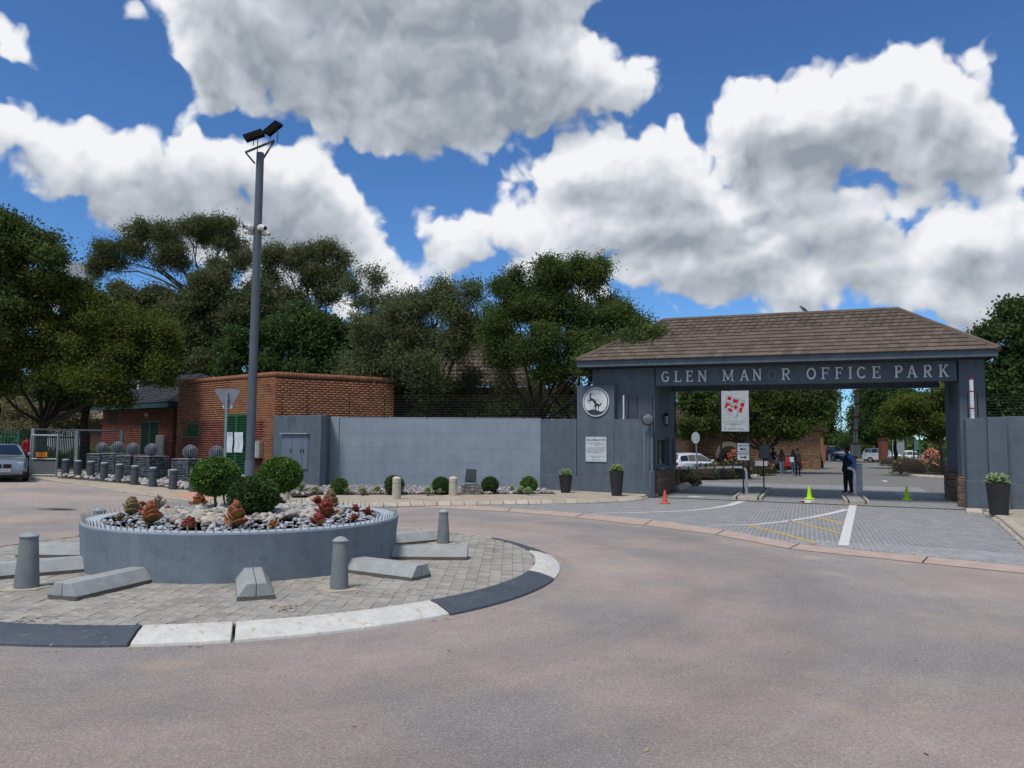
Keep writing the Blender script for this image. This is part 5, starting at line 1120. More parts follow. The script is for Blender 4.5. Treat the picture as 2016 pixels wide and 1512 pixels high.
palisade((-20.6, 40.6), (-25.5, 46.0), 'green palisade fence right in front of the brick outbuilding', h=1.95) if False else None
# ------------------------------------------------------------------ cars
m_tyre = mat('tyre rubber', (.012, .012, .012), .85); m_rim2 = mat('alloy wheel', (.35, .36, .37), .35, metal=.8); m_cglass = mat('car glass', (.012, .016, .02), .05, spec=1.0); m_lampw = mat('headlamp glass', (.30, .32, .34), .12, spec=.9); m_lampr = mat('tail lamp', (.28, .012, .01), .2, spec=.8); m_trim = mat('black trim', (.015, .015, .016), .6)
def car(kind, paint, label, p, heading, L=4.2, W=1.76, H=1.48, group='cars', nm='parked_car', detail=False):
    """front towards local +x"""
    t = thing(nm, label, 'car', (0, 0, 0), 0, group)
    hl = L / 2
    if kind == 'sedan': st = [(-1, .50, .86, None), (-.94, .28, .98, None), (-.72, .22, 1.03, 1.04), (-.48, .2, 1.02, .95), (-.2, .2, 1.0, 1.0), (.1, .2, .98, .985), (.36, .2, .96, None), (.62, .21, .92, None), (.84, .24, .85, None), (.95, .26, .77, None), (.985, .3, .70, None), (1, .36, .62, None)]; gh = [(-.74, 1.04), (-.46, H - .06), (-.15, H), (.08, H - .02), (.42, .96)]
    elif kind == 'suv': st = [(-1, .45, .98, 0), (-.97, .30, 1.06, 0), (-.7, .25, 1.08, 0), (-.3, .24, 1.06, 0), (.1, .24, 1.05, 0), (.34, .24, 1.05, 0), (.6, .25, 1.0, 0), (.88, .28, .9, 0), (.98, .36, .76, 0), (1, .45, .65, 0)]; gh = [(-.98, 1.06), (-.84, H - .05), (-.3, H), (.1, H - .03), (.44, 1.04)]
    else: st = [(-1, .45, .88, 0), (-.96, .28, .96, 0), (-.7, .22, .99, 0), (-.3, .2, .98, 0), (.1, .2, .96, 0), (.36, .2, .95, 0), (.62, .21, .88, 0), (.88, .25, .76, 0), (.98, .36, .62, 0), (1, .44, .54, 0)]; gh = [(-.97, .96), (-.80, H - .07), (-.35, H), (.02, H - .02), (.46, .94)]
    wh = W / 2
    def wid(u): return wh * (1 - .12 * max(0, abs(u) - .55) / .45 - .10 * max(0, abs(u) - .9) / .1)
    mb = MB(); rows = []
    for (u, zb, zt, _) in st:
        w = wid(u); x = u * hl; rows.append([(x, -w * .86, zb), (x, -w * .97, zb + .10), (x, -w, (zb + zt) / 2 + .02), (x, -w * .975, zt - .10), (x, -w * .88, zt - .012), (x, -w * .5, zt + .018), (x, 0, zt + .025), (x, w * .5, zt + .018), (x, w * .88, zt - .012), (x, w * .975, zt - .10), (x, w, (zb + zt) / 2 + .02), (x, w * .97, zb + .10), (x, w * .86, zb)])
    m = 13; vs = [v for r in rows for v in r]; fs = []
    for i in range(len(rows) - 1): fs += [(i * m + j, i * m + (j + 1) % m, (i + 1) * m + (j + 1) % m, (i + 1) * m + j) for j in range(m)]
    fs = [f[::-1] for f in fs]; fs += [tuple(range(m)), tuple(reversed(range((len(rows) - 1) * m, len(rows) * m)))]
    mb.add(vs, fs, True)
    # greenhouse
    def gtop(u):
        for i in range(len(gh) - 1):
            if gh[i][0] <= u <= gh[i + 1][0]: f = (u - gh[i][0]) / (gh[i + 1][0] - gh[i][0]); return gh[i][1] + (gh[i + 1][1] - gh[i][1]) * f
        return gh[0][1] if u < gh[0][0] else gh[-1][1]
    belt = lambda u: np.interp(u, [s[0] for s in st], [s[2] for s in st])
    def gw_(u, z): zb = belt(u) - .03; f = (z - zb) / (H - zb); return wid(u) * (.90 - .20 * max(0, f))
    us = [gh[0][0]] + list(np.linspace(gh[0][0], gh[-1][0], 15)[1:-1]) + [gh[-1][0]]; us = sorted(set(us + [g[0] for g in gh])); rows = []
    for u in us:
        zt = gtop(u); zb = belt(u) - .05; x = u * hl; rows.append([(x, -gw_(u, zb), zb), (x, -gw_(u, zt - .06), max(zb + .01, zt - .06)), (x, -gw_(u, zt) * .82, max(zb + .015, zt - .005)), (x, 0, max(zb + .02, zt + .012)), (x, gw_(u, zt) * .82, max(zb + .015, zt - .005)), (x, gw_(u, zt - .06), max(zb + .01, zt - .06)), (x, gw_(u, zb), zb)])
    m = 7; vs = [v for r in rows for v in r]; fs = []
    for i in range(len(rows) - 1): fs += [(i * m + j, (i + 1) * m + j, (i + 1) * m + j + 1, i * m + j + 1) for j in range(m - 1)]
    fs = [f[::-1] for f in fs]; mb.add(vs, fs, True)
    body = mb.build('body', paint, t, angle=32)
    # side windows
    u0, u1, u2, u3 = gh[0][0] + .10, gh[1][0] + .06, gh[3][0] - .02, gh[4][0] - .07
    for s in (-1, 1):
        for (a, b_) in ((u0 + .03, (u1 + u2) / 2 - .20), ((u1 + u2) / 2 - .175, (u1 + u2) / 2 + .09), ((u1 + u2) / 2 + .115, u3)):
            if b_ - a < .05: continue
            k = 5; top = []; bot = []
            for i in range(k + 1):
                u = a + (b_ - a) * i / k; zt = gtop(u) - .10; zb = belt(u) + .035; zt = max(zt, zb + .01)
                top.append((u * hl, s * (gw_(u, zt) + .012), zt)); bot.append((u * hl, s * (gw_(u, zb) + .012), zb))
            MB().add(top + bot, [((i, i + 1, k + 2 + i, k + 1 + i) if s > 0 else (k + 1 + i, k + 2 + i, i + 1, i)) for i in range(k)]).build('side_window', m_cglass, t)
        for u in (-.02 + (u1 + u2) / 2 - .0,):
            lx_ = (u - .0) * hl
        MB().box((.30 * hl + .02, s * (wh + .06), belt(.36) + .06), (.12, .16, .13)).build('mirror', paint, t, bevel=.03)
        for z_, uu in ((belt(.05) - .14, -.02), (belt(-.4) - .14, -.42)): MB().box((uu * hl, s * (wid(uu) * .985 + .008), z_), (.17, .02, .03)).build('door_handle', paint if not detail else m_rim2, t)
    for (ua, ub, nmw) in ((gh[3][0] + .03, gh[4][0] - .035, 'windscreen'), (gh[1][0] - .01, gh[0][0] + .05, 'rear_window')):
        za, zb = gtop(ua) + .0, gtop(ub) + .0; wa, wb = gw_(ua, za) * .80, gw_(ub, zb) * .92; off = .022
        MB().add([(ua * hl, -wa, za + off * .6), (ua * hl, wa, za + off * .6), (ub * hl + (off if ub > 0 else -off), wb, zb + off), (ub * hl + (off if ub > 0 else -off), -wb, zb + off)], [(0, 1, 2, 3) if ub > 0 else (3, 2, 1, 0)]).build(nmw, m_cglass, t)
    for s in (-1, 1):
        u = .955; MB().box((u * hl - .06, s * wid(u) * .74, belt(u) - .10), (.26, wh * .38, .16), s * R(-22)).build('headlight', m_lampw, t, bevel=.03)
        u = -.965; MB().box((u * hl + .02, s * wid(u) * .80, belt(u) - .10), (.14, wh * .32, .17), s * R(18)).build('tail_light', m_lampr, t, bevel=.03)
        for ux in (-.60, .62):
            w = thing('wheel', None, None, (ux * hl, s * (wh - .10), .315)); w.parent = t
            MB().tube([(ux * hl, s * (wh - .20), .315), (ux * hl, s * (wh - .005), .315)], .315, 20).build('tyre', m_tyre, w)
            mb = MB(); mb.tube([(ux * hl, s * (wh - .03), .315), (ux * hl, s * (wh + .0), .315)], .05, 8)
            for k in range(6): a = k * pi / 3; mb.box((ux * hl + .1 * cos(a), s * (wh - .0), .315 + .1 * sin(a)), (.2, .02, .045), M=Matrix.Rotation(-a, 4, 'Y'))
            mb.tube([(ux * hl, s * (wh - .04), .315), (ux * hl, s * (wh - .0), .315)], .0, 4) if False else None
            mb.lathe([(.19, -.012), (.215, -.012), (.215, .012), (.19, .012)], (ux * hl, s * (wh - .0), .315), 20, M=Matrix.Rotation(pi / 2, 4, 'X')); mb.build('rim', m_rim2, w)
    MB().box((hl * .985, 0, .40), (.05, W * .62, .15)).build('lower_grille', m_trim, t, bevel=.02)
    MB().box((0, 0, .24), (L * .9, W * .9, .14)).build('underbody', m_trim, t)
    MB().box((-hl * .995, 0, .52), (.03, .5, .11)).build('number_plate', m_signw, t)
    if detail:
        for s in (-1, 1):
            g = MB(); g.box((hl * 1.0, s * .155, .60), (.05, .25, .15)); gr = g.build('kidney_grille', m_trim, t, bevel=.04); WM[gr.name] = wm(t)
            for (dy, dz, sy, sz) in ((0, .085, .27, .014), (0, -.085, .27, .014), (.135, 0, .014, .17), (-.135, 0, .014, .17)): MB().box((hl * 1.0 + .02, s * .155 + dy, .60 + dz), (.025, sy, sz)).build('chrome_surround', m_rim2, gr)
            MB().box((hl * .96, s * .62, .34), (.16, .3, .10), s * R(-16)).build('fog_lamp_recess', m_trim, t, bevel=.02)
            MB().tube([(hl * .985, s * .60, .345), (hl * 1.0, s * .60, .345)], .045, 10).build('fog_lamp', m_lampw, t)
        MB().box((hl * 1.012, 0, .455), (.02, .52, .11)).build('number_plate', m_signw, t); text('FT 02 CN GP', .07, Matrix.Translation((hl * 1.012 + .011, 0, .455)) @ Matrix(((0, 0, 1, 0), (1, 0, 0, 0), (0, 1, 0, 0), (0, 0, 0, 1))), t, m_signtext, 'plate_characters')
        MB().lathe([(.001, 0), (.045, 0), (.045, .012), (.001, .016)], (hl * .955, 0, .735), 16).build('bonnet_badge', m_rim2, t)
    M = Matrix.Translation(p) @ Matrix.Rotation(heading, 4, 'Z'); t.matrix_world = M; WM[t.name] = M
    return t
def paint(nm, c, metal=.0): return mat(nm, c, .28, tuple(x * .97 for x in c), 2, spec=.6, metal=metal, coat=.6)
p_silver = paint('silver blue car paint', (.22, .28, .35), .5); p_white = paint('white car paint', (.62, .66, .70)); p_red = paint('red car paint', (.36, .012, .02)); p_navy = paint('navy car paint', (.015, .022, .06)); p_beige = paint('silver car paint', (.42, .43, .42), .3)
q = G(-8, 951); car('sedan', p_silver, 'silver blue sedan with twin kidney grille seen from the front at the left edge', (q.x - cos(R(-54)) * 2.25, q.y + .3 - sin(R(-54)) * 2.25, gz(q.x, q.y) + .0), R(-54), 4.5, 1.80, 1.42, 'cars on the left road', detail=True)
q = G(1378, 941); car('hatch', p_white, 'white hatchback seen from behind with red tail light, past the guard room', (q.x - .3, q.y + .4, 0), R(33), 4.1, 1.76, 1.46, 'cars inside the office park')
q = G(1546, 926); car('hatch', p_red, 'dark red hatchback parked behind the group of people', (q.x - .2, q.y + 1.2, 0), R(8), 3.8, 1.7, 1.5, 'cars inside the office park')
q = G(1655, 906); car('suv', p_beige, 'silver white people carrier parked at the far end of the drive', (q.x, q.y + 1, 0), R(-12), 4.4, 1.8, 1.75, 'cars inside the office park')
q = G(1630, 906); car('suv', p_navy, 'dark blue car partly hidden behind the brick pillars at the far end', (q.x - .3, q.y - 1, 0), R(-60), 4.2, 1.8, 1.7, 'cars inside the office park')
q = G(1668, 902); car('sedan', p_white, 'white car roof showing behind the silver people carrier', (q.x + 1, q.y + 6, 0), R(-10), 4.2, 1.75, 1.6, 'cars inside the office park')
q = G(1796, 916); car('sedan', p_white, 'white sedan parked behind the green lamp post, red stripe on its rear door', (q.x, q.y, 0), R(-8), 4.2, 1.7, 1.45, 'cars inside the office park')
q = G(1757, 912); car('suv', p_white, 'white car behind the grey sign board on the right, mostly hidden', (q.x, q.y + 2, 0), R(-30), 4.2, 1.7, 1.6, 'cars inside the office park')
# ------------------------------------------------------------------ cones
def cone(px, py, h, m, label):
    p = G(px, py, .02); t = thing('traffic_cone', label, 'traffic cone', p, 0, 'cones in the driveway')
    MB().box(p + Vector((0, 0, .015)), (h * .72, h * .72, .03), GZ).build('base', m, t, bevel=.01)
    MB().lathe([(h * .25, .03), (h * .22, .06), (h * .20, .062), (h * .065, h * .97), (h * .055, h), (.012, h)], p, 20).build('cone_body', m, t)
m_cy = mat('lime yellow cone plastic', (.44, .78, .01), .45, (.40, .70, .01), 3); m_co = mat('faded orange cone plastic', (.50, .10, .05), .5, (.42, .09, .05), 8)
cone(1309, 991.5, .45, m_co, 'faded orange cone beside the guard room stone plinth'); cone(1593.5, 982.5, .50, m_cy, 'lime yellow cone in the middle lane on the white arrow'); cone(1785.5, 984.5, .50, m_cy, 'lime yellow cone in the right lane beside the pier')
# ------------------------------------------------------------------ booms, posts and boards in the gateway
def pipe_post(pts, r, m, nm, par): return MB().tube(pts, r, 10).build(nm, m, par)
p0 = G(1470, 972, .13); t = thing('boom_barrier', 'lowered white boom with red bands across the left lane, ending in a bent pipe', 'boom barrier', p0)
e = D(1466, 920, p0.y); x1 = D(1330, 921.5, p0.y + 1.6)
pipe_post([p0, Vector((p0.x, p0.y, e.z - .25)), Vector((p0.x - .02, p0.y, e.z - .1)), Vector((p0.x - .14, p0.y + .04, e.z - .01)), Vector((p0.x - .35, p0.y + .1, e.z))], .05, m_white2, 'support_pipe', t)
pipe_post([Vector((p0.x - .33, p0.y + .1, e.z)), x1], .048, m_white2, 'boom_arm', t)
for k in range(7): a = Vector((p0.x - .33, p0.y + .1, e.z)); d = (x1 - a); c = a + d * (k + .35) / 7; MB().tube([c, c + d.normalized() * .06], .056, 10).build('red_band', m_red, t)
MB().box(p0 + Vector((0, 0, .01)), (.3, .25, .03), GZ).build('foot_plate', m_metal, t)
p1 = G(1684, 975.5, .13); t = thing('boom_barrier', 'bent white pipe in front of the guard with a tall raised boom of red rings', 'boom barrier', p1)
e = D(1684, 922, p1.y)
pipe_post([p1, Vector((p1.x, p1.y, e.z - .22)), Vector((p1.x - .04, p1.y, e.z - .07)), Vector((p1.x - .16, p1.y, e.z)), Vector((p1.x - .26, p1.y, e.z + .01))], .05, m_white2, 'support_pipe', t)
a, b = D(1682, 925, p1.y + 1.2), D(1687.5, 768, p1.y + 1.2); m_boom = mat('weathered boom', (.36, .33, .33), .5)
for o in (-.045, .045): MB().tube([a + Vector((o, 0, 0)), b + Vector((o, 0, 0))], .035, 6).build('boom_tube', m_boom, t)
for k in range(6): c = b + (a - b) * (k + .02) / 6; MB().box(c - Vector((0, 0, .02)), (.2, .12, .06)).build('red_ring', mat('dark red ring', (.22, .02, .02), .5), t)
MB().box(p1 + Vector((0, 0, .01)), (.3, .25, .03), GZ).build('foot_plate', m_metal, t)
c0, c1 = D(1683, 958, p1.y + 1.6), D(1697, 914, p1.y + 1.6); t = thing('boom_cabinet', 'pale grey boom motor cabinet behind the guard', 'cabinet', (c0.x, c0.y, .13)); MB().box(((c0.x + c1.x) / 2, c0.y, (.13 + c1.z) / 2), (.28, .3, c1.z - .13), GZ).build('cabinet_body', mat('pale cabinet', (.66, .68, .68), .5), t, bevel=.01); MB().box(((c0.x + c1.x) / 2, c0.y, c1.z + .012), (.37, .33, .02), GZ).build('lid', m_metal, t)
def post_board(px0, py0, px1, py1, pxb, pyb, z, face, back, label, nm='sign_board', legs=1, r=.03, leg_m=m_black):
    b = G(pxb, pyb, z); a, c = D(px0, py0, b.y), D(px1, py1, b.y); t = thing(nm, label, 'sign', b); cx = (a.x + c.x) / 2
    if legs == 1: MB().tube([b, Vector((b.x, b.y, c.z)), Vector((cx, b.y, a.z))], r, 8).build('post', leg_m, t)
    else:
        for x in (a.x, c.x): MB().box((x, b.y + .05, (a.z + b.z) / 2), (.1, .08, a.z - b.z)).build('post', leg_m, t)
    MB().box((cx, b.y - .05, (a.z + c.z) / 2), (c.x - a.x + .04, .03, a.z - c.z + .04)).build('board_frame', back, t)
    MB().box((cx, b.y - .068, (a.z + c.z) / 2), (c.x - a.x, .006, a.z - c.z)).build('board_face', face, t)
    T = Matrix(((1, 0, 0, cx), (0, 0, -1, b.y - .072), (0, 1, 0, (a.z + c.z) / 2), (0, 0, 0, 1))); return t, T, c.x - a.x, a.z - c.z
t, T, w, h = post_board(1450.5, 872.5, 1474, 906, 1464, 974, .13, m_signw, m_black, 'white board reading TENANTS and VISITORS with two arrows on a black post')
text('TENANTS', .095, T2(T, 0, h * .35, .001), t, m_signtext, bold=.001); text('VISITORS', .095, T2(T, 0, -h * .13, .001), t, m_signtext, bold=.001); lbx(MB(), T, 0, 0, w, .012, 0, .002).build('divider', m_signtext, t)
for y_, s in ((h * .15, -1), (-h * .33, 1)):
    mb = MB(); lbx(mb, T, -s * .04, y_, .16, .045, 0, .002); mb.add([T @ Vector(v) for v in ((s * .04, y_ + .06, .002), (s * .04, y_ - .06, .002), (s * .15, y_, .002))], [(0, 1, 2) if s < 0 else (1, 2, 0)]); mb.build('arrow', m_signtext, t)
post_board(1494.5, 876, 1513.5, 902, 1504, 960, .13, mat('grey blank board', (.20, .215, .22), .6), m_black, 'grey blank notice board on a thin black post in front of the people')
t, T, w, h = post_board(1419, 755, 1474, 849.5, 1446, 941, .13, m_signw, m_black, 'large white site map board with red building plans under the gate beam', legs=2)
m_mapr = mat('map red', (.50, .012, .03), .5)
def MPt(px, py): return ((px - 1446.5) / 55 * w, (802 - py) / 94.5 * h)
mb = MB(); ribbon(mb, [MPt(*p) for p in ((1430, 778), (1467, 790), (1448, 823), (1424, 806), (1430, 778))], .018, T, 0, .002); ribbon(mb, [MPt(1454, 786), MPt(1449, 822)], .02, T, 0, .0024); ribbon(mb, [MPt(1427, 791), MPt(1451, 797)], .014, T, 0, .0022); mb.build('site_outline', mat('map line', (.08, .1, .14), .5), t)
for i, pts in enumerate((((1432, 780), (1440, 783), (1438, 788), (1431, 787)), ((1443, 785), (1453, 787), (1451, 794), (1442, 792)), ((1457, 793), (1465, 793), (1465, 801), (1457, 800)), ((1455, 803), (1462, 801), (1460, 812), (1454, 812)), ((1428, 793), (1438, 795), (1435, 799), (1431, 799), (1430, 804), (1426, 803)), ((1443, 800), (1449, 797), (1451, 803), (1446, 807)), ((1432, 803), (1442, 806), (1440, 812), (1433, 809)))):
    MB().add([T @ Vector((*MPt(*p), .003)) for p in pts][::-1], [tuple(range(len(pts)))]).build('building_plan', m_mapr, t)
mb = MB(); mb.add([T @ Vector((MPt(1440, 800)[0] + .075 * cos(a * pi / 8), MPt(1440, 800)[1] + .075 * sin(a * pi / 8), .0034)) for a in range(16)], [tuple(range(16))]); mb.build('green_court', mat('map green', (.08, .35, .08), .5), t)
mb = MB(); mb.add([T @ Vector((MPt(1434.5, 766)[0] + .12 * cos(a * pi / 8), MPt(1434.5, 766)[1] + .12 * sin(a * pi / 8), .0034)) for a in range(16)], [tuple(range(16))]); mb.build('round_logo', m_navy, t)
text('BUILDING 2 & 5', .085, T2(T, -.02, MPt(1446, 835)[1], .002), t, m_signtext, bold=.001); text('BUILDING 1, 3, 4, 6 & 7', .085, T2(T, .05, MPt(1446, 844.5)[1], .002), t, m_signtext, bold=.001); lbx(MB(), T, 0, MPt(0, 830)[1], w, .012, 0, .002).build('divider', m_cab, t)
for y_, s in ((835, 1), (844.5, 0)): x_, yy = MPt(1426, y_); mb = MB(); mb.add([T @ Vector(v) for v in ([(x_ + .04, yy + .03, .002), (x_ - .05, yy, .002), (x_ + .04, yy - .03, .002)] if s else [(x_ - .03, yy - .04, .002), (x_ + .03, yy - .04, .002), (x_, yy + .05, .002)])], [(0, 1, 2)]); mb.build('arrow', m_signtext, t)
# stop sign from behind
b = G(1374.5, 940, .13); c = D(1369, 862, b.y); t = thing('stop_sign', 'pale back of an octagonal stop sign on a slightly leaning post by the hatchback', 'stop sign', b)
pipe_post([b, Vector((c.x, b.y, c.z + .2))], .04, m_metal, 'post', t); mb = MB(); r_ = .34; vs = [Vector((c.x + r_ * cos(R(22.5 + 45 * k)) * .72, b.y - .05 - z, c.z + r_ * sin(R(22.5 + 45 * k)))) for z in (0, .012) for k in range(8)]; mb.add(vs, [tuple(range(8)), tuple(range(15, 7, -1))] + [(k, (k + 1) % 8, 8 + (k + 1) % 8, 8 + k) for k in range(8)]); mb.build('sign_plate', mat('pale sign back', (.42, .47, .52), .5), t)
post_board(1486, 908, 1510, 917, 1492, 938, .13, m_signw, m_metal, 'small tilted white notice on a stake in the flower bed')
t, T, w, h = post_board(1756, 866, 1780, 894, 1768, 915, .1, mat('pale blue grey board', (.30, .34, .36), .5), m_metal, 'pale grey site board on two legs left of the green lamp post', legs=2)
t, T, w, h = post_board(1799, 868, 1808, 886, 1803, 918, .1, mat('dull green board', (.12, .2, .17), .5), m_green, 'narrow green board behind the tree trunk near the lamp post', legs=2)
post_board(1673, 875.5, 1694, 903, 1684, 935, .0, mat('dark grey board', (.10, .11, .12), .6), m_black, 'dark grey board on a post right behind the guard')
# floodlight on a low stone basket
basket_z = .165
p = G(928, 972, .14); t = thing('stone_basket', 'low wire basket of crazy stone carrying a black floodlight before the light wall', 'gabion', p); m2 = []
w_, h_ = .70, .34
for side in range(4):
    for j in range(3):
        u = -w_ / 2
        while u < w_ / 2 - .03: l = min(rnd.uniform(.10, .2), w_ / 2 - u); m2.append(Matrix.Translation(p) @ Matrix.Rotation(side * pi / 2, 4, 'Z') @ Matrix.Translation((u + l / 2, -w_ / 2 + .05 + rnd.uniform(-.01, .01), (j + .5) * h_ / 3)) @ Matrix.Rotation(rnd.uniform(-.3, .3), 4, 'Y') @ Matrix.Diagonal((l * .9, .09, h_ / 3 * .85, 1))); u += l
box_pieces(t, 'stone', m2, mat('crazy basket stone', (.26, .24, .22), .9, (.18, .165, .15), 8, rand=.4), 60, 'stones'); MB().box(p + Vector((0, 0, h_ / 2)), (w_ - .14, w_ - .14, h_ - .02)).build('core', m_black, t)
g = MB()
for k in range(9): x = -w_ / 2 + w_ * k / 8; g.tube([p + Vector((x, -w_ / 2 - .01, 0)), p + Vector((x, -w_ / 2 - .01, h_))], .005, 3)
for k in range(5): g.tube([p + Vector((-w_ / 2, -w_ / 2 - .01, h_ * k / 4)), p + Vector((w_ / 2, -w_ / 2 - .01, h_ * k / 4))], .005, 3)
g.build('wire_mesh', m_metal, t, kind='stuff')
c = D(927, 936.5, p.y); t = thing('floodlight', 'black square floodlight on a bracket standing on the low stone basket', 'floodlight', (c.x, c.y, p.z + h_)); Mf = Matrix.Rotation(R(4), 4, 'Y') @ Matrix.Rotation(R(-14), 4, 'X')
MB().box(c, (.38, .09, .48), M=Mf).build('housing', m_black, t, bevel=.012); MB().box(c + Mf @ Vector((0, -.05, 0)), (.34, .01, .43), M=Mf).build('lens', m_glass, t)
for s in (-1, 1): MB().tube([c + Vector((s * .21, 0, -.05)), Vector((c.x + s * .21, c.y, p.z + h_))], .012, 5).build('yoke', m_metal, t)
# pale concrete bollards on the pavement
def pale_b(px, py, h, r, label, z=.13):
    p = G(px, py, z); t = thing('concrete_bollard', label, 'bollard', p, 0, 'pale concrete bollards on the cream pavement')
    MB().lathe([(r, 0), (r * .96, h * .66), (r * .88, h * .67), (r * .88, h * .70), (r * .96, h * .71), (r * .97, h * .9)], p, 20).build('post', m_conc, t); MB().lathe([(r * .97, h * .9), (r * .9, h * .94), (r * .5, h * .99), (.01, h)], p, 20).build('domed_top', mat('bleached concrete top', (.50, .47, .41), .85, bump=.3), t)
    MB().prism([(p.x + (.36 + .05 * sin(4 * a)) * cos(a), p.y + .5 * (.36 + .04 * cos(3 * a)) * sin(a)) for a in [k * pi / 8 for k in range(16)]], z - .02, z + .008).build('mortar_pad', mat('pale mortar', (.52, .47, .37), .9), t)
pale_b(780.5, 983, .75, .15, 'pale concrete bollard with a round mortar pad, left of the floodlight'); pale_b(892, 976, .68, .155, 'pale concrete bollard just left of the low stone basket'); pale_b(560, 984, .40, .17, 'stubby pale concrete bollard behind the rightmost topiary')
# tall plant pots
def pot(px, py, pxt, pyt, wt, wb, label, z=.13, d=None):
    p = G(px, py, z); s = p.y / F; zt = D(pxt, pyt, p.y).z; t = thing('tall_pot', label, 'plant pot', p, 0, 'tall tapered plant pots'); h = zt - p.z; a, b = wt * s / 2, wb * s / 2
    MB().lathe([(b, 0), (b * 1.01, .02), (a, h - .02), (a * 1.02, h), (a * .93, h), (a * .92, h - .06), (.01, h - .06)], p, 28, smooth=True).build('pot_body', mat('charcoal pot', (.022, .024, .026), .55, (.03, .032, .034), 8), t, angle=30)
    return p, h, a
POTS = [pot(1113.5, 970, 1113.5, 935, 27, 18, 'tall charcoal pot with spiky green plant at the light wall end'), pot(1214, 976, 1213, 926.5, 28.5, 19.5, 'tall charcoal pot with succulents in front of the logo pillar'), pot(1967, 1013.5, 1966, 951, 42, 32, 'tall charcoal pot with succulents by the right hand wall')]
# green lamp post and far mast
b = G(1813, 930, .1); tp_ = D(1809, 823, b.y); t = thing('lamp_post', 'green lamp post with a small lantern head in the right hand flower bed', 'lamp post', b)
MB().tube([b, Vector((b.x, b.y, b.z + .8)), Vector((b.x - .05, b.y, tp_.z - .6))], [.08, .06, .045], 8).build('post', m_green2, t); c = Vector((b.x - .06, b.y, tp_.z - .6))
MB().lathe([(.08, 0), (.19, .38), (.2, .40)], c, 6, smooth=False).build('lantern_glass', mat('milky lantern', (.3, .36, .35), .3), t); MB().lathe([(.27, .40), (.2, .5), (.04, .62), (.02, .68)], c, 6, smooth=False).build('lantern_roof', m_green2, t)
b = G(1657, 889); t = thing('far_mast', 'thin grey lamp mast standing beyond the far trees, seen in the sky gap', 'light mast', (b.x * 1.0, b.y, 0)); q = D(1657, 762, b.y); MB().tube([(b.x, b.y, 0), (b.x, b.y, q.z)], [.3, .12], 6).build('pole', mat('far mast grey', (.3, .33, .36), .6), t)
# ------------------------------------------------------------------ brick office and pillars inside the park
of = thing('brick_office', 'tan brick office building with an arched window behind the left flower bed', 'building', (18, 68, 0))
OA, OB = Vector((15.5, 56, 0)), Vector((24.8, 62, 0)); to = (OB - OA).normalized(); no = Vector((to.y, -to.x, 0)); ol = (OB - OA).length; rzo = math.atan2(to.y, to.x)
def ob(nm, s0, s1, z0, z1, o, d, m, par=of): p = OA + to * ((s0 + s1) / 2) + no * (o - d / 2); return MB().box((p.x, p.y, (z0 + z1) / 2), (s1 - s0, d, z1 - z0), rzo).build(nm, m, par)
ob('wall', -3, ol, 0, 3.1, 0, 8, m_mortar)
holes = []
m1, _ = brickwork(of, OA - to * 3, to, no, ol + 3, 0, 3.1, .16, .46, m_brickt, [(2.2, 4.2, .4, 1.5)]); box_pieces(of, 'brick', [M @ Matrix.Translation((0, -.6, 0)) for M in m1], m_brickt, 0, 'brickwork')
aw = ob('arched_window', -.9, 1.3, .5, 1.5, .10, .06, m_glass)
mb = MB(); ac = OA + to * .2 + no * .16
ribbon(mb, [(1.25 * cos(R(a)), 1.0 * sin(R(a))) for a in range(0, 181, 15)], .3, frame(to, no, Vector((ac.x, ac.y, 1.0))), 0, .05); mb.build('arch_trim', mat('pale arch trim', (.42, .36, .29), .8), of)
mb = MB(); vs = [frame(to, no, Vector((ac.x, ac.y, 1.0))) @ Vector((1.1 * cos(R(a)), .9 * sin(R(a)), .02)) for a in range(0, 181, 15)]; mb.add(vs, [tuple(range(len(vs)))]); mb.build('arch_glass', m_glass, of)
for i in range(4):
    for j in range(3): ob('vent_block', 1.0 + i * .42, 1.24 + i * .42, 2.15 + j * .33, 2.38 + j * .33, .09, .05, m_black)
ob('eave', -3.4, ol + .4, 3.1, 3.4, .4, 9, m_mortar); ob('roof', -3.2, ol + .2, 3.4, 5.0, -1, 6, m_tile)
for nm_, px0, px1, yt, yb, lb in (('brick_pillar', 1607, 1615, 880, 914, 'lowest stepped orange brick pillar left of the drive'), ('brick_pillar', 1611, 1622, 861, 913, 'tallest orange brick pillar at the left side of the drive'), ('brick_pillar', 1621, 1626, 877, 911, 'narrow orange brick pillar furthest back on the left side of the drive'), ('brick_pillar', 1736, 1749, 865, 912, 'red brick pillar on the right side of the drive')):
    b = G((px0 + px1) / 2, yb); w = (px1 - px0) * b.y / F; zt = D(px0, yt, b.y).z; t = thing(nm_, lb, 'pillar', b); mb = MB(); mb.box((b.x, b.y + w / 2, zt / 2), (w, w, zt)); mb.build('pillar_shaft', m_brickd if px0 > 1700 else m_brick, t); MB().box((b.x, b.y + w / 2, zt + .05), (w + .1, w + .1, .1)).build('coping', m_brickd, t)
p, q = G(1578, 917.5), G(1608, 914); t = thing('garden_wall', 'low orange brick garden wall curving down beside the red car', 'wall', p); zt = D(1590, 899, p.y).z; wallbox(MB(), p, q, 0, zt, .3).build('wall', m_brick, t); wallbox(MB(), p, q, zt, zt + .08, .36, -.03).build('coping', m_brickd, t)
a_, b_ = G(1655, 893), G(1737, 893); t = thing('far_building', 'low white boundary building closing the far end of the drive', 'building', a_)
wallbox(MB(), a_, b_, 0, 3.2, 4).build('wall', mat('cream render', (.48, .46, .40), .8), t); wallbox(MB(), a_ - Vector((1, 0, 0)), b_ + Vector((1, 0, 0)), 3.2, 3.5, 5, -.5).build('roof', mat('far pale roof', (.35, .33, .3), .7), t)
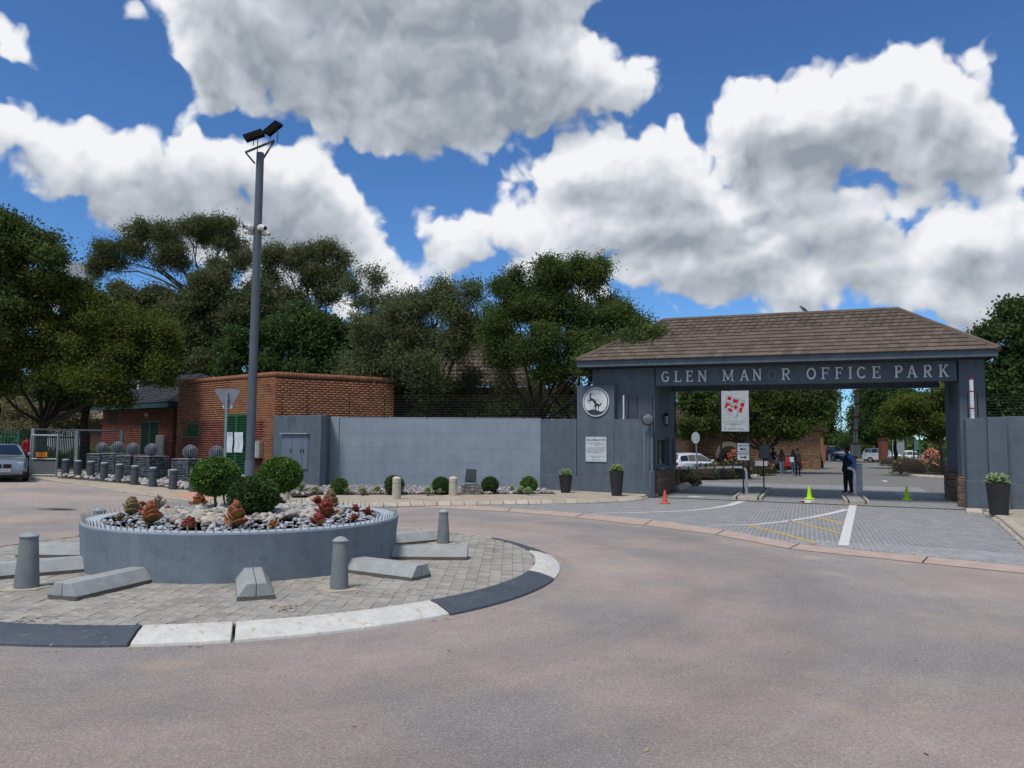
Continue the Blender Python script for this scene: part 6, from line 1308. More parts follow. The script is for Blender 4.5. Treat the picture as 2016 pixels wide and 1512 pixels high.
for k in range(3): s = .2 + .28 * k; pa = Vector(a_).lerp(Vector(b_), s); pb = Vector(a_).lerp(Vector(b_), s + .08); wallbox(MB(), pa, pb, .9, 2.3, .05, -.06).build('window', m_glass, t)
# white office blocks behind the trees on the left
def office(px0, px1, ytop, y, depth, label, m, rows, cols, h0=0):
    a, b = D(px0, ytop, y), D(px1, ytop, y + depth * .1); t = thing('office_block', label, 'building', (a.x, a.y, 0)); mw = MB(); wallbox(mw, (a.x, a.y), (b.x, b.y), 0, a.z, 12); mw.build('wall', m, t)
    tt = (b - a); tt.z = 0; L0 = tt.length; tt.normalize(); nn = Vector((tt.y, -tt.x, 0)); rz = math.atan2(tt.y, tt.x)
    for r in range(rows):
        z = a.z - 2.6 - r * 3.6
        for c in range(cols):
            s = L0 * (c + .5) / cols; p = a + tt * s + nn * .03; w = MB().box((p.x, p.y, z), (L0 / cols * .82, .08, 1.9), rz).build('window', m_glass, t); WM[w.name] = wm(t)
            p = p + nn * .05; MB().box((p.x, p.y, z), (.06, .06, 1.9), rz).build('mullion', m_plastic, w)
    return t
m_off = mat('white office render', (.52, .55, .58), .7)
office(120, 188, 512, 85, 20, 'white office block corner rising behind the left hand trees', m_off, 4, 3); office(205, 352, 585, 88, 10, 'office block with dark glass storeys and white roof band behind the gum tree', m_off, 5, 6); office(505, 690, 632, 95, 0, 'grey office roofline behind the trees right of the mast', mat('grey office', (.12, .13, .14), .7), 3, 8)
# tiled roof glimpsed between the pepper trees
r0 = thing('tiled_house', 'house with brown tiled gable roof glimpsed between the trees behind the light wall', 'house', (-5, 52, 0))
A_, B2_, C_, D_ = D(800, 760, 50), D(1060, 760, 50), D(1010, 650, 56), D(880, 650, 56); out = rooftiles(r0, A_, B2_, D_, C_, 16, .34, m_tile, 0)
MB().box(((A_.x + B2_.x) / 2, 54, A_.z / 2), (B2_.x - A_.x, 7, A_.z)).build('wall', m_brickt, r0)
r0 = thing('tiled_shed', 'low shed with brown tiled roof behind the palisade fence, left of the brick outbuilding', 'shed', (-27, 55, 0)); A_, B2_, C_, D_ = D(160, 825, 55), D(205, 825, 55), D(212, 806, 58), D(182, 806, 58); rooftiles(r0, A_, B2_, D_, C_, 8, .34, mat('sandy roof tile', (.30, .24, .18), .8, rand=.2), 0); MB().box(((A_.x + B2_.x) / 2, 58, A_.z / 2), (B2_.x - A_.x, 5, A_.z)).build('wall', m_mortar, r0)
# ------------------------------------------------------------------ people
def skin_mesh(joints, edges, mats, bonemat, subdiv=2):
    me = bpy.data.meshes.new('body'); me.from_pydata([j[:3] for j in joints], [(a, b) for a, b, *_ in edges], []); o = bpy.data.objects.new('tmp', me); COL.objects.link(o)
    o.modifiers.new('s', 'SKIN'); su = o.modifiers.new('u', 'SUBSURF'); su.levels = subdiv; su.render_levels = subdiv
    if not me.skin_vertices: bpy.context.view_layer.update()
    for i, j in enumerate(joints): v = me.skin_vertices[0].data[i]; v.radius = (j[3], j[4] if len(j) > 4 else j[3]); v.use_root = (i == 0)
    dg = bpy.context.evaluated_depsgraph_get(); dg.update(); m2 = bpy.data.meshes.new_from_object(o.evaluated_get(dg)); bpy.data.objects.remove(o)
    m2.materials.clear(); [m2.materials.append(m) for m in mats]
    J = [Vector(j[:3]) for j in joints]
    for p in m2.polygons:
        c = p.center; best = None
        for a, b, k in edges:
            d = J[b] - J[a]; t_ = max(0, min(1, (c - J[a]).dot(d) / max(d.length_squared, 1e-9))); ds = (c - J[a] - d * t_).length - .5 * min(joints[a][3], joints[b][3])
            if best is None or ds < best[0]: best = (ds, k)
        p.material_index = best[1]; p.use_smooth = True
    return m2
m_skin = mat('dark skin', (.075, .042, .03), .55); m_hair = mat('black hair', (.008, .007, .007), .8); m_shoe = mat('dark shoes', (.02, .02, .022), .5); m_jean = mat('light blue jeans', (.13, .19, .29), .8, bump=.3); m_jgrey = mat('grey jeans', (.20, .23, .28), .8); m_blacktop = mat('black top', (.012, .012, .016), .8); m_navyc = mat('navy cloth', (.012, .016, .045), .8, bump=.2); m_blueshirt = mat('mid blue shirt', (.08, .22, .55), .75); m_dtrouser = mat('dark trousers', (.012, .014, .022), .8); m_olive = mat('olive jacket', (.04, .045, .035), .8); m_redtop = mat('red shirt', (.35, .01, .02), .8)
def person(p, rz, h, label, top, sleeve, legs, shoe, stride=.1, arms=((.0, .0), (.0, .0)), lean=0, wide=1.0, group='people in the office park', longhair=False, belly=0, bag=None, head_down=0, cap=None, subdiv=2):
    """local frame: faces +y; arms: for each side (swing forward, bend)"""
    t = thing('person', label, 'person', (0, 0, 0), 0, group); s = h / 1.75; k = wide
    J = [(0, 0, .96, .125 * k, .10 + belly * .4), (0, .01 + lean * .3, 1.13, .13 * k, .095 + belly), (0, .0 + lean * .7, 1.33, .15 * k, .105 + belly * .5), (0, -.01 + lean, 1.44, .10, .075), (0, lean + .01, 1.52, .052), (0, lean + .03 + head_down * .3, 1.63, .082, .095), (0, lean + .03 + head_down * .5, 1.70, .065, .08)]
    E = [(0, 1, 0), (1, 2, 0), (2, 3, 0), (3, 4, 1), (4, 5, 1), (5, 6, 1)]
    for i, sd in enumerate((-1, 1)):
        sw, bd = arms[i]; b0 = len(J)
        J += [(sd * .165 * k, lean - .01, 1.42, .062), (sd * .215 * k, lean - .01 + sw * .28, 1.16 + abs(sw) * .05, .046), (sd * (.21 * k - bd * .12), lean + sw * .3 + bd * .22 + .03, .93 + bd * .22 + abs(sw) * .1, .034), (sd * (.20 * k - bd * .14), lean + sw * .3 + bd * .28 + .04, .86 + bd * .26 + abs(sw) * .1, .032)]
        E += [(3, b0, 2), (b0, b0 + 1, 2), (b0 + 1, b0 + 2, 2), (b0 + 2, b0 + 3, 1)]
        b0 = len(J); st_ = stride * (1 if sd > 0 else -1)
        J += [(sd * .085 * k, 0, .88, .092 * k), (sd * .085 * k, st_ * .5 + .02, .50, .07 * k), (sd * .085 * k, st_, .10, .052 * k), (sd * .09 * k, st_ - .02, .045, .04), (sd * .10 * k, st_ + .17, .035, .035)]
        E += [(0, b0, 3), (b0, b0 + 1, 3), (b0 + 1, b0 + 2, 3), (b0 + 2, b0 + 3, 4), (b0 + 3, b0 + 4, 4)]
    me = skin_mesh(J, E, [top, m_skin, sleeve, legs, shoe], None, subdiv)
    link('body', me, t, Matrix.Identity(4))
    hc = Vector((0, lean + .02 + head_down * .45, 1.70)); mb = MB()
    if longhair: mb.lathe([(.105, -.26), (.115, -.1), (.108, 0), (.085, .06), (.01, .095)], hc + Vector((0, -.025, 0)), 12)
    else: mb.lathe([(.088, -.03), (.097, .02), (.08, .07), (.01, .10)], hc + Vector((0, -.012, .0)), 12)
    mb.build('hair', m_hair, t)
    hf = Vector((0, lean + .03 + head_down * .4, 1.645)); f = MB(); f.tube([hf + Vector((0, .085, .02)), hf + Vector((0, .118, -.01)), hf + Vector((0, .09, -.02))], [.008, .014, .01], 6); f.build('nose', m_skin, t)
    for sd in (-1, 1): MB().lathe([(.004, -.01), (.011, 0), (.004, .01)], hf + Vector((sd * .032, .088, .03)), 6).build('eye', m_plastic, t); MB().lathe([(.008, -.025), (.014, 0), (.008, .025)], hf + Vector((sd * .088, .0, .01)), 6).build('ear', m_skin, t)
    MB().box(hf + Vector((0, .088, -.045)), (.045, .012, .009)).build('mouth', mat('lips', (.10, .04, .035), .5), t)
    for i, sd in enumerate((-1, 1)):
        sw, bd = arms[i]; w_ = Vector((sd * (.20 * k - bd * .14), lean + sw * .3 + bd * .28 + .04, .86 + bd * .26 + abs(sw) * .1)); hd_ = MB(); dn = Vector((0, .3 * bd, -1)).normalized()
        hd_.tube([w_ + Vector((0, 0, .02)), w_ + dn * .05, w_ + dn * .08], [.028, .034, .028], 7)
        for q in range(4): o = Vector((0, (q - 1.5) * .017, 0)); hd_.tube([w_ + dn * .075 + o, w_ + dn * (.115 + .008 * (1.5 - abs(q - 1.5))) + o * 1.1 - Vector((sd * .006, 0, 0)), w_ + dn * (.145 + .008 * (1.5 - abs(q - 1.5))) + o * 1.1 - Vector((sd * .02, 0, 0))], [.009, .0085, .006], 5)
        hd_.tube([w_ + dn * .03 + Vector((0, .03, 0)), w_ + dn * .07 + Vector((-sd * .01, .048, 0)), w_ + dn * .10 + Vector((-sd * .015, .05, 0))], [.011, .009, .007], 5); hd_.build('hand', m_skin, t)
    if bag: mb = MB(); mb.box((bag[0], bag[1], 1.12), (.28, .16, .38)); mb.build('x', m_black, t)
    M = Matrix.Translation(p) @ Matrix.Rotation(rz, 4, 'Z') @ Matrix.Diagonal((s, s, s, 1)); t.matrix_world = M; WM[t.name] = M
    return t
g_ = G(1671, 970.5, .135)
gd = person(g_, R(108), 1.77, 'stout guard in navy bodywarmer and blue shirt, head bowed, behind the bent white pipe', m_navyc, m_blueshirt, m_dtrouser, m_shoe, .04, ((-.25, .25), (-.2, .3)), 0, 1.32, 'people in the office park', belly=.14, head_down=.10, subdiv=2)
for px, py, rz, hh_, lb, tp1, slv, lg, sh, strd, lh in ((1523, 932, R(10), 1.74, 'person in dark navy top and light grey jeans, leftmost of the group', m_navyc, m_navyc, m_jgrey, m_jgrey, .08, False), (1539.5, 936, R(-15), 1.66, 'person with long black hair, black top and pale blue jeans, second in the group', m_blacktop, m_blacktop, m_jean, m_signw, .12, True), (1562, 938, R(10), 1.66, 'person with long hair and light blue jeans, carrying a pale bag, third in the group', m_navyc, m_blacktop, m_jean, m_signw, .05, True), (1571, 937.5, R(-40), 1.74, 'person in olive jacket and black trousers, rightmost of the group', m_olive, m_olive, m_dtrouser, m_shoe, .05, False)):
    q = G(px, py); person(q, rz, hh_, lb, tp1, slv, lg, sh, strd, ((.1, .3), (-.1, .2)), 0, 1.0 if not lh else .93, longhair=lh, subdiv=1)
q = G(1567, 938) + Vector((-.15, -.3, .0)); t = thing('shoulder_bag', 'pale shoulder bag carried by the third person of the group', 'bag', q + Vector((0, 0, .95))); MB().box(q + Vector((-.2, 0, 1.05)), (.26, .12, .32)).build('bag_body', m_signw, t, bevel=.03); MB().tube([q + Vector((-.3, 0, 1.2)), q + Vector((-.15, 0, 1.45)), q + Vector((-.08, 0, 1.2))], .012, 4).build('strap', m_black, t)
person(G(1633, 912.5), R(180), 1.72, 'person in dark jacket and light trousers walking alone down the drive', m_blacktop, m_navyc, m_jgrey, m_signw, .22, ((.2, .3), (-.2, .3)), subdiv=1)
q = G(56, 933); person((q.x - .50, q.y + .6, gz(q.x, q.y) + .02), R(60), 1.72, 'person in red shirt and black trousers, half hidden between silver sedan and mesh gate', m_redtop, m_redtop, m_dtrouser, m_shoe, .05, ((.1, .3), (.1, .3)), subdiv=1, group='people')
# ------------------------------------------------------------------ vegetation
rs = np.random.RandomState(5); NL = []
G1 = leafmat('deep green leaf', (.036, .060, .020), (.064, .096, .028), (.10, .14, .035)); G2 = leafmat('yellow green leaf', (.036, .058, .014), (.072, .098, .020), (.10, .125, .028)); G3 = leafmat('grey olive leaf', (.060, .080, .040), (.086, .110, .052), (.14, .17, .09)); G4 = leafmat('gum leaf', (.052, .070, .034), (.076, .096, .044), (.12, .135, .07)); G5 = leafmat('brown green hanging leaf', (.040, .044, .024), (.065, .066, .034), (.10, .095, .05)); G6 = leafmat('lush leaf', (.026, .052, .020), (.044, .082, .026), (.11, .14, .035)); G7 = leafmat('topiary leaf', (.035, .080, .018), (.060, .125, .026), (.15, .22, .06), tr=.2, rough=.35); G8 = leafmat('light bush leaf', (.06, .12, .03), (.09, .16, .04), (.16, .22, .07)); G9 = leafmat('bronze bush leaf', (.10, .085, .05), (.14, .12, .06)); GSH = leafmat('dark topiary leaf', (.022, .048, .014), (.034, .066, .018), (.08, .12, .04), tr=.15, rough=.4)
PK = leafmat('pink flower petal', (.55, .16, .13), (.62, .28, .24), (.75, .55, .5))
def leaves(C, size, asp=.5, droop=0, up=.35):
    n = len(C); a = rs.normal(size=(n, 3)); a[:, 2] += up * 0; a /= np.linalg.norm(a, axis=1)[:, None] + 1e-9
    if droop: a[:, 2] -= droop; a /= np.linalg.norm(a, axis=1)[:, None] + 1e-9
    b = np.cross(a, rs.normal(size=(n, 3))); b /= np.linalg.norm(b, axis=1)[:, None] + 1e-9
    s = size * rs.uniform(.6, 1.35, n)[:, None]; w = s * asp
    V = np.stack([C - a * s * .5, C + b * w * .5, C + a * s * .5, C - b * w * .5], 1).reshape(-1, 3)
    return V, np.arange(n * 4).reshape(n, 4)
def crown_pts(blobs, dens, cr, per, shell=.55, flat=1.0, drop=0, taper=.5):
    """clumps spread through ellipsoids (mostly towards their skin), leaves gathered about each clump"""
    out = []
    sub_ = []
    for (c, r) in blobs:                              # each lump breaks up into boughs of uneven size with gaps between
        c, r = np.array(c), np.array(r); sub_.append((c, r * .55, .6))
        for _ in range(7): d = rs.normal(size=3); d /= np.linalg.norm(d); sub_.append((c + d * r * rs.uniform(.42, .72), r * rs.uniform(.24, .44), 1.7))
    for (c, r, dk) in sub_:
        vol = (r[0] * r[1] * r[2]) ** (2 / 3.); n = max(3, int(dens * vol * dk)); d = rs.normal(size=(n, 3)); d /= np.linalg.norm(d, axis=1)[:, None]; q = rs.uniform(shell ** 3, 1, n) ** (1 / 3.)
        q *= rs.uniform(.86, 1.12, n); P = c + d * q[:, None] * r
        k = rs.poisson(per, n); idx = np.repeat(np.arange(n), k); sc = cr * rs.uniform(.55, 1.3, n)[idx][:, None]
        L = rs.normal(size=(len(idx), 3)) * sc * np.array([1, 1, .6 * flat]) + P[idx]
        if drop: L[:, 2] -= rs.exponential(drop, len(idx))
        out.append(L)
    return np.concatenate(out)
def limb(mb, a, b, r0, r1, bend=.12, n=5, seg=6):
    a, b = Vector(a), Vector(b); d = b - a; pts = []; o = Vector((rnd.uniform(-1, 1), rnd.uniform(-1, 1), rnd.uniform(-.2, .5))) * d.length * bend
    for i in range(n + 1): f = i / n; pts.append(a + d * f + o * sin(pi * f) + Vector((rnd.uniform(-1, 1), rnd.uniform(-1, 1), rnd.uniform(-1, 1))) * d.length * .02 * (0 < i < n))
    mb.tube(pts, [r0 + (r1 - r0) * i / n for i in range(n + 1)], seg); return pts
def tree(name, label, base, y, pix, m, size=.16, dens=26, cr=.33, per=34, asp=.5, droop=0, drop=0, bark=None, tr=.2, fork=.45, group=None, trunks=None, zscale=1.0, shell=.5, ydepth=.9, twigs=3, cat='tree', crown='crown'):
    """pix: crown lumps (px, py, rx, ry) as seen, given their true depth and size here"""
    bark = bark or m_bark; base = Vector(base); t = thing(name, label, cat, base, 0, group); blobs = []
    for q in pix:
        px, py, rx, ry = q[:4]; dy = q[4] if len(q) > 4 else rs.uniform(-1, 1) * .35 * rx * y / F; c = D(px, py, y + dy); k = (y + dy) / F
        blobs.append((c, (rx * k, max(rx, ry) * k * ydepth, ry * k)))
    P = crown_pts([(tuple(c), r) for c, r in blobs], dens * 1.25, cr * .85, per * 2.9, shell=shell * .6, drop=drop); size *= .88; NL.append((name, len(P))); P = P[P[:, 2] > base.z + .3]
    V, Fq = leaves(P, size, asp, droop); Mi = np.array(wm(t).inverted()); V = V @ Mi[:3, :3].T + Mi[:3, 3]
    link(crown, fastmesh(crown, V, Fq, m), t, wm(t))
    mb = MB(); cen = sum((c for c, r in blobs), Vector()) / len(blobs); fk = base.lerp(Vector((base.x * .6 + cen.x * .4, base.y * .6 + cen.y * .4, cen.z)), fork)
    starts = [base] if not trunks else [base + Vector(o) for o in trunks]
    tips = []
    for s0 in starts: limb(mb, s0, fk + (s0 - base) * 1.5, tr, tr * .6, .06, 6, 9); tips.append(fk + (s0 - base) * 1.5)
    for i, (c, r) in enumerate(blobs):
        f0 = tips[i % len(tips)]; pts = limb(mb, f0, c - Vector((0, 0, r[2] * .25)), tr * .34, tr * .08, .13, 6, 6)
        for k in range(twigs): e = Vector(c) + Vector((rnd.uniform(-1, 1) * r[0], rnd.uniform(-1, 1) * r[1], rnd.uniform(-.6, .8) * r[2])) * .85; limb(mb, pts[rnd.randint(2, 5)], e, tr * .09, tr * .02, .15, 4, 4)
    mb.build('trunk', bark, t, angle=None); return t
# left group
tree('shade_tree', 'dark leafy tree cut by the left edge with its crown rising against the sky', (-26, 38, .4), 37, [(10, 440, 45, 35), (55, 480, 55, 40), (-40, 470, 70, 60), (15, 520, 75, 40), (90, 500, 34, 26), (-60, 560, 90, 70), (20, 590, 60, 45), (-30, 660, 80, 60)], G1, .20, 30, .36, 34, tr=.3, fork=.6)
tree('spreading_tree', 'wide spreading yellow green tree with a curved dark trunk behind the mesh fence', (-24.3, 39.5, .4), 38, [(60, 600, 70, 50), (150, 590, 70, 50), (215, 625, 70, 48), (275, 650, 60, 50), (325, 660, 38, 42), (110, 660, 80, 50), (190, 690, 80, 50), (260, 715, 75, 45), (40, 700, 70, 50), (120, 745, 70, 40), (200, 765, 75, 35), (310, 725, 40, 36), (90, 560, 50, 35), (-20, 740, 60, 60)], G2, .17, 32, .34, 36, tr=.3, fork=.35)
tree('leaning_tree', 'dark tree with an upright trunk standing behind the mesh fence close to the outbuilding', (-22.2, 40.2, .4), 40, [(160, 720, 60, 50), (120, 780, 60, 32), (215, 785, 60, 28), (165, 650, 50, 45)], G1, .17, 26, .34, 30, tr=.26, fork=.75)
tree('gum_tree', 'tall gum tree with a wide umbrella crown left of the mast', (-24, 62, 0), 60, [(215, 495, 38, 34), (262, 480, 36, 26), (285, 450, 45, 22), (330, 455, 50, 36), (385, 455, 55, 38), (430, 445, 46, 32), (455, 478, 38, 30), (340, 500, 42, 26), (185, 520, 20, 24), (480, 500, 30, 26), (420, 530, 60, 34)], G4, .22, 17, .42, 36, asp=.35, droop=.5, drop=.25, bark=m_barkp, tr=.35, fork=.72, twigs=4)
tree('gum_tree', 'second gum tree with loose round crown just right of the mast', (-14.5, 58, 0), 56, [(540, 500, 34, 32), (585, 495, 48, 34), (635, 490, 38, 28), (670, 530, 32, 40), (610, 540, 44, 30), (560, 585, 40, 30), (640, 570, 34, 22), (530, 545, 22, 30)], G4, .21, 18, .40, 36, asp=.35, droop=.5, drop=.22, bark=m_barkp, tr=.32, fork=.7, twigs=4)
tree('background_tree', 'dull green tree between the yellow green tree and the gum tree trunk', (-26, 56, 0), 54, [(235, 580, 40, 26), (300, 590, 44, 34), (350, 640, 50, 60), (265, 640, 50, 40), (320, 720, 60, 50), (380, 700, 40, 60), (240, 700, 50, 50)], G4, .22, 22, .4, 34, tr=.25, group='trees behind the brick buildings')
tree('background_tree', 'dense mid green tree directly behind the mast', (-17, 52, 0), 52, [(420, 570, 60, 50), (470, 620, 60, 60), (400, 640, 60, 60), (500, 590, 50, 50), (440, 690, 70, 60), (540, 640, 50, 50), (380, 590, 40, 40)], G4, .21, 24, .4, 34, tr=.3, droop=.3, group='trees behind the brick buildings')
tree('background_tree', 'dark low tree filling the gap behind the spreading tree trunks', (-42, 62, 0), 60, [(-20, 740, 60, 50), (40, 760, 60, 45), (100, 750, 60, 45), (160, 770, 50, 40), (10, 700, 50, 40), (-70, 760, 50, 50), (140, 815, 55, 36), (70, 815, 55, 32), (190, 815, 40, 36), (0, 800, 50, 36)], G1, .24, 20, .45, 30, tr=.3, group='trees behind the brick buildings')
tree('lush_tree', 'lush dark green tree right behind the brick substation with yellow tips', (-10.5, 42.5, 0), 42, [(480, 680, 55, 45), (560, 665, 60, 48), (630, 660, 60, 45), (690, 680, 50, 50), (520, 725, 60, 35), (600, 720, 70, 40), (680, 730, 60, 40), (450, 720, 35, 30), (600, 625, 50, 30), (740, 700, 50, 50)], G6, .20, 34, .33, 32, asp=.6, tr=.25, group='trees behind the brick buildings')
tree('wispy_tree', 'thin wispy tree top against the white cloud right of the gum trees', (-9.0, 50, 0), 48, [(735, 545, 36, 26), (715, 590, 40, 34), (770, 590, 34, 26), (745, 640, 50, 40), (690, 560, 20, 20)], G3, .16, 12, .4, 26, tr=.15, twigs=4)
tree('pepper_tree', 'grey green pepper tree with brownish drooping fronds behind the light wall', (-3.5, 38.5, 0), 38, [(720, 640, 50, 42), (790, 610, 55, 50), (850, 590, 45, 40), (890, 600, 38, 40), (820, 660, 70, 48), (750, 700, 55, 50), (900, 660, 40, 45), (700, 720, 40, 40), (845, 720, 50, 50), (880, 560, 25, 22), (930, 565, 25, 18), (925, 640, 28, 40)], G3, .17, 36, .36, 34, asp=.35, droop=.6, drop=.25, tr=.22, twigs=4, trunks=[(0, 0, 0), (-1.2, .3, 0)])
tree('pepper_tree', 'large pepper tree with several dark leaning trunks left of the gate roof', (2.6, 36.5, 0), 35.5, [(1010, 560, 42, 38), (1070, 540, 55, 38), (1130, 530, 40, 34), (1175, 540, 34, 40), (1040, 610, 70, 45), (1120, 610, 65, 50), (1195, 610, 55, 42), (1245, 625, 38, 40), (1060, 670, 75, 45), (1150, 670, 70, 42), (1220, 680, 45, 30), (980, 620, 35, 45), (990, 690, 45, 50), (1270, 660, 26, 22), (1090, 720, 50, 30), (1170, 712, 40, 18), (1215, 690, 50, 24, -4.2), (1268, 664, 34, 15, -4.6), (1185, 722, 40, 14, -4.6), (1240, 700, 30, 16, -4.6), (1225, 685, 40, 22, -4.3), (1258, 672, 34, 16, -4.6), (1195, 700, 40, 26, -4.2), (1282, 655, 24, 9, -4.6), (1210, 720, 36, 16, -4.4), (1240, 670, 36, 22, -4.3), (1170, 705, 34, 22, -4.2), (1205, 712, 30, 16, -4.6), (1262, 690, 26, 14, -4.8)], G1, .15, 42, .33, 40, asp=.4, droop=.35, drop=.12, tr=.24, twigs=4, trunks=[(-1.0, 0, 0), (.2, .4, 0), (1.1, .2, 0)], fork=.4)
tree('hanging_tree', 'brown shaded hanging foliage between the two pepper trees behind the electric fence', (-1.6, 39.5, 0), 39.5, [(800, 750, 50, 40), (860, 760, 50, 40), (930, 740, 45, 50), (990, 750, 45, 45), (1060, 760, 50, 35), (760, 770, 40, 35), (1120, 760, 40, 35)], G5, .16, 28, .36, 30, asp=.3, droop=.9, drop=.4, tr=.2, twigs=4, trunks=[(-2.5, 0, 0), (0, 0, 0), (2.4, 0, 0)])
tree('dark_hedge_tree', 'deep shade tree mass behind the right end of the substation', (-4.5, 43.5, 0), 43, [(800, 790, 50, 45), (860, 800, 50, 40), (760, 740, 45, 50), (920, 800, 40, 40), (990, 800, 40, 40), (1050, 800, 40, 40), (1110, 790, 40, 50)], G1, .2, 26, .36, 30, tr=.15)
# behind the gate
tree('gate_tree', 'big dark tree with a grey forked trunk behind the site map board', (17.6, 53, 0), 52, [(1370, 790, 40, 40), (1430, 780, 55, 45), (1500, 775, 60, 48), (1560, 780, 55, 48), (1600, 800, 38, 40), (1400, 830, 45, 28), (1480, 840, 50, 30), (1550, 838, 45, 26), (1615, 775, 30, 34), (1360, 840, 30, 30)], G1, .2, 30, .4, 38, bark=m_barkp, tr=.28, fork=.35, group='trees along the drive')
tree('gate_tree', 'small yellow green tree over the brick garden wall left of the drive', (26.5, 66, 0), 64, [(1590, 850, 22, 18), (1605, 838, 18, 16), (1575, 862, 16, 10)], G2, .22, 30, .4, 30, tr=.15, group='trees along the drive')
tree('far_tree', 'distant dark tree closing the drive left of the sky gap', (37, 92, 0), 90, [(1622, 828, 22, 26), (1612, 850, 24, 20), (1640, 862, 24, 14), (1618, 790, 20, 24), (1662, 872, 22, 9)], G1, .3, 20, .6, 40, tr=.25, group='trees along the drive')
tree('far_tree', 'distant tree right of the sky gap behind the raised boom', (42, 88, 0), 86, [(1698, 820, 18, 34), (1706, 790, 22, 30), (1692, 856, 22, 14), (1715, 830, 30, 40), (1665, 870, 20, 8)], G6, .3, 20, .6, 40, tr=.25, group='trees along the drive')
tree('gate_tree', 'mid green tree behind the white boom on the right of the drive', (33, 66, 0), 64, [(1720, 790, 34, 34), (1760, 780, 40, 40), (1740, 840, 36, 26), (1780, 830, 30, 30), (1712, 765, 18, 18)], G6, .24, 24, .45, 34, tr=.2, group='trees along the drive')
tree('olive_tree', 'olive coloured tree with a pale slanting trunk beside the right pier', (28.3, 50.5, 0), 50, [(1790, 800, 40, 34), (1835, 780, 36, 36), (1860, 810, 24, 40), (1780, 840, 44, 26), (1820, 835, 40, 28), (1750, 835, 24, 20), (1850, 850, 24, 16), (1872, 765, 22, 26)], G2, .18, 24, .38, 32, tr=.2, bark=m_barkp, fork=.5)
tree('shade_tree', 'broad leaved tree with yellow tips rising behind the right hand wall', (21.5, 31.5, 0), 31, [(1985, 640, 36, 36), (1950, 660, 28, 20), (2010, 690, 50, 45), (1965, 720, 42, 40), (2030, 750, 60, 60), (1970, 780, 40, 40), (2060, 660, 50, 60), (1995, 610, 22, 18), (1945, 760, 22, 40), (1960, 815, 40, 26), (2020, 820, 50, 26)], G6, .17, 34, .30, 30, asp=.7, tr=.2)
tree('grey_shrub_tree', 'pale grey green scrub tree behind the green palisade fence', (-36, 50, 0), 50, [(20, 810, 50, 26), (90, 815, 45, 26), (150, 818, 40, 20), (-30, 830, 40, 40), (60, 840, 60, 16)], leafmat('pale scrub leaf', (.10, .105, .06), (.15, .15, .09), (.2, .2, .13)), .16, 22, .36, 30, tr=.15)
sb_ = G(1470, 611.5)
# hedge behind palisade fence: bright undergrowth
def clump(name, label, cat, c, r, m, n, size, asp=.6, group=None, core=True, flowers=0, kind=None, parent=None):
    c = Vector(c); t = thing(name, label, cat, c, 0, group); d = rs.normal(size=(n, 3)); d /= np.linalg.norm(d, axis=1)[:, None]; d[:, 2] = np.abs(d[:, 2]) * np.where(rs.rand(n) < .85, 1, -.3)
    q = rs.uniform(.80, 1.06, n)[:, None]; P = np.array(c) + d * q * np.array(r); V, Fq = leaves(P, size, asp); V = V - np.array(c); link('foliage', fastmesh('foliage', V, Fq, m), t, wm(t))
    if core: MB().lathe([(.01, -.85 * r[2] * 0 - .0), (r[0] * .82, .02 * r[2]), (r[0] * .78, r[2] * .4), (r[0] * .5, r[2] * .72), (.01, r[2] * .84)], c, 14).build('stems', m_bark, t)
    if flowers: P = np.array(c) + d[:flowers] * 1.05 * np.array(r); P = P[P[:, 2] > c.z + r[2] * .4]; P = np.repeat(P, 8, 0) + rs.normal(size=(len(P) * 8, 3)) * .035; V, Fq = leaves(P, .07, .8); link('flowers', fastmesh('flowers', V - np.array(c), Fq, PK), t, wm(t))
    return t
for i in range(5): x = -26 - i * 3.6; clump('green_shrub', ('first', 'second', 'third', 'fourth', 'fifth')[i] + ' bright green shrub behind the palisade fence, counted from the mesh gate leftwards', 'shrub', (x, 42 + i * .3 - .6 * (i % 2), .3), (2.2, 1.2, 1.25), G8, 2600, .16, group='undergrowth behind the palisade fence')
for i in range(3): clump('green_shrub', ('front', 'middle', 'rear')[i] + ' green shrub seen through the pales left of the brick outbuilding', 'shrub', (-24.6 + i * 1.3, 44.5 + i * .8, .3), (1.2, 1.0, 1.3), G8, 1600, .15, group='undergrowth left of the outbuilding')
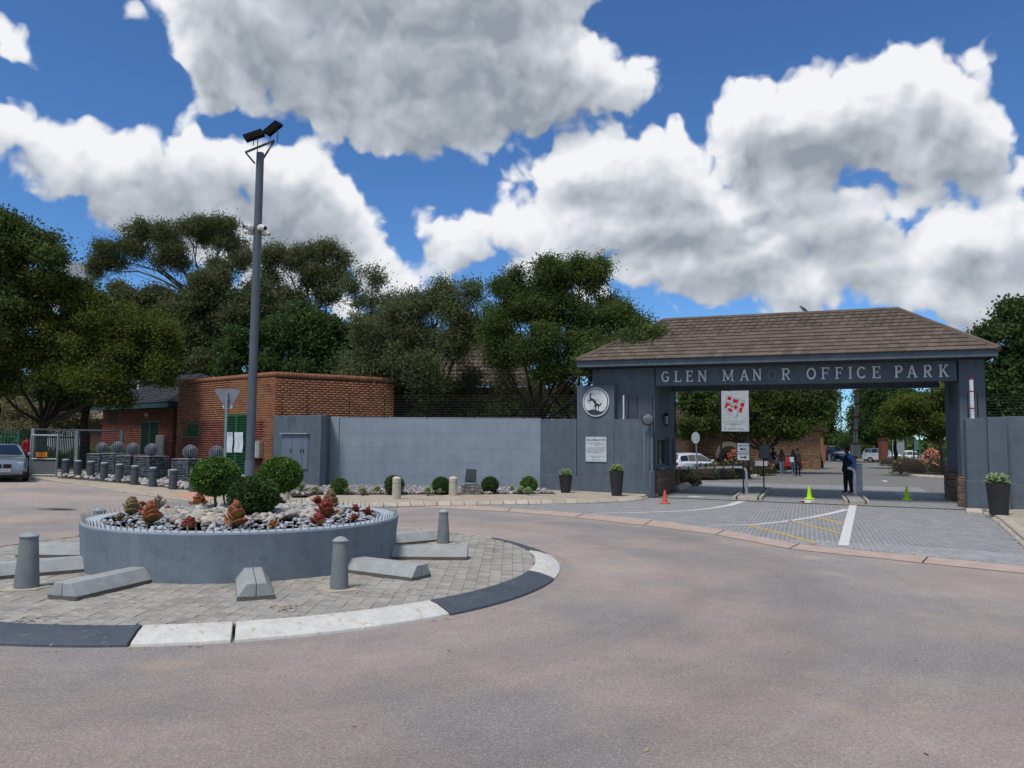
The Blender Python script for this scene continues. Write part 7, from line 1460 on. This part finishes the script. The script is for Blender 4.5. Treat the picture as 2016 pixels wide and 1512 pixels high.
# plants inside the park
for px, py, rx, rz_, m, n, fl, lb in ((1385, 940, 1.0, .75, G6, 900, 0, 'strappy green clump at the near end of the left bed'), (1415, 939, 1.1, .85, G1, 1000, 0, 'dark shrub in the left bed below the boom'), (1440, 938, 1.2, .95, G6, 1000, 60, 'green shrub below the site map board'), (1470, 933, 1.1, 1.1, G1, 1000, 0, 'dark shrub behind the tenants board'), (1447, 925, .8, 1.35, G6, 500, 200, 'shrub with pink rose heads beside the tenants board'), (1495, 932, 1.1, .8, G6, 900, 30, 'green shrub at the end of the left bed'), (1520, 926, 1.0, .6, G1, 700, 0, 'low dark shrub left of the group of people'),
                                   (1345, 950, .5, .75, G6, 700, 0, 'leafy shrub in the small bed behind the guard room'), (1362, 952, .45, .4, G3, 500, 0, 'grey green low plant in the small bed beside the guard room'), (1790, 930, 1.3, 1.2, G3, 1100, 30, 'olive shrub at the left end of the right hand bed'), (1815, 928, 1.0, .8, G6, 800, 140, 'shrub with a pink bloom below the lamp post'), (1848, 930, 1.1, 1.0, G6, 1100, 60, 'round green shrub beside the olive tree trunk'), (1835, 922, .9, 1.5, G6, 500, 220, 'pink flowering rose bush right of the lamp post'), (1765, 915, 1.6, .8, G1, 900, 0, 'dark low hedge along the drive before the right hand cars'), (1875, 930, 1.0, .9, G1, 700, 0, 'dark shrub at the foot of the right pier')):
    q = G(px, py, .12); clump('garden_shrub', lb, 'shrub', q, (rx, rx * .8, rz_), m, n, .13, .5, 'shrubs in the park flower beds', flowers=fl)
# topiary on the planter
def ball_leaves(t, c, r, n, size, m, nm='foliage', core_m=None, sq=1.0, asp=.5):
    c = Vector(c); d = rs.normal(size=(n, 3)); d /= np.linalg.norm(d, axis=1)[:, None]; q = rs.uniform(.84, 1.03, n)[:, None]; rr = np.array([r, r, r * sq]); P = np.array(c) + d * q * rr
    a = d + rs.normal(size=(n, 3)) * .7; a /= np.linalg.norm(a, axis=1)[:, None]; b = np.cross(a, rs.normal(size=(n, 3))); b /= np.linalg.norm(b, axis=1)[:, None]; s = size * rs.uniform(.6, 1.3, n)[:, None]; w = s * asp
    V = np.stack([P - a * s * .5, P + b * w * .5, P + a * s * .55, P - b * w * .5], 1).reshape(-1, 3); Mi = np.array(wm(t).inverted()); V = V @ Mi[:3, :3].T + Mi[:3, 3]
    link(nm, fastmesh(nm, V, np.arange(n * 4).reshape(n, 4), m), t, wm(t))
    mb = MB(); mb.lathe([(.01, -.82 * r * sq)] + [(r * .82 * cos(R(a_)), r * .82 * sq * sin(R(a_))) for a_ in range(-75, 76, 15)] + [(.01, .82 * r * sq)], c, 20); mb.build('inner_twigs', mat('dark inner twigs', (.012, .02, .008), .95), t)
TZ = .86
def topiary(px, py, rpx, d, base, label, m, stem=True, sq=.82, n=5200):
    c = D(px, py, d); r = rpx * d / F; t = thing('topiary_bush', label, 'topiary', (c.x, c.y, TZ - .06), 0, 'clipped bushes on the round planter')
    if stem: mb = MB(); limb(mb, (c.x + .01, c.y, TZ - .06), (c.x, c.y, c.z - r * sq * .7), .03, .022, .05); limb(mb, (c.x + .2, c.y + .1, TZ - .06), (c.x + .12, c.y + .1, c.z - r * sq * .6), .016, .012, .06); mb.build('stem', m_barkp, t)
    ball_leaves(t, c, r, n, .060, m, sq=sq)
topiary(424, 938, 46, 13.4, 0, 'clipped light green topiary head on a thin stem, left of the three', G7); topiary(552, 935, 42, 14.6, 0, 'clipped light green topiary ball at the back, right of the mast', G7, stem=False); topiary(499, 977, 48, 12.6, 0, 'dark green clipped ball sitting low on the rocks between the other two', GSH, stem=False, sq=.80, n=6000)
# round bushes and pale succulents before the light wall
for px, py, r, lb in ((668, 958, 17, 'small round box bush nearest the meter cabinet wall'), (776, 956, 20, 'round box bush behind the left pale bollard'), (868, 957, 18, 'round box bush left of the right pale bollard'), (964.5, 956, 17.5, 'round box bush just right of the low stone basket'), (1041, 955.5, 17.5, 'round box bush at the right end of the light wall')):
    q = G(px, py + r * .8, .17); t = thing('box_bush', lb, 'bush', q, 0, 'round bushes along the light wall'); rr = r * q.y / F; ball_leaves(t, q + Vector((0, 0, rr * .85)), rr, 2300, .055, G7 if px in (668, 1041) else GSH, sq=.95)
def paddles(name, label, p, R0_, n, m, h, group):
    """round leaf discs in crossed pairs up a short stalk"""
    p = Vector(p); t = thing(name, label, 'succulent', p, 0, group); VV = []; FF = []; TT = []; rot = rnd.uniform(0, 3)
    prof = [(0, .12), (.14, .5), (.35, .86), (.58, 1.0), (.8, .86), (.93, .55), (1.0, .18)]
    for k in range(n):
        pr = k // 2; f = pr / max(1, n / 2 - 1); a = rot + pr * pi / 2 + (k % 2) * pi + rnd.uniform(-.2, .2); el = R(28 + 48 * f + rnd.uniform(-7, 7)); L0 = R0_ * (1.0 - .42 * f) * rnd.uniform(.88, 1.1); w = L0 * 1.05
        Mx = Matrix.Translation(p + Vector((0, 0, h * R0_ * f))) @ Matrix.Rotation(a, 4, 'Z') @ Matrix.Rotation(-el, 4, 'Y'); b = len(VV)
        for (u, ww) in prof:
            for v in (-1, -.5, 0, .5, 1): VV.append(tuple(Mx @ Vector((u * L0, v * w * ww * .5, .10 * L0 * v * v + .12 * L0 * u * u)))); TT.append(min(1, max(0, max(abs(v) ** 2 * .8, (u - .35) * 1.35) + rnd.uniform(-.05, .05))))
        for i in range(len(prof) - 1):
            for j in range(4): FF.append((b + i * 5 + j, b + (i + 1) * 5 + j, b + (i + 1) * 5 + j + 1, b + i * 5 + j + 1))
    o = link('leaves', fastmesh('leaves', np.array(VV) - np.array(p), np.array(FF), m, np.array(TT), smooth=True), t, wm(t)); sm = o.modifiers.new('thickness', 'SOLIDIFY'); sm.thickness = R0_ * .045; sm.offset = 0
    MB().tube([p - Vector((0, 0, .06)), p + Vector((0, 0, h * R0_ * .9))], R0_ * .09, 6).build('stalk', m_barkp, t); return t
def fleshy(name, label, p, R0_, n, m, h=.5, tiers=3, wid=.36, cup=.5, group=None, into=None, el0=12):
    """rosette of rounded paddle leaves"""
    p = Vector(p); t = into or thing(name, label, 'succulent', p, 0, group); VV = []; FF = []; TT = []
    for k in range(n):
        f = k / max(1, n - 1); a = k * 2.39996; el = R(el0 + (80 - el0) * f + rnd.uniform(-8, 8)); L0 = R0_ * (1.0 - .45 * f) * rnd.uniform(.85, 1.1); w = L0 * wid * 2
        Mx = Matrix.Translation(p + Vector((0, 0, h * R0_ * f))) @ Matrix.Rotation(a, 4, 'Z') @ Matrix.Rotation(-el, 4, 'Y'); pts = []; tone = []
        nn = 9
        prof = [(0, .10), (.25, .35), (.5, .8), (.75, 1.0), (.92, .75), (1.0, .25)]
        for (u, ww) in prof:
            for v in (-1, 0, 1): pts.append(Mx @ Vector((u * L0, v * w * ww * .5, cup * .18 * L0 * (abs(v)) + .10 * L0 * u * u))); tone.append(min(1, max(0, (.75 * u + (.45 if v else 0)) * 1.0 - .1)))
        b = len(VV); VV += [tuple(x) for x in pts]; TT += tone
        for i in range(len(prof) - 1):
            for j in range(2): FF.append((b + i * 3 + j, b + (i + 1) * 3 + j, b + (i + 1) * 3 + j + 1, b + i * 3 + j + 1))
    V = np.array(VV) - np.array(wm(t).translation); o = link('leaves', fastmesh('leaves', V, np.array(FF), m, np.array(TT), smooth=True), t, wm(t)); sm = o.modifiers.new('thickness', 'SOLIDIFY'); sm.thickness = R0_ * .05; sm.offset = 0
    MB().tube([p - Vector((0, 0, .06)), p + Vector((0, 0, h * R0_ * .9))], R0_ * .10, 6).build('stalk', m_barkp, t); return t
def succ_mat(name, ca, cb_, mid=.5):
    m = mat(name, ca, .45); nt = m.node_tree; b = nt.nodes['Principled BSDF']; at = nt.nodes.new('ShaderNodeAttribute'); at.attribute_name = 'tone'; cr = nt.nodes.new('ShaderNodeValToRGB'); cr.color_ramp.elements[0].position = .25; cr.color_ramp.elements[1].position = mid + .42; cr.color_ramp.elements[0].color = (*ca, 1); cr.color_ramp.elements[1].color = (*cb_, 1); nt.links.new(at.outputs['Fac'], cr.inputs[0]); nt.links.new(cr.outputs[0], b.inputs['Base Color']); return m
s_red = succ_mat('red edged paddle leaf', (.20, .20, .045), (.27, .045, .035), .46); s_dred = succ_mat('deep red paddle leaf', (.17, .12, .04), (.20, .028, .026), .34); s_grn = succ_mat('pale green leaf with red rim', (.17, .22, .10), (.20, .085, .055), .66); s_sage = succ_mat('sage green leaf', (.13, .20, .08), (.21, .28, .13)); s_olive = succ_mat('olive succulent leaf', (.13, .18, .07), (.20, .24, .10)); s_aloe = succ_mat('grey spiky leaf', (.26, .28, .2), (.22, .15, .12))
SU = [(296, 1016, 29, 'red', 18, 1.1, 'tall red and yellow paddle plant near the left front of the planter'), (372, 1031, 22, 'dred', 14, .6, 'small red paddle plant close to the front rim, left of centre'), (463, 1022, 30, 'red', 14, 1.2, 'big glowing red paddle plant at the middle of the planter front'), (538, 1032, 15, 'red', 10, .5, 'low red plant touching the front rim below the dark ball'), (391, 990, 21, 'red', 14, .9, 'orange red cup shaped plant left of the topiary stem'), (258, 1000, 26, 'grn', 16, .8, 'green and red paddle plant at the back left of the planter'), (279, 1000, 17, 'dred', 10, .8, 'dark red plant beside the green one at the back left'), (312, 993, 22, 'aloe', 18, .7, 'spiky grey aloe at the back left of the planter'), (236, 1018, 16, 'grn', 10, .5, 'small green and red plant by the left rim'), (330, 1003, 12, 'dred', 8, .4, 'little red rosette next to the aloe'),
      (650, 990, 22, 'grn', 18, 1.3, 'tall green and red stacked plant at the right of the planter'), (642, 1006, 28, 'dred', 16, .9, 'broad dark red plant at the foot of the tall green one'), (627, 1024, 21, 'dred', 14, .6, 'red fan shaped plant near the right front rim'), (625, 985, 17, 'dred', 12, .5, 'purple red rosette behind the right cluster'), (552, 988, 15, 'red', 10, .6, 'orange red plant just right of the dark ball'), (724, 1006, 14, 'dred', 10, .5, 'crimson plant near the right rim'), (700, 1000, 14, 'dred', 10, .4, 'small red plant left of the crimson one near the right rim'), (697, 1018, 14, 'dred', 9, .4, 'small dull red plant low among the grey stones at the right')]
for px, py, r, k, n, h, lb in SU:
    q = G(px, py + r * .55, .80); kk = q.y / F; p_ = Vector((q.x, q.y, .80))
    if k != 'aloe': paddles('paddle_plant', lb, p_, r * kk * 1.05, max(8, n // 2 * 2 - 2), {'red': s_red, 'dred': s_dred, 'grn': s_grn}[k], h * .9, 'succulents on the round planter'); continue
    fleshy('aloe' if k == 'aloe' else 'paddle_plant', lb, p_, r * kk * 1.1, n, {'red': s_red, 'dred': s_dred, 'grn': s_grn, 'aloe': s_aloe}[k], h, el0=12 if k == 'aloe' else 30, wid=.11 if k == 'aloe' else .80, group='succulents on the round planter')
for px, py, r, lb in ((593, 961, 15, 'green aloe clump left of the meter cabinet wall corner'), (621, 966, 12, 'olive succulent in the gravel before the cabinet wall'), (682, 966, 12, 'pale sage succulent right of the first box bush'), (714, 967, 12, 'olive green succulent between the first two box bushes'), (742, 965, 12, 'upright yellowish succulent left of the left pale bollard'), (842, 967, 13, 'wide pale succulent clump left of the third box bush'), (866, 968, 9, 'tiny sage succulent in front of the third box bush'), (1008, 963, 9, 'bronze succulent left of the last box bush'), (1025, 965, 11, 'pale sage succulent touching the last box bush'), (1040, 967, 11, 'pale sage succulent in front of the last box bush')):
    q = G(px, py + r * .5, .17); fleshy('succulent', lb, Vector((q.x, q.y, .17)), r * q.y / F * 1.2, 22, s_sage if px not in (621, 714, 742) else s_olive, .5, wid=.2 if px > 600 else .12, group='succulents in the wall bed')
for i, (p, h, a) in enumerate(POTS):
    pt = thing('pot_plant', ('spiky grey green plant in the pot at the light wall end', 'olive green succulents in the pot before the logo pillar', 'green succulents in the pot by the right hand wall')[i], 'plant', p + Vector((0, 0, h)), 0, 'plants in the tall pots')
    for k in range(5): an = k * 1.257; fleshy('x', None, p + Vector((a * .5 * cos(an), a * .5 * sin(an), h - .06)), a * .85, 14, s_sage if i != 1 else s_olive, .8, wid=.13 if i == 0 else .3, into=pt)

# far belt of trees round the site: one mass, too far off to tell the trees apart
P = []
for k in range(420):
    a = rs.uniform(-1.25, 1.25); y = rs.uniform(118, 150); x = y * math.tan(a) if abs(a) < 1.2 else y * 2.5 * np.sign(a)
    r = rs.uniform(2, 3.6); d = rs.normal(size=(260, 3)); d /= np.linalg.norm(d, axis=1)[:, None]; P.append(np.array((x, y, rs.uniform(0, 1.6))) + d * np.array((r, r, r * .75)) * rs.uniform(.6, 1.05, 260)[:, None])
P = np.concatenate(P); P = P[P[:, 2] > 0]; V, Fq = leaves(P, 1.0, .6); link('treeline', fastmesh('treeline', V, Fq, G1), kind='stuff')
# leaf litter and grit lying on the island, against the kerbs and on the road
P = []
for (cx, cy, n_, sd_) in ((G(560, 1196, .12).x, G(560, 1196, .12).y, 40, .12), (G(980, 1085, .12).x, G(980, 1085, .12).y, 20, .15), (G(60, 1222, .12).x, G(60, 1222, .12).y, 25, .2), (G(800, 1165, .12).x, G(800, 1165, .12).y, 16, .2)):
    P.append(np.c_[rs.normal(cx, sd_, n_), rs.normal(cy, sd_ * .6, n_), np.full(n_, .122)])
for _ in range(90): a = rs.uniform(-2.6, 1.2); r_ = rs.choice([5.33, 5.29, 4.75]) + rs.uniform(0, .08); P.append(np.array([[IX + r_ * cos(a), IY + r_ * sin(a), .012 if r_ > 5 else .125]]))
for _ in range(60): P.append(np.array([[rs.uniform(-6, 9), rs.uniform(4, 24), .006]]))
P = np.concatenate(P); ok_ = (np.hypot(P[:, 0] - IX, P[:, 1] - IY) > 2.6) & ((np.hypot(P[:, 0] - IX, P[:, 1] - IY) < 4.8) | (np.hypot(P[:, 0] - IX, P[:, 1] - IY) > 5.26)); P = P[ok_]
n_ = len(P); a = rs.uniform(0, 6.28, n_); s_ = rs.uniform(.015, .04, n_)[:, None]; u = np.c_[np.cos(a), np.sin(a), rs.uniform(-.2, .3, n_)]; v = np.c_[-np.sin(a), np.cos(a), rs.uniform(-.2, .3, n_)] * .5
V = np.stack([P - u * s_, P + v * s_, P + u * s_, P - v * s_], 1).reshape(-1, 3); V[:, 2] = np.maximum(V[:, 2], .006)
link('leaf_litter', fastmesh('leaf_litter', V, np.arange(n_ * 4).reshape(n_, 4), mat('dry leaf', (.22, .15, .08), .8, (.40, .34, .25), 20)), kind='stuff')
c_ = G(112, 1003); slab('pothole', [(c_.x + .55 * cos(k * pi / 7) * (1 + .2 * sin(3 * k)), c_.y + .3 * sin(k * pi / 7)) for k in range(14)], .004, 0, mat('broken asphalt', (.17, .15, .14), .95, (.1, .09, .085), 8)); slab('drain_cover', [(c_.x + .1 + .32 * cos(k * pi / 6), c_.y + .02 + .16 * sin(k * pi / 6)) for k in range(12)], .008, 0, m_gapd)
# lettering becomes mesh
tmp = [(n_, bpy.data.objects.new('t', cu), par, T) for n_, cu, par, T in TEXTS]
for _, o, _, _ in tmp: COL.objects.link(o)
bpy.context.view_layer.update(); dg = bpy.context.evaluated_depsgraph_get(); out = [(n_, bpy.data.meshes.new_from_object(o.evaluated_get(dg)), par, T) for n_, o, par, T in tmp]
for _, o, _, _ in tmp: bpy.data.objects.remove(o)
for n_, me, par, T in out: link(n_, me, par, wm(par) @ T)
print('LEAVES', sum(n for _, n in NL), NL)
